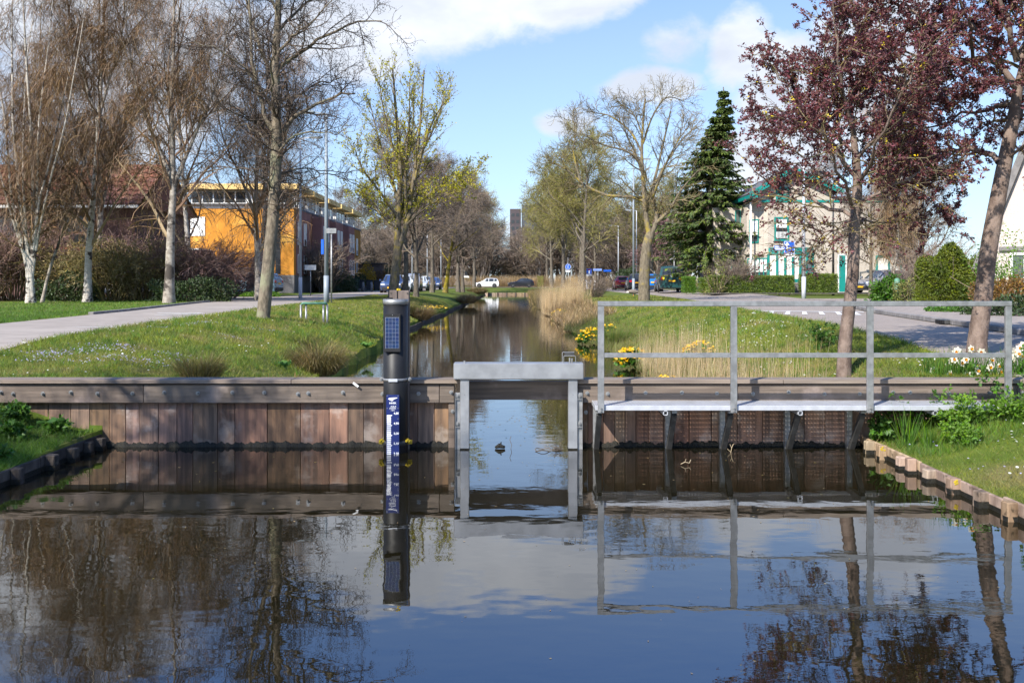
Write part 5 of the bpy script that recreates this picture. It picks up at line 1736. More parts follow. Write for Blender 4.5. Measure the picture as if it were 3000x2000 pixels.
# --- red brick house at the far left, tiled roof
RY0 = 55.0
rh = thing('brick_house', 'dark red brick house with orange tiled roof behind the birches', 'house', (axx(395, RY0), RY0, G))
WX = -22.0
MB().box(WX, 0, 0, 9.5, 0, 5.35).build('wall', MT['brick red'], rh)
roof = MB()
roof.add([(WX - .4, -0.5, 5.30), (0.4, -0.5, 5.30), (0.4, 4.5, 8.3), (WX - .4, 4.5, 8.3)], [(0, 1, 2, 3)])
roof.add([(WX - .4, 4.5, 8.3), (0.4, 4.5, 8.3), (0.4, 10.0, 5.3), (WX - .4, 10.0, 5.3)], [(0, 1, 2, 3)])
roof.add([(WX - .3, 0, 5.28), (WX - .3, 9.5, 5.28), (WX - .3, 4.5, 8.2), (0.3, 0, 5.28), (0.3, 9.5, 5.28), (0.3, 4.5, 8.2)], [], [(0, 1, 2), (3, 5, 4)])
ro = roof.build('roof', MT['roof tile'], rh)
MB().box(WX - .4, 0.4, -0.62, -0.48, 5.16, 5.32).build('gutter', MT['white paint'], ro)
# pantiles: individual curved pieces over the visible part of the slope
prof = []
tw_, tl_ = 0.62, 0.62
tv = []
for j in (0, 1):
    for k in range(6):
        u = k / 5
        tv.append((u * tw_, j * tl_, 0.035 + 0.055 * math.sin(u * math.pi * 2) + (0.05 if j == 0 else 0.0)))
tq = [(k, k + 1, 6 + k + 1, 6 + k) for k in range(5)]
tile_me = MB().add(tv, tq).mesh('roof_tile', MT['roof tile'], True)
slope = math.atan2(3.0, 5.0)
for row in range(9):
    for c in range(33):
        if row * 33 + c >= 297:
            break
        yy = -0.5 + row * tl_ * math.cos(slope) * 1.0
        zz = 5.30 + (yy + 0.5) * 3.0 / 5.0
        link('roof_tile', tile_me, ro, (0.4 - (c + 1) * tw_, yy, zz + 0.01), (slope, 0, 0))
for a, b in ((-20, -18.4), (-16.5, -14.9), (-12.5, -10.5), (-8, -6.4), (-4.5, -2.6)):
    window(rh, a, b, 3.2, 4.7, 0.0, MT['dark frame'], MT['glass dark'], fw=0.08, bars=((a + b) / 2,))
    window(rh, a, b, 0.9, 2.2, 0.0, MT['dark frame'], MT['glass dark'], fw=0.08)
# low garden wall with bright pantile coping
gw = thing('garden_wall', 'low brick garden wall capped with bright orange pantiles behind the shrubs', 'wall', (axx(170, 48), 48, G))
MB().box(-2.6, 2.0, 0, 0.25, 0, 2.45).build('brickwork', MT['brick red'], gw)
cap_me = MB().add([(k / 5 * 0.28, j * 0.42 - 0.08, 0.05 + 0.05 * math.sin(k / 5 * math.pi) + (0.0 if j == 0 else 0.16)) for j in (0, 1) for k in range(6)], tq).mesh('coping_tile', MT['roof tile bright'], True)
for k in range(16):
    link('coping_tile', cap_me, gw, (-2.55 + k * 0.285, 0, 2.44))

# --- cream brick house with teal woodwork on the right
HY = 66.0
HZ = 1.02
hx = lambda px: axx(px, HY)
zz_ = lambda py: azz(py, HY) - HZ
ch_ = thing('cream_house', 'cream brick house with teal window frames and teal roof edge', 'house', (0, HY, HZ))
zw = zz_(592)
w = MB()
xl, xr = hx(2252), hx(2690)
# plan: chamfered left front corner
plan = [(xl, 0), (xr, 0), (xr, 9), (hx(2205) - 0.3, 9), (hx(2205), 1.6)]
w.prism(plan, 2, 0, zw)
w.build('wall', MT['brick cream'], ch_)
# rear wing seen behind the conifer
MB().box(hx(2120), hx(2205) + 0.2, 3.2, 9.2, 0, 6.2).build('wing', MT['brick cream'], ch_)
window(ch_, hx(2185), hx(2203), 4.9, 6.0, 3.2, MT['teal paint'], MT['glass green'])
window(ch_, hx(2172), hx(2200), 0.4, 2.7, 3.2, MT['teal paint'], MT['glass dark'])
# top storey with gabled teal roof
tx0, tx1 = hx(2222), hx(2440)
zr0, zr1 = zw + 0.95, zz_(500)
tg_ = MB()
xm = hx(2318)
poly = [(tx0, zw), (tx1, zw), (tx1, zr0), (xm, zr1), (tx0, zr0 - 0.1)]
tg_.prism(poly, 1, 0.02, 8.6)
tg_.build('top_storey', MT['brick cream'], ch_)
rf = MB()
rf.bar((xm + 0.05, 4.2, zr1 + 0.09), (tx0 - 0.7, 4.2, zr0 - 0.43), 9.6, 0.14, up=(0, 0, 1))
rf.bar((xm - 0.05, 4.2, zr1 + 0.09), (tx1 + 0.5, 4.2, zr0 - 0.25), 9.6, 0.14, up=(0, 0, 1))
r_o = rf.build('roof', MT['roof felt'], ch_)
vb = MB()
vb.bar((xm + 0.06, -0.66, zr1 + 0.06), (tx0 - 0.75, -0.66, zr0 - 0.50), 0.05, 0.34, up=(0, 0, 1))
vb.bar((xm - 0.06, -0.66, zr1 + 0.06), (tx1 + 0.55, -0.66, zr0 - 0.32), 0.05, 0.34, up=(0, 0, 1))
vb.build('verge_board', MT['teal paint'], r_o)
MB().box(tx0 - 0.75, tx0 - 0.2, -0.6, 9.0, zr0 - 0.72, zr0 - 0.48).build('eave_board', MT['teal paint'], r_o)
MB().box(xl - 0.5, xr + 0.05, -0.05, 0.03, zw - 0.02, zw + 0.14).build('string_course', MT['teal paint'], ch_)
MB().box(tx1 + 0.02, xr + 0.08, -0.06, 9.05, zw + 0.145, zw + 0.4).build('flat_roof', MT['roof felt'], ch_)
window(ch_, hx(2273), hx(2312), zz_(590) + 0.16, zz_(548), 0.02, MT['teal paint'], MT['glass green'], fw=0.10, hbars=(zz_(570),))
fw_ = window(ch_, hx(2268), hx(2311), zz_(706), zz_(636), 0.0, MT['teal paint'], MT['glass dark'], fw=0.13, sill=MT['dark frame'], blind=(MT['white paint'], 0.48))
bal = MB()
for k in range(9):
    xx = hx(2274) + (hx(2305) - hx(2274)) * k / 8
    bal.box(xx - 0.02, xx + 0.02, -0.075, -0.055, zz_(698), zz_(679))
bal.build('balusters', MT['white paint'], fw_)
window(ch_, hx(2570), hx(2606), zz_(692), zz_(640), 0.0, MT['teal paint'], MT['glass green'], fw=0.11, sill=MT['dark frame'], blind=(MT['white paint'], 0.4))
window(ch_, hx(2565), hx(2642), zz_(805), zz_(748), 0.0, MT['teal paint'], MT['blind'], fw=0.15, bars=(hx(2604),), sill=MT['dark frame'])
# chamfer windows (on the slanted corner)
cdx, cdy = hx(2205) - xl, 1.6
cl_ = math.hypot(cdx, cdy)
cw_ = thing('corner_bay', None, None)
cw_.parent = ch_
cw_.location = (xl, 0, 0)
cw_.rotation_euler = (0, 0, math.atan2(-cdy, -cdx))
for a, b, z0, z1, bars in ((-cl_ + 0.25, -0.85, zz_(710), zz_(640), ()), (-cl_ + 0.08, -0.05, zz_(818), zz_(755), (-1.55, -1.15, -0.8, -0.4))):
    window(cw_, a, b, z0, z1, -0.02, MT['teal paint'], MT['glass dark'], fw=0.08, bars=bars, proud=0.05, blind=(MT['white paint'], 0.3))
# ground floor bow window under a curved teal fascia
x0, x1 = hx(2246), hx(2380)
nseg = 6
zb, zf0, zf1 = zz_(818), zz_(745), zz_(726)


def bow(t):
    return (x0 + (x1 - x0) * t, -0.75 * math.sin(math.pi * min(1, 0.12 + t * 0.88)) ** 0.6 - 0.02)


pts = [bow(k / nseg) for k in range(nseg + 1)]
bw = link('bow_window', None, ch_)
fas = MB()
for a, b in zip(pts[:-1], pts[1:]):
    fas.bar((a[0], a[1] - 0.05, (zf0 + zf1) / 2), (b[0] + 0.01, b[1] - 0.05, (zf0 + zf1) / 2), 0.12, zf1 - zf0)
fas.build('fascia', MT['teal paint'], bw)
sb = MB()
for a, b in zip(pts[:-1], pts[1:]):
    sb.bar((a[0], a[1], zb - 0.1), (b[0] + 0.01, b[1], zb - 0.1), 0.1, 0.22)
sb.build('sill', MT['teal paint'], bw)
for k, (a, b) in enumerate(zip(pts[:-1], pts[1:])):
    MB().bar((a[0], a[1], zb), (a[0], a[1], zf0), 0.14, 0.14, up=(0, 1, 0)).build('mullion', MT['teal paint'], bw)
    MB().bar((a[0] + 0.06, a[1] + 0.03, (zb + zf0) / 2), (b[0] - 0.06, b[1] + 0.03, (zb + zf0) / 2), 0.02, zf0 - zb).build('pane', MT['blind'], bw)
MB().bar((pts[-1][0], pts[-1][1], zb), (pts[-1][0], pts[-1][1], zf0), 0.14, 0.14, up=(0, 1, 0)).build('mullion', MT['teal paint'], bw)
und = MB()
for a, b in zip(pts[:-1], pts[1:]):
    und.bar((a[0], a[1] + 0.02, (zb - 0.2) / 2), (b[0] + 0.01, b[1] + 0.02, (zb - 0.2) / 2), 0.08, zb - 0.2)
und.build('bow_base', MT['brick cream'], bw)
dr = MB().box(hx(2458), hx(2476), -0.05, 0.0, 0.05, zz_(748)).build('door', MT['teal paint'], ch_)
MB().cyl((hx(2461), -0.05, 1.1), (hx(2461), -0.09, 1.1), 0.03, s=8).build('handle', MT['stainless'], dr)
MB().box(hx(2454), hx(2480), -0.02, 0.0, 0.0, zz_(744)).build('door_frame', MT['white paint'], ch_)
MB().cyl((hx(2204), 0.4, 0), (hx(2204), 0.4, zw), 0.07, s=10).build('downpipe', MT['white paint'], ch_)
MB().cyl((hx(2512), -0.08, 0), (hx(2512), -0.08, zw), 0.05, s=10).build('downpipe', MT['kerb concrete'], ch_)

# --- pale house at the right picture edge, its gable edge slanting
PH = 33.0
ph_ = thing('pale_house', 'pale pinkish brick house with steep grey roof edge', 'house', (axx(2862, PH), PH, G), R(-36))
ph_ridge = 8.7
MB().prism([(0.25, 0), (5.3, 0), (5.3, 1.75), (2.75, ph_ridge), (0.25, 1.75)], 1, 0, 8).build('wall', MT['brick pale'], ph_)
MB().bar((2.78, -0.10, ph_ridge + 0.2), (-0.02, -0.10, 1.30), 0.22, 0.22, up=(0, 0, 1)).build('verge', MT['kerb concrete'], ph_)
MB().bar((2.72, -0.10, ph_ridge + 0.2), (5.55, -0.10, 1.3), 0.22, 0.22, up=(0, 0, 1)).build('verge', MT['kerb concrete'], ph_)
rr2 = MB()
rr2.bar((2.77, 4.1, ph_ridge + 0.17), (-0.01, 4.1, 1.32), 8.1, 0.14, up=(0, 0, 1))
rr2.bar((2.73, 4.1, ph_ridge + 0.17), (5.5, 4.1, 1.32), 8.1, 0.14, up=(0, 0, 1))
rr2.build('roof', MT['roof felt'], ph_)
window(ph_, 1.05, 3.6, 0.5, 1.85, 0.0, MT['white paint'], MT['glass green'], fw=0.08, bars=(1.5, 2.5), sill=MT['kerb concrete'])
MB().box(0.7, 4.0, -0.10, 0.0, 1.92, 2.06).build('lintel', MT['kerb concrete'], ph_)

# --- far buildings
tw = thing('tower_block', 'distant dark tower block of two heights above the trees', 'tower block', (axx(1528, 420), 420, 0))
z1, z2 = azz(612, 420), azz(602, 420)
MB().box(axx(1494, 420) - axx(1528, 420), -0.3, 0, 18, 0, z1).build('low_slab', MT['tower dark'], tw)
MB().box(0.3, 11.5, -2, 18, 0, z2).build('high_slab', MT['tower slate'], tw)
ant = MB()
ant.cyl((2.0, 6, z2), (2.0, 6, z2 + 7), 0.14, s=6)
ant.cyl((3.2, 6, z2), (3.2, 6, z2 + 3), 0.10, s=6)
ant.build('antenna', MT['pole white'], tw)
for k in range(6):
    for j in range(2):
        MB().box(-4.6 + j * 2.2, -3.2 + j * 2.2, -0.06, 0.0, z1 - 3.4 - 3.0 * k, z1 - 2.0 - 3.0 * k).build('window', MT['glass dark'], tw)
ab = thing('apartment_block', 'distant grey apartment block with white balcony strips behind the bare trees', 'apartment block', (axx(1120, 300), 300, 0))
zt = azz(672, 300)
MB().box(-8, 34, 0, 12, 0, zt).build('wall', MT['block grey'], ab)
for k in range(5):
    for j in range(5):
        x = -6 + j * 8
        b = MB().box(x, x + 4.6, -1.2, -0.02, zt - 3.0 - 3.1 * k, zt - 2.5 - 3.1 * k).build('balcony', MT['white paint'], ab)
        MB().box(x + 0.3, x + 4.3, -0.08, -0.0, zt - 2.4 - 3.1 * k, zt - 0.7 - 3.1 * k).build('window', MT['glass dark'], ab)

# ------------------------------------------------------------------ vehicles
def car(name, label, loc, rz, paint, kind='hatch', L=4.1, W=1.78, H=1.5, rims='rim', group=None, cat='car', plate_rear=True):
    root = thing(name, label, cat, loc, rz, group)
    hw = W / 2
    # stations from front (+y) to rear: y, z sill, z belt, z top, half width at belt, half width at top
    if kind == 'hatch':
        st = [(.50, .30, .52, .56, .70, .60), (.485, .20, .66, .70, .90, .74), (.40, .18, .78, .84, .98, .80), (.22, .18, .90, .97, 1.0, .80), (.04, .18, .93, H - .06, 1.0, .68), (-.08, .18, .95, H, 1.0, .70), (-.30, .18, .98, H - .03, 1.0, .69), (-.42, .20, 1.0, H - .10, .98, .66), (-.485, .24, .98, 1.04, .93, .70), (-.50, .32, .80, .84, .86, .70)]
        wf, wr = .31, -.315
    elif kind == 'coupe':
        st = [(.50, .30, .54, .58, .72, .62), (.485, .20, .68, .73, .92, .76), (.40, .18, .80, .87, .98, .80), (.20, .18, .93, 1.00, 1.0, .80), (.02, .18, .97, H - .08, 1.0, .66), (-.10, .18, 1.0, H, 1.0, .66), (-.26, .18, 1.04, H - .06, 1.0, .64), (-.40, .20, 1.08, H - .26, .98, .62), (-.47, .24, 1.06, 1.14, .94, .70), (-.50, .34, .84, .88, .86, .72)]
        wf, wr = .31, -.31
    elif kind == 'estate':
        st = [(.50, .30, .54, .58, .72, .62), (.488, .20, .68, .72, .92, .76), (.40, .18, .78, .84, .98, .80), (.22, .18, .90, .96, 1.0, .80), (.06, .18, .93, H - .06, 1.0, .68), (-.06, .18, .95, H, 1.0, .70), (-.34, .18, .98, H - .02, 1.0, .70), (-.45, .20, 1.0, H - .10, .98, .68), (-.492, .24, .96, 1.02, .94, .72), (-.50, .34, .80, .84, .88, .72)]
        wf, wr = .31, -.30
    else:   # van
        st = [(.50, .34, .62, .68, .78, .68), (.49, .24, .80, .88, .95, .80), (.42, .22, .98, 1.06, .99, .84), (.34, .22, 1.08, 1.16, 1.0, .84), (.20, .22, 1.12, H - .08, 1.0, .78), (.10, .22, 1.14, H, 1.0, .80), (-.30, .22, 1.16, H, 1.0, .80), (-.44, .24, 1.16, H - .02, 1.0, .80), (-.478, .28, 1.14, H - .10, .99, .80), (-.50, .36, .98, 1.10, .98, .88)]
        wf, wr = .32, -.28
    rows = []
    for (y, zs, zbt, ztp, wb, wt) in st:
        y *= L
        wb *= hw
        wt *= hw
        zm_ = zs * 0.45 + zbt * 0.55
        rows.append([(-wb * .90, y, zs), (-wb * 1.0, y, zm_), (-wb * .985, y, zbt), (-wt, y, ztp - 0.035), (-wt * .72, y, ztp), (0, y, ztp + 0.012), (wt * .72, y, ztp), (wt, y, ztp - 0.035), (wb * .985, y, zbt), (wb * 1.0, y, zm_), (wb * .90, y, zs)])
    A_ = np.array(rows)
    n, m = A_.shape[:2]
    b = MB()
    Q = [(i * m + j, i * m + j + 1, (i + 1) * m + j + 1, (i + 1) * m + j) for i in range(n - 1) for j in range(m - 1)]
    Q += [(i * m + m - 1, i * m, (i + 1) * m, (i + 1) * m + m - 1) for i in range(n - 1)]
    T = [(0, j + 1, j) for j in range(1, m - 1)] + [((n - 1) * m, (n - 1) * m + j, (n - 1) * m + j + 1) for j in range(1, m - 1)]
    b.add(A_.reshape(-1, 3), Q, T)
    body = b.build('body', paint, root, smooth=False)

    def panel(nm, c, mat, inset=0.08, off=0.008):
        c = np.array(c, float)
        ctr = c.mean(0)
        nn = np.cross(c[1] - c[0], c[3] - c[0])
        nn /= np.linalg.norm(nn) + 1e-9
        if np.dot(nn, ctr - np.array([0, 0, H * 0.5])) < 0:
            nn = -nn
        c2 = ctr + (c - ctr) * (1 - inset) + nn * off
        c3 = ctr + (c - ctr) * (1 - inset) - nn * 0.01
        MB().add(np.vstack([c2, c3]), [(0, 1, 2, 3), (0, 4, 5, 1), (1, 5, 6, 2), (2, 6, 7, 3), (3, 7, 4, 0)]).build(nm, mat, body)
    gl = MT['glass dark']
    i0 = 3
    iw = n - 3
    # side glass between belt and roof edge
    for sd, (jb, jt) in ((0, (2, 3)), (1, (8, 7))):
        for i in range(i0 + 0, iw):
            c = [A_[i, jb], A_[i + 1, jb], A_[i + 1, jt], A_[i, jt]]
            if i == i0:
                c = [A_[i, jb] * .25 + A_[i + 1, jb] * .75, A_[i + 1, jb], A_[i + 1, jt], A_[i, jt] * .2 + A_[i + 1, jt] * .8]
            if kind == 'van' and i not in (i0, i0 + 1, i0 + 2, i0 + 3):
                continue
            panel('side_window', c, gl, 0.10)
    # windscreen and rear window
    panel('windscreen', [A_[i0, 3], A_[i0, 7], A_[i0 + 1, 7], A_[i0 + 1, 3]], gl, 0.10, 0.03)
    k = n - 2 if kind == 'van' else n - 3
    panel('rear_window', [A_[k, 3], A_[k, 7], A_[k + 1, 7], A_[k + 1, 3]], gl, 0.14, 0.03)
    # lamps, plates, bumpers
    yr, yf = -L / 2, L / 2
    zl = (0.80 if kind != 'van' else 0.88)
    for s in (-1, 1):
        MB().box(s * hw * .72 - .13, s * hw * .72 + .13, yr - .015, yr + .12, zl - .02, zl + .17 + (.12 if kind == 'van' else 0), .02).build('tail_light', MT['tail lamp'], root)
        MB().box(s * hw * .70 - .17, s * hw * .70 + .17, yf - .13, yf - .01, .60, .73, .02).build('headlight', MT['head lamp'], root)
        MB().box(s * (hw + .06) - .08, s * (hw + .06) + .08, L * .19, L * .19 + .12, .95 if kind != 'van' else 1.2, 1.09 if kind != 'van' else 1.4, .02).build('mirror', paint, root)
    MB().box(-hw * .86, hw * .86, yr - .03, yr + .10, .30, .50, .03).build('bumper', MT['car trim'] if kind != 'van' else paint, root)
    MB().box(-hw * .80, hw * .80, yf - .10, yf + .03, .26, .46, .03).build('bumper', MT['car trim'], root)
    MB().box(-.26, .26, yr - .045, yr - .03, zl - .10, zl + .01).build('number_plate', MT['number plate'], root)
    MB().box(-.26, .26, yf + .03, yf + .042, .36, .47).build('number_plate', MT['number plate'], root)
    MB().box(-.30, .30, yf - .03, yf + .008, .52, .60).build('grille', MT['car trim'], root)
    # wheels
    rw = .32 if kind != 'van' else .34
    for yy in (wf * L, wr * L):
        for s in (-1, 1):
            ar = MB().cyl((s * (hw * .90), yy, rw + .01), (s * (hw + .006), yy, rw + .01), rw + .06, s=20)
            ar.build('wheel_arch', MT['car trim'], body)
            wmb = MB().cyl((s * (hw - .20), yy, rw), (s * (hw + .012), yy, rw), rw, s=22)
            wo = wmb.build('wheel', MT['tyre'], root)
            MB().cyl((s * (hw + .012), yy, rw), (s * (hw + .020), yy, rw), rw * .62, s=18).build('rim', MT[rims], wo)
    return root


def face_dir(dx, dy):
    return math.atan2(-dx, dy)


car('parked_car', 'white compact crossover parked beyond the canal end', (axx(1427, 160), 160, G + .02), face_dir(-1, 0.05), MT['car white'], 'hatch', 4.15, 1.8, 1.58, 'rim dark')
car('parked_car', 'black coupe-like crossover parked beyond the canal end', (axx(1526.5, 160), 160, G + .02), face_dir(-1, 0.03), MT['car black'], 'coupe', 4.45, 1.85, 1.58, 'rim dark')
gv = car('parked_van', 'dark green passenger van parked with its rear towards the viewer', (12.35, 74, G + .12), face_dir(0.07, 1), MT['car green'], 'van', 4.9, 1.94, 1.98, 'rim', cat='van')
for s, z in ((-1, 1.0), (1, 1.03)):
    if s < 0:
        MB().cyl((-.62, -2.47, z), (-.62, -2.485, z), .10, s=14).build('sticker', MT['sticker yellow'], gv)
    else:
        MB().prism([(.50, z - .08), (.74, z - .08), (.62, z + .12)], 1, -2.485, -2.47).build('sticker', MT['sticker yellow'], gv)
MB().cyl((-.02, -2.47, 1.22), (-.02, -2.485, 1.22), .08, s=14).build('badge', MT['head lamp'], gv)
car('parked_car', 'bright blue hatchback parked in front of the green van', (12.2, 82, G + .10), face_dir(.05, 1), MT['car blue'], 'hatch', 3.9, 1.7, 1.5)
car('parked_car', 'black hatchback parked between the red car and the blue hatchback', (12.1, 92, G + .08), face_dir(.04, 1), MT['car black'], 'hatch', 4.2, 1.8, 1.62)
car('parked_car', 'red hatchback parked last in the right-hand row', (12.15, 104, G + .05), face_dir(.02, 1), MT['car red'], 'hatch', 4.1, 1.8, 1.52)
car('parked_car', 'grey hatchback parked beside the cream house', (axx(2612, 58.8), 60.4, 1.03), face_dir(-1, -0.55), MT['car grey'], 'hatch', 3.9, 1.7, 1.5)
car('parked_car', 'pale blue hatchback parked below the orange gable', (axx(730, 62), 62, G + .01), face_dir(-1, 0.1), MT['car pale blue'], 'hatch', 4.1, 1.78, 1.52)
for (X, Y, pm, lab, kd) in ((-9.75, 77, 'car navy', 'dark blue saloon parked first in the left-hand row facing the viewer', 'estate'), (-9.7, 84, 'car silver', 'silver estate car parked second in the left-hand row', 'estate'),
                            (-9.65, 91, 'car grey', 'grey people carrier parked third in the left-hand row', 'van'), (-9.6, 98, 'car silver', 'silver hatchback parked fourth in the left-hand row', 'hatch'),
                            (-9.6, 106, 'car anthracite', 'anthracite hatchback parked fifth in the left-hand row', 'hatch'), (-9.6, 115, 'car navy', 'navy hatchback parked last in the left-hand row', 'hatch')):
    car('parked_car', lab, (X, Y, G + .012), face_dir(0.03, -1), MT[pm], kd, 4.3 if kd != 'van' else 4.4, 1.78, 1.48 if kd != 'van' else 1.68, group='cars parked along the left street')
car('parked_van', 'white van whose roof shows above the brown shrubs', (axx(436, 50), 50, G + .02), face_dir(0.2, 1), MT['car white'], 'van', 5.2, 2.1, 2.42, cat='van')

# ------------------------------------------------------------------ street furniture
def lamp_post(label, X, Y, z, h, mat, r=0.075, arm=None, group='lamp posts along the streets'):
    o = thing('lamp_post', label, 'lamp post', (X, Y, z), 0, group)
    MB().cyl((0, 0, -0.2), (0, 0, 1.1), r * 1.25, s=12).build('base_sleeve', mat, o, smooth=True)
    MB().cyl((0, 0, 1.1), (0, 0, h), r, r * 0.62, s=12).build('pole', mat, o, smooth=True)
    d = arm or (-1, 0)
    MB().bar((0, 0, h - 0.03), (d[0] * 0.55, d[1] * 0.55, h + 0.05), 0.05, 0.05).build('arm', mat, o)
    hd_ = MB().box(-0.34, 0.34, -0.11, 0.11, -0.05, 0.05, 0.03).build('lamp_head', MT['pole paint'], o, loc=(d[0] * 0.8, d[1] * 0.8, h + 0.05), rot=(0, 0, math.atan2(d[1], d[0])))
    MB().box(-0.25, 0.25, -0.08, 0.08, -0.065, -0.048).build('lens', MT['white paint'], hd_)
    return o


lamp_post('tall white lamp post on the verge before the orange gable house', axx(880, 48), 48, G, 8.2, MT['pole white'], arm=(1, 0))
lp = lamp_post('grey lamp post carrying a small blue sign beside the asphalt street', axx(956, 37.6), 37.6, G, 7.6, MT['pole paint'], r=0.085, arm=(-1, 0))
MB().box(-0.20, -0.085, -0.06, 0.06, 1.95, 2.55, 0.01).build('sign_plate', MT['sign blue'], lp)
lamp_post('pale lamp post in front of the silver estate car', axx(1208, 83), 83, G - .02, 8, MT['pole white'], arm=(-1, 0))
lamp_post('pale lamp post beside the ridged dark trunk', axx(1252, 100), 100, G, 8, MT['pole white'], arm=(-1, 0))
lamp_post('pale lamp post near the leaning yellow trunk', axx(1292, 118), 118, G, 8, MT['pole white'], arm=(-1, 0))
lamp_post('tall pale lamp post on the grass edge beside the goose', axx(1856, 62.5), 62.5, G, 9.0, MT['pole paint'], arm=(1, 0))
lamp_post('short pale lamp post rising behind the red car', axx(1826, 107), 112, G, 7.6, MT['pole white'], arm=(-1, 0))
lamp_post('pale lamp post standing behind the bent lichen trunk', axx(1889, 90), 96, G, 8.2, MT['pole white'], arm=(-1, 0))
lamp_post('tall pale lamp post in front of the cream house', axx(2386, 46.5), 48.2, G + .02, 7.4, MT['pole white'], r=0.09, arm=(-1, 0))
lamp_post('dark grey lamp post beside the second clipped hedge', axx(2441, 61), 61, 1.03, 6.4, MT['dark steel'], r=0.075, arm=(1, 0))


def sign_on_pole(name, label, X, Y, z, h, plate, mat, pole_mat='galvanised', shape='rect', yaw=0.0, deco=None, lean=0.0):
    o = thing(name, label, 'sign', (X, Y, z), yaw)
    MB().cyl((0, 0, -.2), (math.sin(lean) * h, 0, h), 0.032, s=10).build('pole', MT[pole_mat], o, smooth=True)
    x0, x1, z0, z1 = plate
    if shape == 'rect':
        p = MB().box(x0, x1, -0.055, -0.035, z0, z1, 0.004).build('plate', MT[mat], o)
    else:
        p = MB().cyl(((x0 + x1) / 2, -0.035, (z0 + z1) / 2), ((x0 + x1) / 2, -0.055, (z0 + z1) / 2), (x1 - x0) / 2, s=28).build('plate', MT[mat], o)
    if deco:
        deco(p)
    return o


def arrow_deco(p):
    f = MB()
    for a, b, c, d in ((-.33, .33, 3.36, 3.385), (-.33, .33, 2.60, 2.625), (-.33, -.305, 2.625, 3.36), (.305, .33, 2.625, 3.36)):
        f.box(a, b, -.0585, -.0555, c, d)
    f.build('border', WHT, p)
    MB().box(-.20, -.10, -.0585, -.0555, 2.70, 3.16).build('arrow_shaft', WHT, p)
    MB().prism([(-.30, 3.14), (.0, 3.14), (-.15, 3.32)], 1, -.0585, -.0555).build('arrow_head', WHT, p)
    MB().box(-.098, .12, -.0585, -.0555, 2.88, 2.96).build('side_branch', WHT, p)


sY = 61.0
so_ = sign_on_pole('traffic_sign', 'blue sign with white arrow and side branch on a pale pole', axx(2312, sY), sY, 1.0, 3.35, (-.36, .36, 2.57, 3.40), 'sign blue', 'pole white', deco=arrow_deco)
MB().box(-.36, .40, -.055, -.035, 2.36, 2.55, .004).build('sub_plate', MT['sign white'], so_)
ns = sign_on_pole('street_name_sign', 'pale blue street name sign beside the white arrow sign', axx(2297, 60.5), 61.6, 1.0, 3.15, (-.35, .60, 2.82, 3.13), 'sign pale blue', 'pole white')
for k, w_ in enumerate((.55, .62)):
    MB().box(-.28, -.28 + w_, -.0585, -.0555, 3.0 - k * .12, 3.05 - k * .12).build('lettering_line', WHT, ns)
lb = sign_on_pole('name_board', 'white low street name board in front of the terrace steps', axx(910, 60), 60, G, 1.95, (-.36, .36, 1.62, 1.95), 'white paint', 'galvanised')
bsn = sign_on_pole('sign_board', 'grey-backed rectangular sign on a thin pole beside the grey lamp post', axx(971, 36.8), 36.8, G, 2.95, (-.20, .20, 2.75, 2.95), 'galvanised', 'galvanised')


def walk_deco(p):
    m = MB()
    m.ball((0.05, -.058, 3.02), .045, 8, 5)
    m.bar((0.05, -.058, 2.95), (0.03, -.058, 2.78), .02, .09, up=(0, 1, 0))
    m.bar((0.02, -.058, 2.80), (-.06, -.058, 2.62), .02, .045, up=(0, 1, 0))
    m.bar((0.04, -.058, 2.80), (.10, -.058, 2.62), .02, .045, up=(0, 1, 0))
    m.bar((-0.10, -.058, 2.88), (-.12, -.058, 2.66), .02, .07, up=(0, 1, 0))
    m.ball((-0.10, -.058, 2.92), .035, 8, 5)
    m.build('pictogram', WHT, p)
    # ring
    a = np.linspace(0, 2 * np.pi, 29)
    MB().tube([(0.33 * math.cos(t), -.056, 2.82 + .33 * math.sin(t)) for t in a], .012, 6).build('ring', WHT, p)


ps = sign_on_pole('round_sign', 'round blue footpath sign with white walking figures', axx(1664, 118), 118, G, 4.0, (-.36, .36, 2.46, 3.18), 'sign blue', 'galvanised', 'round', deco=walk_deco)
MB().box(-.28, .28, -.055, -.035, 2.15, 2.38).build('sub_plate', MT['sign white'], ps)


def dead_deco(p):
    MB().box(-.08, .08, -.0585, -.0555, 2.05, 2.45).build('bar', WHT, p)
    MB().box(-.20, .20, -.0585, -.0555, 2.47, 2.58).build('bar', MT['tail lamp'], p)


ds = sign_on_pole('square_sign', 'square blue sign with white bar above a white plate by the street bend', axx(1726, 125), 125, G, 2.7, (-.36, .36, 1.98, 2.68), 'sign blue', 'galvanised', deco=dead_deco)
MB().box(-.40, .40, -.055, -.035, 1.72, 1.95).build('sub_plate', MT['sign white'], ds)
sign_on_pole('street_name_sign', 'pale blue street name sign on a thin post near the street bend', axx(1752, 118), 118, G, 2.6, (-.62, .48, 2.30, 2.58), 'sign pale blue', 'galvanised')
sign_on_pole('street_name_sign', 'dark blue street name sign on a dark post behind the red car', axx(1780, 112), 112, G, 2.45, (-.55, .45, 2.12, 2.36), 'sign blue', 'dark steel', yaw=0.3)
sign_on_pole('parking_sign', 'small white sign plate on a post behind the green van', axx(1975, 80), 80, 1.0, 3.4, (-.40, .16, 2.55, 2.78), 'white paint', 'galvanised')
mp = thing('marker_post', 'red and white striped marker post leaning by the street bend', 'post', (axx(1741, 110), 110, G), 0)
for k in range(5):
    MB().cyl((0.02 * k, 0, 0.22 * k), (0.02 * (k + 1), 0, 0.22 * (k + 1)), .09, s=10).build('band', MT['sign white'] if k % 2 == 0 else MT['dark steel'], mp)
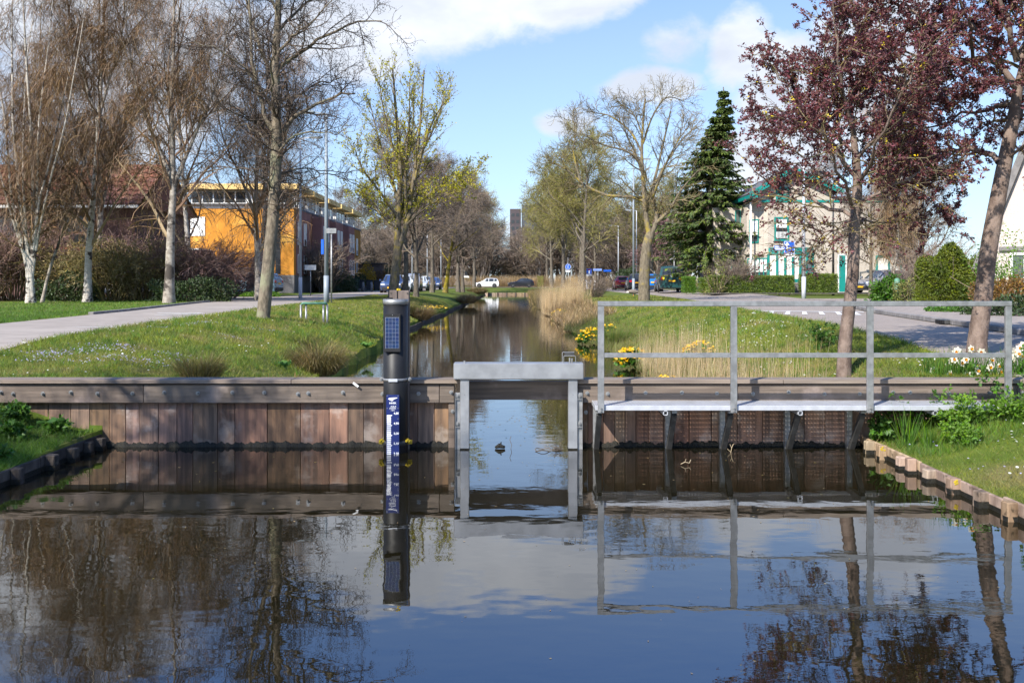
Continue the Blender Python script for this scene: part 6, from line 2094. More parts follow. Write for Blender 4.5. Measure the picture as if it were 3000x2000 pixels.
cb = thing('utility_cabinet', 'pale green utility cabinet by the street bend', 'cabinet', (axx(1724, 122), 124, G))
MB().box(-.55, .55, -.2, .2, 0, 1.1, .02).build('body', MT['pole white'], cb)
MB().box(-.60, .60, -.25, .25, 1.1, 1.2, .02).build('lid', MT['pole paint'], cb)
MB().box(-.02, .02, -.212, -.2, .1, 1.0).build('door_seam', MT['dark steel'], cb)
uc = thing('utility_cabinet', 'tall olive utility cabinet standing in the reeds beside the black car', 'cabinet', (axx(1583, 170), 170, G))
MB().box(-.55, .55, -.3, .3, 0, 1.95, .02).build('body', MT['rush green'], uc)
MB().box(-.60, .60, -.35, .35, 1.95, 2.05, .02).build('lid', MT['rush green'], uc)
# wheelie bins and bollards in front of the terrace
for k, (px, Y, m_, lab) in enumerate(((1043, 92, 'bin green', 'dark green wheelie bin first of the bins before the terrace'), (1057, 92.5, 'bin black', 'dark wheelie bin standing beside the green wheelie bin'), (1082, 95, 'bin black', 'dark wheelie bin in the middle of the bin row'),
                                      (1104, 98, 'bin black', 'dark wheelie bin fourth in the bin row'), (1117, 99, 'bin black', 'dark wheelie bin last in the row beside the trunks'))):
    b = thing('wheelie_bin', lab, 'bin', (axx(px, Y), Y, G), 0.1 * k, 'wheelie bins before the terrace')
    MB().prism([(-.26, .08), (.26, .08), (.32, 1.02), (-.32, 1.02)], 1, -.3, .3).build('body', MT[m_], b)
    MB().box(-.34, .34, -.34, .33, 1.02, 1.09, .02).build('lid', MT[m_], b)
    for s in (-1, 1):
        MB().cyl((s * .2, .3, .12), (s * .27, .3, .12), .12, s=12).build('wheel', MT['tyre'], b)
for k, (px, lab) in enumerate(((1064, 'grey concrete bollard beside the green wheelie bin'), (1089, 'grey concrete bollard in the middle before the bins'), (1122, 'grey concrete bollard beside the maple trunk'))):
    b = thing('bollard', lab, 'bollard', (axx(px, 84), 84, G), 0, 'bollards before the terrace')
    MB().cyl((0, 0, -.1), (0, 0, .82), .12, .11, s=12).build('post', MT['kerb concrete'], b, smooth=True)
    MB().ball((0, 0, .82), .115, 12, 6, (1, 1, .5)).build('cap', MT['kerb concrete'], b, smooth=True)
gpst = thing('fence_post', 'green metal post between the laurel and the brown shrub', 'post', (axx(2628, 38), 38, G))
MB().cyl((0, 0, -.1), (0, 0, .95), .10, s=14).build('tube', MT['bike green'], gpst, smooth=True)
MB().ball((0, 0, .95), .10, 12, 6, (1, 1, .6)).build('cap', MT['bike green'], gpst, smooth=True)
# low tube rack on the left bank
YK = 24.0
bk = thing('tube_rack', 'low worn green and grey tube rack on the grass bank', 'rack', (axx(917, YK), YK, G - .16))
r0 = .034
hh = .42
MB().tube([(-.30, 0.0, hh), (-.26, 0, hh + .03), (.26, .25, hh + .03), (.30, .27, hh)], r0, 10).build('top_bar', MT['bike green'], bk, smooth=True)
for (x, y) in ((-.31, 0), (-.19, .06), (.22, .24), (.31, .27)):
    l_ = MB().cyl((x, y, -.35), (x, y, hh), .028, s=10).build('leg', MT['galvanised'], bk, smooth=True)

# greylag goose resting on the grass by the lamp post
gs = thing('goose', 'grey goose grazing on the grass below the tall lamp post', 'goose', (axx(1855, 57), 57, G - .02), math.radians(-90))
sp_ = np.array([(0, -.42, .30), (0, -.34, .31), (0, -.20, .30), (0, 0, .29), (0, .16, .28), (0, .26, .27), (0, .34, .24), (0, .42, .19), (0, .48, .14), (0, .53, .12), (0, .57, .11)])
rr_ = np.array([.01, .06, .12, .15, .13, .085, .055, .045, .048, .045, .015])
gb = MB()
gb.tube(sp_, rr_, 14)
body = gb.build('body', MT['goose back'], gs, smooth=True)
MB().ball((0, -.30, .27), .10, 10, 6, (.9, 1.1, .7)).build('rump', MT['goose white'], gs, smooth=True)
for s in (-1, 1):
    MB().ball((s * .11, -.08, .31), .16, 10, 6, (.3, 1.5, .6)).build('wing', MT['goose back'], gs, smooth=True)
    MB().cyl((s * .05, 0, .18), (s * .05, .02, .02), .012, s=6).build('leg', MT['goose bill'], gs)
    MB().box(s * .05 - .03, s * .05 + .03, .0, .09, 0.0, .02).build('foot', MT['goose bill'], gs)
MB().cyl((0, .56, .115), (0, .64, .09), .024, .012, s=8).build('bill', MT['goose bill'], gs)

# ------------------------------------------------------------------ shrubs, hedges, conifers
def twig_shrub(seed, h, rad, n=60, tw=0.010, droop=0.0, K=5, n2=7, n3=4, spread=0.5):
    rg = np.random.default_rng(seed)
    a = rg.uniform(0, 2 * np.pi, n)
    rr = rad * 0.35 * np.sqrt(rg.random(n))
    P0 = np.stack([rr * np.cos(a), rr * np.sin(a), np.full(n, -0.05)], 1)
    D0 = np.stack([spread * np.cos(a) * rg.uniform(0.2, 1.2, n), spread * np.sin(a) * rg.uniform(0.2, 1.2, n), np.ones(n)], 1)
    P1, R1 = grow(rg, P0, D0, h * rg.uniform(0.7, 1.1, n), np.full(n, tw * 2.0), K, 0.10, (0, 0, 0.05), 0.4, (0, 0, -droop))
    stems = tubes(P1, R1, 4)
    p, d, L, r = spawn(rg, P1, R1, n2, (0.25, 1.0), (32, 12), labs=(0.25 * h, 0.5 * h), fall=0.4, rr=0.7, rmin=tw)
    P2, R2 = grow(rg, p, d, L, r, 4, 0.14, (0, 0, 0.02), 0.5, (0, 0, -droop))
    p, d, L, r = spawn(rg, P2, R2, n3, (0.2, 1.0), (35, 12), labs=(0.10 * h, 0.28 * h), fall=0.3, rr=0.8, rmin=tw * 0.8)
    P3, R3 = grow(rg, p, d, L, r, 3, 0.14, (0, 0, 0.0), 0.6, (0, 0, -droop))
    tws = merge([tubes(P2, R2, 3), tubes(P3, R3, 3)])
    return rg, stems, tws, P2, P3


def shrub_obj(name, label, loc, stems, tws, m1, m2, lv=None, lm=None, rz=0, group=None, cat='shrub', scale=1.0):
    o = thing(name, label, cat, loc, rz, group, scale)
    link('stems', np_mesh('stems', *stems, mat=m1), o)
    t = link('twigs', np_mesh('twigs', *tws, mat=m2, smooth=False), o)
    if lv is not None:
        link('leaves', np_mesh('leaves', lv[0], lv[1], mat=lm, smooth=False), o)
    return o


rg1, s1, t1, q1, q1b = twig_shrub(101, 3.3, 1.9, 70, 0.011, 0.06)
rg2, s2, t2_, q2, q2b = twig_shrub(102, 3.1, 2.4, 80, 0.011, 0.22, spread=0.9)
rg3, s3, t3, q3, q3b = twig_shrub(103, 2.6, 2.0, 70, 0.011, 0.16, spread=0.8)
C3, _ = along(rg3, q3b, 2)
lv3 = leaves(rg3, C3, (0.03, 0.06), 2.2)
GRP = 'brown shrubs behind the grass verge'
sa = shrub_obj('brown_shrub', 'tall straw-brown twiggy shrub at the left picture edge', (axx(40, 43), 43, G), s1, t1, MT['twig straw'], MT['twig purple'], group=GRP)
sb_ = shrub_obj('brown_shrub', 'arching purplish-brown shrub in front of the dark evergreen bush', (axx(585, 44), 44, G), s2, t2_, MT['twig purple'], MT['twig purple'], group=GRP, scale=1.0)
sc_o = shrub_obj('green_shrub', 'olive-green broom shrub between the thin birch and the white birch', (axx(205, 43.2), 43.2, G), s3, t3, MT['twig olive'], MT['twig olive'], lv3, MT['rush'], group=GRP)
index_children()
copy_thing(sa, (axx(-40, 42), 42, G), 1.0, 'straw-brown shrub cut by the picture edge', scale=1.0)
copy_thing(sa, (axx(130, 44.5), 44.5, G), 2.2, 'straw-brown shrub behind the fanning birch trunks', scale=0.92)
copy_thing(sc_o, (axx(330, 42.6), 42.6, G), 1.5, 'olive shrub just beside the tall white birch trunk', scale=1.02)
copy_thing(sc_o, (axx(425, 43.4), 43.4, G), 3.5, 'olive shrub between the white birch and the grey-barked birch', scale=1.05)
copy_thing(sb_, (axx(300, 45), 45, G), 2.5, 'arching purplish shrub behind the olive shrubs', scale=0.95)
copy_thing(sb_, (axx(520, 45), 45, G), 4.0, 'arching purplish shrub just behind the grey-barked birch', scale=1.02)
copy_thing(sb_, (axx(645, 46.5), 46.5, G), 5.2, 'arching purplish shrub drooping towards the pale blue car', scale=0.85)
copy_thing(sa, (axx(400, 47), 47, G), 4.4, 'straw-brown shrub in front of the white van', scale=0.88)


def bush(seed, rx_, ry_, rz_, n, size, elong=1.6, shell=0.55, flatbase=True, lump=0.18):
    rg = np.random.default_rng(seed)
    d = unit(rg.normal(0, 1, (n, 3)))
    if flatbase:
        d[:, 2] = np.abs(d[:, 2]) * 1.0 - 0.05
    lumps = 1 + lump * (np.sin(d[:, 0] * 5 + seed) * np.sin(d[:, 1] * 6 + 2 * seed) + np.sin(d[:, 2] * 7 + d[:, 0] * 4)) 
    r = (shell + (1 - shell) * rg.random(n) ** 0.5) * lumps
    C = d * r[:, None] * np.array([rx_, ry_, rz_])
    return rg, leaves(rg, C, size, elong, axis=d * 0.8)


def bush_obj(name, label, loc, seed, dims, n, size, mat, cat='shrub', elong=1.6, stems=True, group=None, lump=0.18, shell=0.55, rz=0.0):
    o = thing(name, label, cat, loc, rz, group)
    rg, lv = bush(seed, *dims, n, size, elong, shell, True, lump)
    link('foliage', np_mesh('foliage', lv[0], lv[1], mat=mat, smooth=False), o)
    k = 16
    a = rg.uniform(0, 6.28, k)
    D = np.stack([0.5 * np.cos(a), 0.5 * np.sin(a), np.ones(k)], 1)
    P, Rr = grow(rg, np.stack([0.15 * np.cos(a), 0.15 * np.sin(a), np.full(k, -.05)], 1), D, np.full(k, dims[2] * 0.85), np.full(k, 0.02), 4, 0.12)
    link('stems', np_mesh('stems', *tubes(P, Rr, 4), mat=MT['twig brown']), o)
    return o


bush_obj('dark_bush', 'dark evergreen bush at the foot of the purplish shrub', (axx(560, 40.6), 40.6, G), 111, (2.0, 1.0, 1.05), 7000, (.04, .08), MT['leaf dark'])
bush_obj('dark_bush', 'dark evergreen bush in the shade between the birches', (axx(195, 41.6), 41.6, G), 112, (1.5, 0.9, 1.2), 6000, (.04, .08), MT['leaf dark'])
bush_obj('low_plant', 'bright green ground plants at the foot of the leaning tree', (axx(740, 54), 54, G), 113, (1.7, 0.8, .30), 2500, (.04, .09), MT['leaf bright'], 'plant')
bush_obj('dark_bush', 'dark ivy mound before the mauve terrace house', (axx(985, 82), 82, G), 114, (2.0, 2.2, 1.7), 7000, (.06, .12), MT['leaf dark'])
bush_obj('dark_bush', 'dark shrub below the wooden porch of the end house', (axx(1030, 99), 99, G), 115, (1.7, 2.0, 1.6), 6000, (.06, .12), MT['leaf dark'])
bush_obj('forsythia', 'yellow flowering forsythia beside the wooden porch', (axx(1062, 104), 104, G), 116, (1.6, 1.6, 2.6), 5000, (.06, .12), MT['forsythia'])
bush_obj('bronze_shrub', 'pale bronze shrub beside the yellow forsythia', (axx(1103, 106), 106, G), 117, (1.3, 1.3, 2.2), 4000, (.06, .12), MT['leaf bronze'])
bush_obj('conical_shrub', 'small dark upright shrub beyond the forsythia', (axx(1132, 112), 112, G), 118, (.9, .9, 2.7), 3500, (.06, .12), MT['leaf dark'])
rgt, st_, tt_, _q, _qb = twig_shrub(104, 4.0, 1.6, 50, 0.016, 0.06)
shrub_obj('bare_shrub', 'bare brown garden shrub in front of the terrace houses', (axx(955, 78), 78, G), st_, tt_, MT['twig grey'], MT['twig brown'])
index_children()
bs_ = [o for o in bpy.data.objects if o.name.startswith('bare_shrub')][0]
copy_thing(bs_, (axx(1105, 125), 128, G), 1.0, 'tall bare garden shrub beyond the end house of the terrace', scale=1.7)
copy_thing(bs_, (axx(2168, 59.5), 60.6, 1.0), 2.0, 'pale bare shrub between the conifer and the cream house', scale=0.55)
copy_thing(bs_, (axx(1745, 53), 53, G - .3), 3.0, 'round bare brown shrub beside the tall dry reeds', scale=0.36)
copy_thing(bs_, (axx(2668, 40), 40.5, G), 0.6, 'bare tan shrub beside the green metal post', scale=0.36)
copy_thing(bs_, (axx(2735, 46), 46, G), 4.6, 'dark reddish bare shrub behind the thuja', scale=0.7)
bush_obj('laurel_shrub', 'glossy green laurel beside the green metal post', (axx(2606, 38.4), 38.4, G), 119, (.75, .6, 1.05), 1800, (.06, .11), MT['leaf green'], elong=2.2)
bush_obj('olive_shrub', 'loose olive shrub between the laurel and the thuja', (axx(2668, 37.2), 37.2, G), 120, (.75, .6, 1.05), 2200, (.03, .06), MT['rush green'])
bush_obj('thuja_bush', 'large dome of yellow-green thuja behind the right pavement', (axx(2768, 33.5), 33.5, G), 121, (1.05, .95, 2.15), 26000, (.028, .055), MT['leaf thuja'], elong=2.4, lump=0.10, shell=0.75)
bush_obj('thuja_bush', 'smaller thuja dome behind the stout plum trunk', (axx(2850, 34.6), 34.6, G), 122, (.85, .8, 1.75), 14000, (.028, .055), MT['leaf thuja'], elong=2.4, lump=0.10, shell=0.75)
bush_obj('bronze_shrub', 'bronze-leaved shrub behind the pavement at the right picture edge', (axx(2935, 25), 25, G), 123, (.95, .7, .95), 5000, (.03, .06), MT['leaf bronze'])
bush_obj('green_shrub', 'loose yellow-green shrub climbing before the pale house', (axx(2935, 30), 30, G), 124, (.9, .7, 2.1), 3500, (.03, .06), MT['leaf bright'], lump=0.35)
bush_obj('ivy_patch', 'dark green ivy mound on the verge under the bronze shrub', (axx(2960, 21), 21, G), 125, (1.1, .8, .5), 4500, (.03, .06), MT['leaf dark'])
bush_obj('ivy_patch', 'green ivy strip on the verge behind the stout plum', (axx(2820, 23.5), 23.5, G), 126, (1.0, .6, .25), 3000, (.03, .06), MT['leaf green'])
bush_obj('green_shrub', 'pale green small shrub in front of the dark conifer', (axx(2100, 59.5), 59.8, 1.0), 127, (.7, .6, 2.0), 1500, (.04, .08), MT['rush green'], lump=0.4)
bush_obj('green_hedge', 'dark tall hedge behind the red car', (14.4, 112, G), 128, (2.3, 3.0, 3.0), 9000, (.07, .13), MT['leaf dark'], lump=0.08)
bush_obj('green_bush', 'dark green bush beyond the reeds behind the parked cars', (axx(1498, 185), 185, G), 129, (5.0, 3, 7.0), 6000, (.16, .3), MT['leaf dark'])


def hedge(label, x0, x1, y0, y1, z0, h, n, seed, mat='leaf hedge'):
    o = thing('clipped_hedge', label, 'hedge', ((x0 + x1) / 2, (y0 + y1) / 2, z0), 0, 'clipped hedges before the cream house')
    rg = np.random.default_rng(seed)
    hx_, hy_ = (x1 - x0) / 2, (y1 - y0) / 2
    MB().box(-hx_ + .07, hx_ - .07, -hy_ + .07, hy_ - .07, .05, h - .07).build('core', MT['leaf dark'], o)
    f = rg.random(n)
    C = np.empty((n, 3))
    top = f < 0.33
    side = f > 0.85
    C[:, 0] = rg.uniform(-hx_, hx_, n)
    C[:, 1] = -hy_
    C[:, 2] = rg.uniform(.02, h, n)
    C[top, 1] = rg.uniform(-hy_, hy_, top.sum())
    C[top, 2] = h
    sg = rg.choice([-1, 1], side.sum())
    C[side, 0] = sg * hx_
    C[side, 1] = rg.uniform(-hy_, hy_, side.sum())
    C += rg.normal(0, 0.035, C.shape)
    lv = leaves(rg, C, (.03, .06), 1.5)
    link('leaves', np_mesh('leaves', lv[0], lv[1], mat=MT[mat], smooth=False), o)


hz = 60.0
hedge('long clipped green hedge in front of the teal bow window', axx(2082, hz), axx(2326, hz), 60.0, 61.0, 1.02, 1.08, 16000, 131)
hedge('short clipped green hedge beside the teal door', axx(2357, hz), axx(2458, hz), 60.2, 61.3, 1.02, 1.18, 9000, 132)
hedge('small clipped hedge below the conifer', axx(2000, 64), axx(2034, 64), 63.5, 64.5, 1.0, 1.05, 4000, 133, 'leaf bright')
hedge('small dark clipped hedge between the conifer and the long hedge', axx(2049, 62), axx(2078, 62), 61.5, 62.6, 1.0, .95, 3500, 134)
lw = thing('brick_pier', 'low cream brick wall between the two clipped hedges', 'wall', (axx(2341, 61), 61.4, 1.02))
MB().box(-.42, .42, 0, .3, 0, .58).build('brickwork', MT['brick grey'], lw)
MB().box(-.46, .46, -.04, .34, .58, .66, .02).build('coping', MT['kerb concrete'], lw)

# --- tall conifer
YJ = 70.5
rg = np.random.default_rng(141)
HJ = azz(255, YJ) - 1.0
tr0 = curve_pts([(0, 0, -.2), (0.1, 0, 5), (0.5, 0, 10), (1.25, 0, HJ - 1.5), (1.20, 0, HJ)], 14)
trk = tubes(tr0[None], np.interp(np.linspace(0, 1, 14), [0, 1], [0.34, 0.03])[None], 10)
nb = 600
zt_ = 2.0 + (HJ - 2.2) * rg.random(nb) ** 1.05
zt_ = np.round(zt_ / 0.62) * 0.62 + rg.normal(0, 0.07, nb)
c = np.stack([np.interp(zt_, tr0[:, 2], tr0[:, 0]), np.zeros(nb), zt_], 1)
a = rg.uniform(0, 2 * np.pi, nb)
fr_ = 1 - zt_ / HJ
Lb = (0.12 + np.minimum(4.4, 6.6 * fr_ ** 1.25)) * rg.uniform(0.5, 1.15, nb)
D = np.stack([np.cos(a), np.sin(a), rg.uniform(-.1, .30, nb)], 1)
PB, RB = grow(rg, c, D, Lb, np.full(nb, .045), 6, 0.05, (0, 0, -.10), 0.2, (0, 0, 0.06))
C, ax = along(rg, PB, 56, (0.12, 1.0))
side = unit(np.cross(ax, np.array([[0, 0, 1.0]])))
off = rg.normal(0, 0.13, (len(C), 1)) * side
dirs = unit(ax * 0.8 + side * np.sign(off) * 0.7 + rg.normal(0, .25, C.shape) + np.array([0, 0, -0.35]))
N = len(C)
s_ = rg.uniform(.05, .10, N)[:, None]
Ls = rg.uniform(.20, .48, N)[:, None] * np.clip(.3 + 4 * np.repeat(fr_, 56), .3, 1)[:, None]
C = C + off + rg.normal(0, .04, C.shape)
bb = unit(np.cross(dirs, rg.normal(0, .35, (N, 3)) + np.array([0, 0, 1.0])))
V = np.stack([C, C + dirs * Ls * .5 + bb * s_, C + dirs * Ls + np.array([0, 0, -.05]), C + dirs * Ls * .5 - bb * s_], 1).reshape(-1, 3)
cj = thing('conifer_tree', 'tall dark green conifer with pointed top beside the cream house', 'tree', (axx(2072, YJ), YJ, 1.0))
link('trunk', np_mesh('trunk', *trk, mat=MT['bark grey']), cj)
cc = link('crown', np_mesh('crown', *tubes(PB, RB, 4), mat=MT['twig brown']), cj)
link('needles', np_mesh('needles', V, np.arange(N * 4).reshape(-1, 4), mat=MT['leaf conifer'], smooth=False), cc)

# --- more background trees
index_children()
for X, Y, s_, rz, lab in ((14.5, 98, 1.0, 2.0, 'tall olive-green tree behind the black and red cars'), (19.5, 108, 1.1, 3.0, 'tall olive-green tree behind the conifer'), (12.5, 140, 1.25, 4.0, 'tall olive-green tree at the street bend')):
    copy_thing(ot, (X, Y, G), rz, lab, 'olive trees behind the right-hand houses', s_)
rgp, tp_, cp_, P4p, P3p = broadleaf(57, 6.0, 0.13, n1=10, n2=7, n3=6, n4=3, first=0.2, spread=50, tw=0.012)
Cp, _ = along(rgp, P4p, 4)
lvp = leaves(rgp, Cp, (.05, .10), 1.2)
tree_obj('blossom_tree', 'pink blossoming tree between the lamp post and the conifer', 'tree', (axx(1935, 84), 86, 1.0), tp_, cp_, MT['bark grey'], MT['twig purple'], (lvp[0], lvp[1], MT['blossom pink']))
index_children()
rb = copy_thing(bt3, (axx(2660, 52), 54, G), 1.3, 'multi-stemmed white birch behind the thuja beside the cream house', scale=0.82)
copy_thing(bt3, (axx(2760, 60), 66, G), 3.3, 'multi-stemmed white birch behind the stout plum trunk', scale=0.86)
copy_thing(base_tree, (axx(2570, 56), 57, 1.0), 2.2, 'bare street tree with grey trunk beside the grey hatchback', scale=0.8)
# far wood beyond the reed belt
wood = [(-30, 182), (-22, 176), (-15.5, 186), (-10, 178), (-4, 190), (1.5, 198), (9, 186), (15, 192), (22, 180), (30, 190), (-38, 190), (38, 186), (-46, 178), (48, 184), (3, 220), (-8, 225), (12, 230), (-20, 240), (24, 235)]
for k, (X, Y) in enumerate(wood):
    src = base_tree if k % 3 else ot
    copy_thing(src, (X, Y, G), k * 1.7, 'bare tree in the distant wood beyond the reed belt', 'distant wood beyond the reeds', (1.5 + 0.4 * ((k * 5) % 4) / 3) * (0.8 if abs(X) < 4 else 1.0))
for k, (X, Y, lab) in enumerate(((-32, 78, 'bare tree behind the red brick house roof'), (-24, 92, 'bare tree rising behind the orange gable house'), (-22, 120, 'bare tree beyond the terrace end'), (-15.5, 130, 'bare tree between the terrace and the parked cars'),
                                 (27, 84, 'bare tree behind the cream house'), (34, 78, 'bare tree behind the flat roof of the cream house'), (33, 56, 'bare tree behind the pale house'))):
    copy_thing(base_tree, (X, Y, G), k * 2.3, lab, 'bare trees behind the houses', 1.35)
# alder behind the viewer whose shade dapples the wall
al = [o for o in bpy.data.objects if o.name.startswith('alder_tree')][0]
copy_thing(al, (-7.0, 4.3, 0.6), 1.1, 'bare alder on the near bank casting dappled shade on the timber wall', scale=0.85)
copy_thing(bt2, (-24.5, 48.5, G), 5.0, 'weeping birch in front of the red tiled roof', None, 0.92)
for k, (X, Y) in enumerate([(-44, 177), (-34, 179), (-26, 177.5), (-19, 178), (-12.5, 177), (-6, 179), (0, 181), (5, 178), (11, 177.5), (17, 178), (24, 179), (31, 177), (40, 178), (16.5, 128), (20.5, 120), (13.5, 150), (17, 143), (22, 135), (-17.5, 140), (-24, 146)]):
    copy_thing(bs_, (X, Y, G), k * 1.3, 'bare twiggy thicket behind the reed belt' if k < 13 else ('olive thicket at the street bend' if k < 18 else ('bare thicket beyond the terrace end beside the street' if k == 18 else 'bare thicket further back behind the terrace end')), 'thickets in the distance', 1.9 + 0.5 * (k % 3))
# dry reed belt behind the far cars
rg = np.random.default_rng(151)
n = 22000
X = rg.uniform(-34, 34, n)
Y = rg.uniform(169.5, 174.5, n)
P0 = np.stack([X, Y, np.full(n, G - .05)], 1)
P, Rr = grow(rg, P0, np.stack([rg.normal(0, .08, n), rg.normal(0, .08, n), np.ones(n)], 1), rg.uniform(1.3, 2.4, n), np.full(n, .028), 2, .05)
o = link('reed_belt', np_mesh('reed_belt', *tubes(P, Rr, 2), mat=MT['reed'], smooth=False))
tag(o, 'belt of tall dry reeds behind the parked cars', 'reeds', kind='stuff')

# ------------------------------------------------------------------ waterside plants
def blades(rg, P0, h, w, lean=0.5, K=3, grav=0.25):
    n = len(P0)
    D = np.stack([rg.normal(0, lean, n), rg.normal(0, lean, n), np.ones(n)], 1)
    L = rg.uniform(h[0], h[1], n)
    P, _ = grow(rg, P0, D, L, np.ones(n), K, 0.06, (0, 0, 0), 1, (0, 0, -grav))
    prof = np.array([1.0, 0.9, 0.6, 0.08])[:K + 1] if K == 3 else np.linspace(1, 0.1, K + 1)
    Rr = rg.uniform(w[0], w[1], n)[:, None] * prof[None]
    return tubes(P, Rr, 2)


def tussock(label, X, Y, r, h, n, seed, mats=('rush', 'rush green'), lean=0.55, grav=0.30, w=(.0025, .0045), name='rush_tussock', split=0.35):
    rg = np.random.default_rng(seed)
    z = float(gz(X, Y)) - .03
    o = thing(name, label, 'grass clump', (X, Y, z), 0, 'rush tussocks on the banks')
    for m_, cnt in ((mats[0], int(n * (1 - split))), (mats[1], int(n * split))):
        a = rg.uniform(0, 6.283, cnt)
        rr = r * 0.55 * np.sqrt(rg.random(cnt))
        P0 = np.stack([rr * np.cos(a), rr * np.sin(a), np.zeros(cnt)], 1)
        D = np.stack([np.cos(a) * lean * rr / (r * .55) + rg.normal(0, .18, cnt), np.sin(a) * lean * rr / (r * .55) + rg.normal(0, .18, cnt), np.ones(cnt)], 1)
        P, _ = grow(rg, P0, D, rg.uniform(h[0], h[1], cnt), np.ones(cnt), 5, .05, (0, 0, 0), 1, (0, 0, -grav))
        Rr = rg.uniform(w[0], w[1], cnt)[:, None] * np.array([1, 1, .9, .7, .45, .1])[None]
        link('blades' if m_ == mats[0] else 'green_blades', np_mesh('blades', *tubes(P, Rr, 2), mat=MT[m_], smooth=False), o)
    return o


tussock('brown and green rush tussock just behind the timber cap', axx(585, 11.2), 11.2, .34, (.28, .52), 1300, 161, split=.5)
tussock('large shaggy brown rush tussock overhanging the water beside the gauge post', -3.2, 15.5, .52, (.40, .85), 2200, 162, split=.25, lean=.8, grav=.5)
tussock('pale dead grass clump at the water edge below the large tussock', -3.1, 13.4, .35, (.15, .35), 700, 163, ('dry blade', 'rush green'), split=.35, lean=.9, grav=.5)
tussock('straw tussock drooping over the edging just behind the gauge post', -3.75, 38.5, .6, (.5, .95), 1300, 164, ('dry blade', 'rush'), split=.4, lean=.8, grav=.5, w=(.005, .008))
tussock('green rush tussock on the bank behind the gauge post', -4.3, 38, .5, (.4, .8), 900, 165, ('rush green', 'rush'), split=.3, w=(.005, .008))
tussock('straw tussock at the far bend of the grass bank', axx(1368, 70), 70, 1.0, (.5, 1.1), 1200, 166, ('dry blade', 'rush'), split=.3, lean=.9, grav=.5, w=(.012, .018))
tussock('straw tussock at the far corner of the canal', axx(1398, 112), 112, 1.6, (.6, 1.3), 1200, 167, ('dry blade', 'rush green'), split=.3, lean=.9, grav=.5, w=(.02, .03))
tussock('green iris shoots on the bank beside the large tussock', -3.9, 17.6, .75, (.22, .42), 500, 168, ('rush green', 'lush blade'), split=.5, lean=.25, grav=.05, w=(.005, .009), name='iris_shoots')
tussock('green reed shoots at the water edge behind the left railing post', axx(1800, 24), 24, .8, (.3, .6), 900, 169, ('lush blade', 'rush green'), split=.5, lean=.3, grav=.1, w=(.006, .010), name='reed_shoots')
# tall dry reeds on the right bank
rg = np.random.default_rng(171)


def reed_patch(name, label, n, xr, yr, h, w, mat, lean=.10, K=3, edge=True):
    Y = rg.uniform(yr[0], yr[1], n)
    X = rg.uniform(0, 1, n) ** 1.3 * (xr[1] - xr[0]) + (canal_r(Y) + xr[0] if edge else xr[0])
    Z = gz(X, Y) - .03
    o = link(name, np_mesh(name, *blades(rg, np.stack([X, Y, Z], 1), h, w, lean, K, .08), mat=MT[mat], smooth=False))
    tag(o, label, 'reeds', kind='stuff')


reed_patch('dry_reeds', 'thin dry reed stems at the water edge behind the railing', 1700, (-.25, .8), (10.2, 18.5), (.28, .95), (.0028, .0052), 'reed', .06)
reed_patch('dry_grass', 'straw-coloured flattened grass below the reed stems', 6000, (-.2, 1.0), (9.9, 17.0), (.06, .22), (.002, .004), 'dry blade', .7)
reed_patch('green_sedge', 'fresh green sedge along the right waterline', 7000, (-.25, 1.0), (15, 36), (.12, .36), (.004, .008), 'rush green', .35)
reed_patch('green_sedge', 'fresh green sedge among the dry reed stems behind the railing', 3500, (-.2, 1.1), (10, 19), (.08, .28), (.003, .005), 'lush blade', .4)
reed_patch('tall_reeds', 'tall pale dry reeds standing at the right waterline', 2600, (-.5, 1.7), (46, 62), (.8, 1.75), (.010, .018), 'reed', .10)
reed_patch('straw_grass', 'tawny straw grass sloping to the right waterline', 6000, (-.35, 1.5), (33, 52), (.25, .65), (.008, .014), 'dry blade', .5)
reed_patch('far_reeds', 'pale reeds fringing the distant right waterline', 2600, (-.6, 1.2), (62, 128), (.5, 1.1), (.015, .03), 'rush', .3)


def marigold(label, X, Y, r, n, seed):
    rg = np.random.default_rng(seed)
    z = max(float(gz(X, Y)) - .03, 0.02)
    o = thing('marsh_marigold', label, 'flower clump', (X, Y, z), 0, 'marsh marigolds at the waterline')
    d = unit(rg.normal(0, 1, (n * 4, 3)))
    d[:, 2] = np.abs(d[:, 2])
    C = d * (r * (0.55 + .4 * rg.random(n * 4)))[:, None] * np.array([1, 1, .85])
    lv = leaves(rg, C, (r * .14, r * .28), 1.0, axis=d)
    link('leaves', np_mesh('leaves', lv[0], lv[1], mat=MT['leaf green'], smooth=False), o)
    d = unit(rg.normal(0, 1, (n, 3)))
    d[:, 2] = np.abs(d[:, 2]) + .15
    d = unit(d)
    C = d * (r * (0.92 + .16 * rg.random(n)))[:, None] * np.array([1, 1, .95])
    V, T = stars(rg, C, (r * .07, r * .12), 6, .6)
    link('flowers', np_mesh('flowers', V, None, T, mat=MT['petal yellow'], smooth=False), o)['kind'] = 'stuff'
    return o


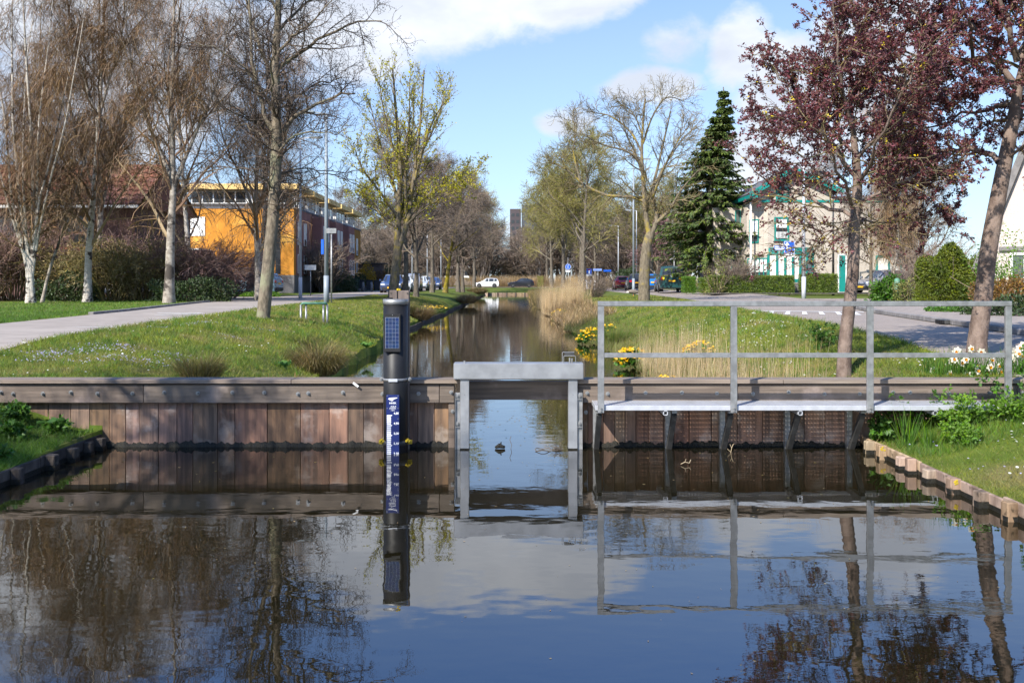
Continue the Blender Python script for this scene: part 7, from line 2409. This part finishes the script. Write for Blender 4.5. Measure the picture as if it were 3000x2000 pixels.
for k, (px, Y, r, n, lab) in enumerate(((1733, 26, .40, 120, 'tall yellow marsh marigold clump beside the first railing post'), (1782, 28, .30, 60, 'small yellow marsh marigold clump behind the first railing post'), (1852, 18.6, .36, 130, 'large yellow marsh marigold clump above the mid rail near the sluice'),
                                        (1955, 14.2, .24, 90, 'yellow marsh marigold clump just above the timber cap'), (2050, 16.8, .32, 100, 'yellow marsh marigold clump in the dry reeds by the second railing post'), (2040, 12.6, .16, 50, 'low yellow marsh marigold clump among straw at the timber cap'),
                                        (1575, 110, .55, 40, 'distant yellow marsh marigold clump at the canal end'), (1597, 75, .5, 50, 'distant yellow marsh marigold clump below the tall reeds'), (1640, 44, .42, 50, 'yellow marsh marigold clump at the foot of the straw grass'), (1905, 15.2, .12, 26, 'tiny yellow marsh marigold clump between two larger ones'))):
    marigold(lab, axx(px, Y), Y, r, n, 180 + k)

# yellow daffodils on the left bank
rg = np.random.default_rng(191)
yd = thing('yellow_daffodils', 'row of yellow daffodils on the grass below the bare trees', 'flower clump', (axx(1277, 46), 46, float(gz(axx(1277, 46), 46)) - .02))
n = 420
P0 = np.stack([rg.uniform(-.55, .55, n), rg.uniform(-.3, .3, n), np.zeros(n)], 1)
link('leaves', np_mesh('leaves', *blades(rg, P0, (.2, .36), (.006, .011), .2, 3, .12), mat=MT['leaf green'], smooth=False), yd)
C = np.stack([rg.uniform(-.55, .55, 60), rg.uniform(-.3, .3, 60), rg.uniform(.26, .40, 60)], 1)
fl_me = None
V, T = stars(rg, np.zeros((1, 3)), (.05, .05), 6, .3)
fl_me = np_mesh('bloom', V, None, T, mat=MT['petal yellow'], smooth=False)
for p in C:
    link('bloom', fl_me, yd, tuple(p), (rg.uniform(-.9, -.2), rg.uniform(-.5, .5), rg.uniform(0, 6)))

# white daffodils behind the railing end
pet = MB()
for k in range(6):
    a = k * math.pi / 3
    ca, sa_ = math.cos(a), math.sin(a)
    pts = []
    for (u, v, wv) in ((0.006, 0, 0), (.022, .013, .002), (.038, .0, .0), (.022, -.013, .002)):
        pts.append((u * ca - v * sa_, -wv - 0.0005 * (k % 2), u * sa_ + v * ca))
    pet.add(pts, [(0, 1, 2, 3)])
pet_me = pet.mesh('bloom', MT['petal white'])
tru = MB()
a = np.arange(8) / 8 * 2 * np.pi
V = [(0.007 * math.cos(t), -.001, .007 * math.sin(t)) for t in a] + [(0.0125 * math.cos(t), -.017, .0125 * math.sin(t)) for t in a]
tru.add(V, [(i, (i + 1) % 8, 8 + (i + 1) % 8, 8 + i) for i in range(8)], [(0, i, i + 1) for i in range(1, 7)])
tru_me = tru.mesh('trumpet', MT['petal orange'])


def daffs(label, X, Y, w, blooms, seed, nl=160):
    rg = np.random.default_rng(seed)
    z = float(gz(X, Y)) - .02
    o = thing('daffodil_clump', label, 'flower clump', (X, Y, z), 0, 'white daffodils behind the timber cap')
    P0 = np.stack([rg.uniform(-w, w, nl), rg.uniform(-.18, .18, nl), np.zeros(nl)], 1)
    link('leaves', np_mesh('leaves', *blades(rg, P0, (.16, .36), (.004, .008), .22, 3, .15), mat=MT['leaf green'], smooth=False), o)
    for (px, py) in blooms:
        Yb = Y + rg.uniform(-.16, .12)
        bx, bz = axx(px, Yb) - X, azz(py, Yb) - z
        P = curve_pts([(bx * .6, (Yb - Y) * .4, 0), (bx * .85, (Yb - Y) * .8, bz * .6), (bx, Yb - Y + .012, bz)], 5)
        MB().tube(P, .003, 5, False).build('stem', MT['leaf green'], o)
        b = link('bloom', pet_me, o, (bx, Yb - Y, bz), (rg.uniform(-.4, .35), rg.uniform(0, 6), rg.uniform(-.7, .7)), (1.25,) * 3)
        link('trumpet', tru_me, b)


daffs('white daffodil clump with orange centres just beside the last railing post', axx(2830, 10.35), 10.35, .42,
      [(2733, 1085), (2785, 1058), (2800, 1030), (2805, 1027), (2845, 1022), (2876, 1030), (2818, 1063), (2829, 1053), (2782, 1095), (2833, 1096), (2862, 1070), (2864, 1087), (2901, 1075), (2913, 1086), (2898, 1090), (2931, 1088), (2905, 1054), (2795, 1053), (2929, 1072)], 201, 260)
daffs('white daffodil clump at the right picture edge outside the railing', axx(2990, 10.4), 10.4, .22, [(2962, 1045), (2965, 1060), (2970, 1028), (2975, 1033), (2987, 1020), (2992, 1042), (2998, 1010), (2984, 1036), (3010, 1030)], 202, 170)

# leafy plants on the near banks and at the walkway end
def fern_plant(name, label, X, Y, r, h, n, seed, mat='leaf bright', size=(.012, .026), z=None, cat='plant'):
    rg = np.random.default_rng(seed)
    zz = float(gz(X, Y)) - .02 if z is None else z
    o = thing(name, label, cat, (X, Y, zz))
    a = rg.uniform(0, 6.283, n)
    sp = rg.uniform(.15, 1.0, n)
    D = np.stack([np.cos(a) * sp, np.sin(a) * sp, np.ones(n) * 1.1], 1)
    P, Rr = grow(rg, np.zeros((n, 3)), D, rg.uniform(h[0], h[1], n), np.full(n, .0035), 5, .08, (0, 0, 0), .4, (0, 0, -.28))
    link('stems', np_mesh('stems', *tubes(P, Rr, 3), mat=MT['leaf green']), o)
    p, d, L, rr_ = spawn(rg, P, Rr, 7, (.3, 1.0), (55, 10), labs=(r * .25, r * .5), fall=.5, rr=.6, flat=.6)
    P2, R2 = grow(rg, p, d, L, rr_, 3, .06, (0, 0, 0), .5, (0, 0, -.15))
    C, ax = along(rg, P2, 6, (.1, 1))
    lv = leaves(rg, C, size, 1.7, axis=ax)
    link('leaves', np_mesh('leaves', *lv, mat=MT[mat], smooth=False), o)
    return o


def broad_leaf(name, label, X, Y, z, ln, wd, rz, tilt, mat='leaf bright', n=1, cat='plant', seed=0):
    rg = np.random.default_rng(seed)
    o = thing(name, label, cat, (X, Y, z), rz)
    for q in range(n):
        V, Q = [], []
        K = 8
        for k in range(K + 1):
            t = k / K
            w_ = wd * (math.sin(math.pi * min(1, t * .93 + .07)) ** .8)
            y = -ln * t * math.cos(tilt)
            zz = ln * t * math.sin(tilt) - .5 * ln * t * t * math.sin(tilt) * 1.1
            V += [(-w_ / 2, y, zz + .02 * math.sin(t * 9)), (0, y, zz - wd * .10), (w_ / 2, y, zz + .02 * math.sin(t * 11 + 1))]
        for k in range(K):
            b = k * 3
            Q += [(b, b + 1, b + 4, b + 3), (b + 1, b + 2, b + 5, b + 4)]
        link('leaf', np_mesh('leaf', V, Q, mat=MT[mat]), o, (0, 0, 0), (0, 0, q * 6.283 / max(1, n) + rg.uniform(-.3, .3)), (rg.uniform(.8, 1.1),) * 3)
    return o


fern_plant('cow_parsley', 'bright green cow parsley spilling over the walkway end', 4.42, 9.12, .34, (.24, .46), 26, 211, size=(.014, .030))
fern_plant('cow_parsley', 'bright green cow parsley below the last railing post', 4.78, 8.95, .30, (.18, .36), 22, 212)
fern_plant('cow_parsley', 'low bright cow parsley in front of the walkway end', 4.2, 8.75, .26, (.15, .30), 20, 213)
fern_plant('nettle_plant', 'upright leafy nettle against the timber beam', 4.15, 9.45, .22, (.35, .55), 9, 214, 'leaf green', (.02, .035))
fern_plant('nettle_plant', 'upright leafy nettle outside the last railing post', 5.05, 9.35, .24, (.5, .85), 9, 215, 'leaf green', (.02, .035))
fern_plant('dark_weeds', 'dark leafy weeds in the shade under the walkway', 3.78, 9.5, .22, (.15, .32), 16, 216, 'leaf green', (.02, .04))
fern_plant('cow_parsley', 'feathery green plant on the lawn beside the slender plum', axx(2395, 13.4), 13.4, .35, (.25, .5), 18, 217, 'leaf green', (.014, .03))
broad_leaf('burdock_plant', 'large pale burdock leaf at the right picture edge', 4.93, 9.05, .42, .42, .26, .45, .5, 'leaf bright', 3, seed=4)
broad_leaf('dock_plant', 'long pale dock leaf lying on the shaded left bank', axx(75, 8.75), 8.95, .36, .24, .09, 1.9, .25, 'leaf bright', 1, seed=5)
broad_leaf('butterbur_plant', 'bright yellow-green broad leaves at the bank edge below the large tussock', -2.9, 12.0, .62, .20, .10, 0, 1.0, 'leaf bright', 5, seed=6)
broad_leaf('butterbur_plant', 'bright broad leaves beside the gauge post at the water edge', -3.25, 21.0, .25, .28, .16, 1.0, .9, 'leaf bright', 6, seed=7)
for k, (X, Y, lab) in enumerate(((-4.95, 9.35, 'leafy dark green weeds heaped against the timber planks'), (-5.4, 9.2, 'leafy weeds at the left picture edge below the beam'), (-4.75, 8.9, 'leafy green weeds in front of the dock leaf'), (-4.55, 9.4, 'small leafy weeds at the corner of the planks'), (-5.0, 8.4, 'low leafy weeds on the shaded bank'), (-4.5, 8.2, 'low reddish-green weeds near the revetment'))):
    fern_plant('bank_weeds', lab, X, Y, .26, (.08, .20) if k < 2 else (.06, .16), 22, 220 + k, 'leaf green', (.02, .045))
tussock('upright green iris leaves beside the first revetment post', 3.86, 9.18, .10, (.28, .48), 40, 231, ('lush blade', 'leaf green'), split=.4, lean=.15, grav=.05, w=(.006, .009), name='iris_plant')
tussock('short green iris leaves in front of the walkway', 4.02, 9.0, .14, (.18, .32), 45, 232, ('lush blade', 'leaf green'), split=.4, lean=.35, grav=.12, w=(.005, .008), name='iris_plant')

# ------------------------------------------------------------------ grass blades and small flowers
def tri_blades(name, label, X, Y, h, w, mat, seed, lean=.55):
    rg = np.random.default_rng(seed)
    n = len(X)
    Z = gz(X, Y)
    a = rg.uniform(0, 6.283, n)
    sc = np.clip(Y / 12.0, 0.7, 3.2)
    hh_ = rg.uniform(h[0], h[1], n) * np.clip(sc, .8, 1.5)
    ww = rg.uniform(w[0], w[1], n) * sc
    dx, dy = np.cos(a) * ww, np.sin(a) * ww
    lx, ly = rg.normal(0, lean, n) * hh_, rg.normal(0, lean, n) * hh_
    B = np.stack([X, Y, Z - .004], 1)
    V = np.stack([B - np.stack([dx, dy, 0 * dx], 1), B + np.stack([dx, dy, 0 * dx], 1), B + np.stack([lx, ly, hh_], 1)], 1).reshape(-1, 3)
    o = link(name, np_mesh(name, V, None, np.arange(n * 3).reshape(-1, 3), mat=MT[mat], smooth=False))
    tag(o, label, 'grass', kind='stuff')


def lawn_pts(rg, n, y0, y1, left, right, wide=0.5):
    u = rg.random(n)
    Y = 1.0 / (1.0 / y0 + u * (1.0 / y1 - 1.0 / y0))
    lo = np.maximum(left(Y), -(0.56 * Y + wide))
    hi = np.minimum(right(Y), 0.56 * Y + wide)
    ok = hi > lo
    Y = Y[ok]
    X = lo[ok] + (hi - lo)[ok] * rg.random(len(Y))
    return X, Y


rg = np.random.default_rng(301)
# weights by visible width
X, Y = lawn_pts(rg, 120000, 9.86, 60, lambda y: pl(L_ROAD_R, y), lambda y: canal_l(y) - .02)
tri_blades('grass', 'short grass blades of the left bank lawn', X, Y, (.018, .055), (.002, .0042), 'blade', 302)
X, Y = lawn_pts(rg, 110000, 9.86, 60, lambda y: canal_r(y) + .05, lambda y: pl(R_ROAD_L, y))
tri_blades('grass', 'short grass blades of the right bank lawn', X, Y, (.018, .055), (.002, .0042), 'blade', 303)
X, Y = lawn_pts(rg, 30000, 14, 46, lambda y: pl(L_ROAD_L, y) - 8, lambda y: pl(L_ROAD_L, y) - .1)
tri_blades('grass', 'short grass blades of the verge below the birches', X, Y, (.02, .055), (.002, .004), 'lush blade', 304)
X, Y = lawn_pts(rg, 34000, 5.2, 9.62, lambda y: np.full_like(y, LX1 + .01), lambda y: np.full_like(y, 7.0))
tri_blades('grass', 'rough grass blades of the near right bank', X, Y, (.02, .065), (.0018, .0036), 'blade', 305, .8)
X, Y = lawn_pts(rg, 9000, 7.6, 9.62, lambda y: np.full_like(y, LX1 + .08), lambda y: np.full_like(y, 5.4))
k_ = (Y > 8.55)
tri_blades('grass', 'longer lush grass near the walkway', X[k_], Y[k_], (.06, .16), (.002, .004), 'lush blade', 306, .5)
X, Y = lawn_pts(rg, 24000, 5.0, 9.64, lambda y: np.full_like(y, -9.4), lambda y: np.full_like(y, -5.2), 6)
tri_blades('grass', 'grass blades of the near left bank beyond the picture edge', X, Y, (.03, .10), (.003, .006), 'lush blade', 310, .7)
X, Y = lawn_pts(rg, 30000, 6.5, 9.64, lambda y: np.full_like(y, -8.0), lambda y: np.full_like(y, LX0 - .01))
tri_blades('grass', 'lush grass blades of the near left bank', X, Y, (.03, .12), (.002, .0045), 'lush blade', 307, .7)
# grass hanging over the right revetment and along the road edges
Y = rg.uniform(10, 60, 5000)
tri_blades('grass', 'grass fringe along the brick street edge', pl(R_ROAD_L, Y) + rg.normal(0, .05, 5000), Y, (.03, .07), (.003, .005), 'blade', 308)
tri_blades('grass', 'grass fringe along the asphalt street edge', pl(L_ROAD_R, Y) + rg.normal(0, .05, 5000), Y, (.03, .07), (.003, .005), 'blade', 309)


def tufts(label, X, Y, per, seed):
    rg = np.random.default_rng(seed)
    c = np.repeat(np.stack([X, Y], 1), per, axis=0) + rg.normal(0, .035, (len(X) * per, 2))
    tri_blades('grass', label, c[:, 0], c[:, 1], (.05, .12), (.002, .0042), 'lush blade', seed, .6)


X, Y = lawn_pts(rg, 420, 9.9, 32, lambda y: pl(L_ROAD_R, y), lambda y: canal_l(y) - .02)
tufts('scattered longer grass tufts on the left lawn', X, Y, 22, 341)
X, Y = lawn_pts(rg, 380, 9.9, 32, lambda y: canal_r(y) + .05, lambda y: pl(R_ROAD_L, y))
tufts('scattered longer grass tufts on the right lawn', X, Y, 22, 342)


def flower_scatter(name, label, X, Y, r, mat, seed, dz=.045, n=5):
    rg = np.random.default_rng(seed)
    C = np.stack([X, Y, gz(X, Y) + dz + rg.uniform(-.01, .015, len(X))], 1)
    V, T = stars(rg, C, r, n, .25)
    o = link(name, np_mesh(name, V, None, T, mat=MT[mat], smooth=False))
    tag(o, label, 'flowers', kind='stuff')


def clumped(rg, centres, per, sx_, sy_):
    c = np.repeat(np.array(centres, float), per, axis=0)
    return c[:, 0] + rg.normal(0, sx_, len(c)), c[:, 1] + rg.normal(0, sy_, len(c))


cs = [(axx(rg.uniform(90, 520), 12), rg.uniform(11.2, 12.9)) for _ in range(26)] + [(axx(rg.uniform(450, 720), 17), rg.uniform(15, 19)) for _ in range(8)]
X, Y = clumped(rg, cs, 20, .16, .10)
flower_scatter('violet_flowers', 'scattered pale violet flowers in the left lawn', X, Y, (.006, .011), 'petal violet', 311)
X, Y = lawn_pts(rg, 90, 10, 34, lambda y: pl(L_ROAD_R, y) + .1, lambda y: canal_l(y) - .8)
Xb, Yb = np.array([(pl(L_ROAD_R, y) + abs(rg.normal(.15, .25)), y) for y in rg.uniform(11, 34, 110)]).T
flower_scatter('daisies', 'white daisies dotted over the left lawn', np.concatenate([X, Xb]), np.concatenate([Y, Yb]), (.008, .014), 'daisy', 312, n=7)
cs = [(rg.uniform(3.4, 6.0), rg.uniform(10.4, 22)) for _ in range(26)]
X, Y = clumped(rg, cs, 12, .22, .25)
ok = X < pl(R_ROAD_L, Y) - .1
flower_scatter('daisies', 'white daisies dotted over the right lawn', X[ok], Y[ok], (.009, .015), 'daisy', 313, n=7)
X, Y = clumped(rg, [(4.75, 8.6), (4.5, 8.4), (4.2, 7.6)], 7, .1, .1)
flower_scatter('daisies', 'few white daisies on the near right bank', X, Y, (.010, .014), 'daisy', 314, n=7)
X, Y = rg.uniform(3.8, 4.8, 26), rg.uniform(7, 9, 26)
flower_scatter('violet_flowers', 'few violet flowers on the near right bank', X, Y, (.007, .010), 'petal violet', 315)
# dry litter on the near right bank
X, Y = lawn_pts(rg, 5000, 6.0, 9.2, lambda y: np.full_like(y, LX1 + .04), lambda y: np.full_like(y, 5.2))
tri_blades('dry_litter', 'dry straw litter in the near right grass', X, Y, (.01, .035), (.0015, .003), 'dry blade', 316, 1.4)

# ------------------------------------------------------------------ floating debris
db = thing('driftwood', 'dark stub of driftwood floating in the sluice opening', 'driftwood', at(1465, 1316, 9.62))
db.location.z = 0
m_ = MB()
m_.tube([(-.05, 0, .012), (-.01, .01, .03), (.05, 0, .015)], [.012, .026, .014], 7)
m_.tube([(0, 0, .02), (.012, 0, .07)], [.014, .005], 6)
m_.build('wood', MT['algae'], db, smooth=True)


def float_twig(label, px, py, pts, r=.004, mat='twig alder'):
    Y = FPX * EYE / (py - HOR)
    o = thing('floating_twig', label, 'twig', (axx(px, Y), Y, 0))
    for k, p_ in enumerate(pts):
        MB().tube(p_, r if k == 0 else r * .7, 5).build('stem' if k == 0 else 'side_twig', MT[mat], o)
    return o


float_twig('thin dark twig standing out of the water in the sluice', 1495, 1314, [[(0, 0, -.02), (.015, 0, .04), (-.005, 0, .09), (.008, 0, .13)]], .0028)
a = np.linspace(0, 5.6, 12)
float_twig('dark twig bent to a ring on the water in the sluice', 1590, 1320, [[(.075 * math.cos(t), .09 * math.sin(t), .012 + .008 * math.sin(3 * t)) for t in a], [(.07, .02, .01), (.13, .05, .02)]], .004)
rg = np.random.default_rng(331)
float_twig('tangle of fine dark twigs beside the sluice post', 1632, 1318, [[(rg.uniform(-.06, .06), rg.uniform(-.05, .05), abs(rg.normal(.02, .025))) for _ in range(5)] for _ in range(9)], .0028)
float_twig('pale forked twig sticking out of the water below the walkway', 2140, 1326, [[(0, 0, -.02), (.012, 0, .05), (.03, 0, .09)], [(.012, 0, .05), (-.005, 0, .085)], [(.0, 0, .01), (-.03, 0, .04)]], .004, 'twig straw')
float_twig('pale crooked twig floating below the walkway', 2010, 1362, [[(-.05, 0, .01), (-.01, 0, .03), (.03, 0, .02), (.05, .03, .045)], [(-.01, 0, .03), (.0, 0, .06)]], .004, 'twig straw')
n = 420
X = np.concatenate([rg.uniform(-3.8, 3.4, 220), rg.uniform(-.4, .55, 90), rg.uniform(-2.4, 2.0, n - 310)])
Y = np.concatenate([rg.uniform(3.9, 9.5, 220), rg.uniform(9.7, 12.5, 90), rg.uniform(12, 26, n - 310)])
C = np.stack([X, Y, np.full(n, .003)], 1)
th = rg.uniform(0, 6.28, n)
s1_ = rg.uniform(.006, .018, n) * np.clip(Y / 9, .5, 1.6)
u = np.stack([np.cos(th), np.sin(th), np.zeros(n)], 1) * s1_[:, None]
v = np.stack([-np.sin(th), np.cos(th), np.zeros(n)], 1) * s1_[:, None] * .45
V = np.stack([C - u, C + v, C + u, C - v], 1).reshape(-1, 3)
o = link('floating_specks', np_mesh('floating_specks', V, np.arange(4 * n).reshape(-1, 4), mat=MT['rush'], smooth=False))
tag(o, 'small leaf specks floating on the canal', 'leaf specks', kind='stuff')
print('triangles', sum(len(m.polygons) * 2 for m in bpy.data.meshes))
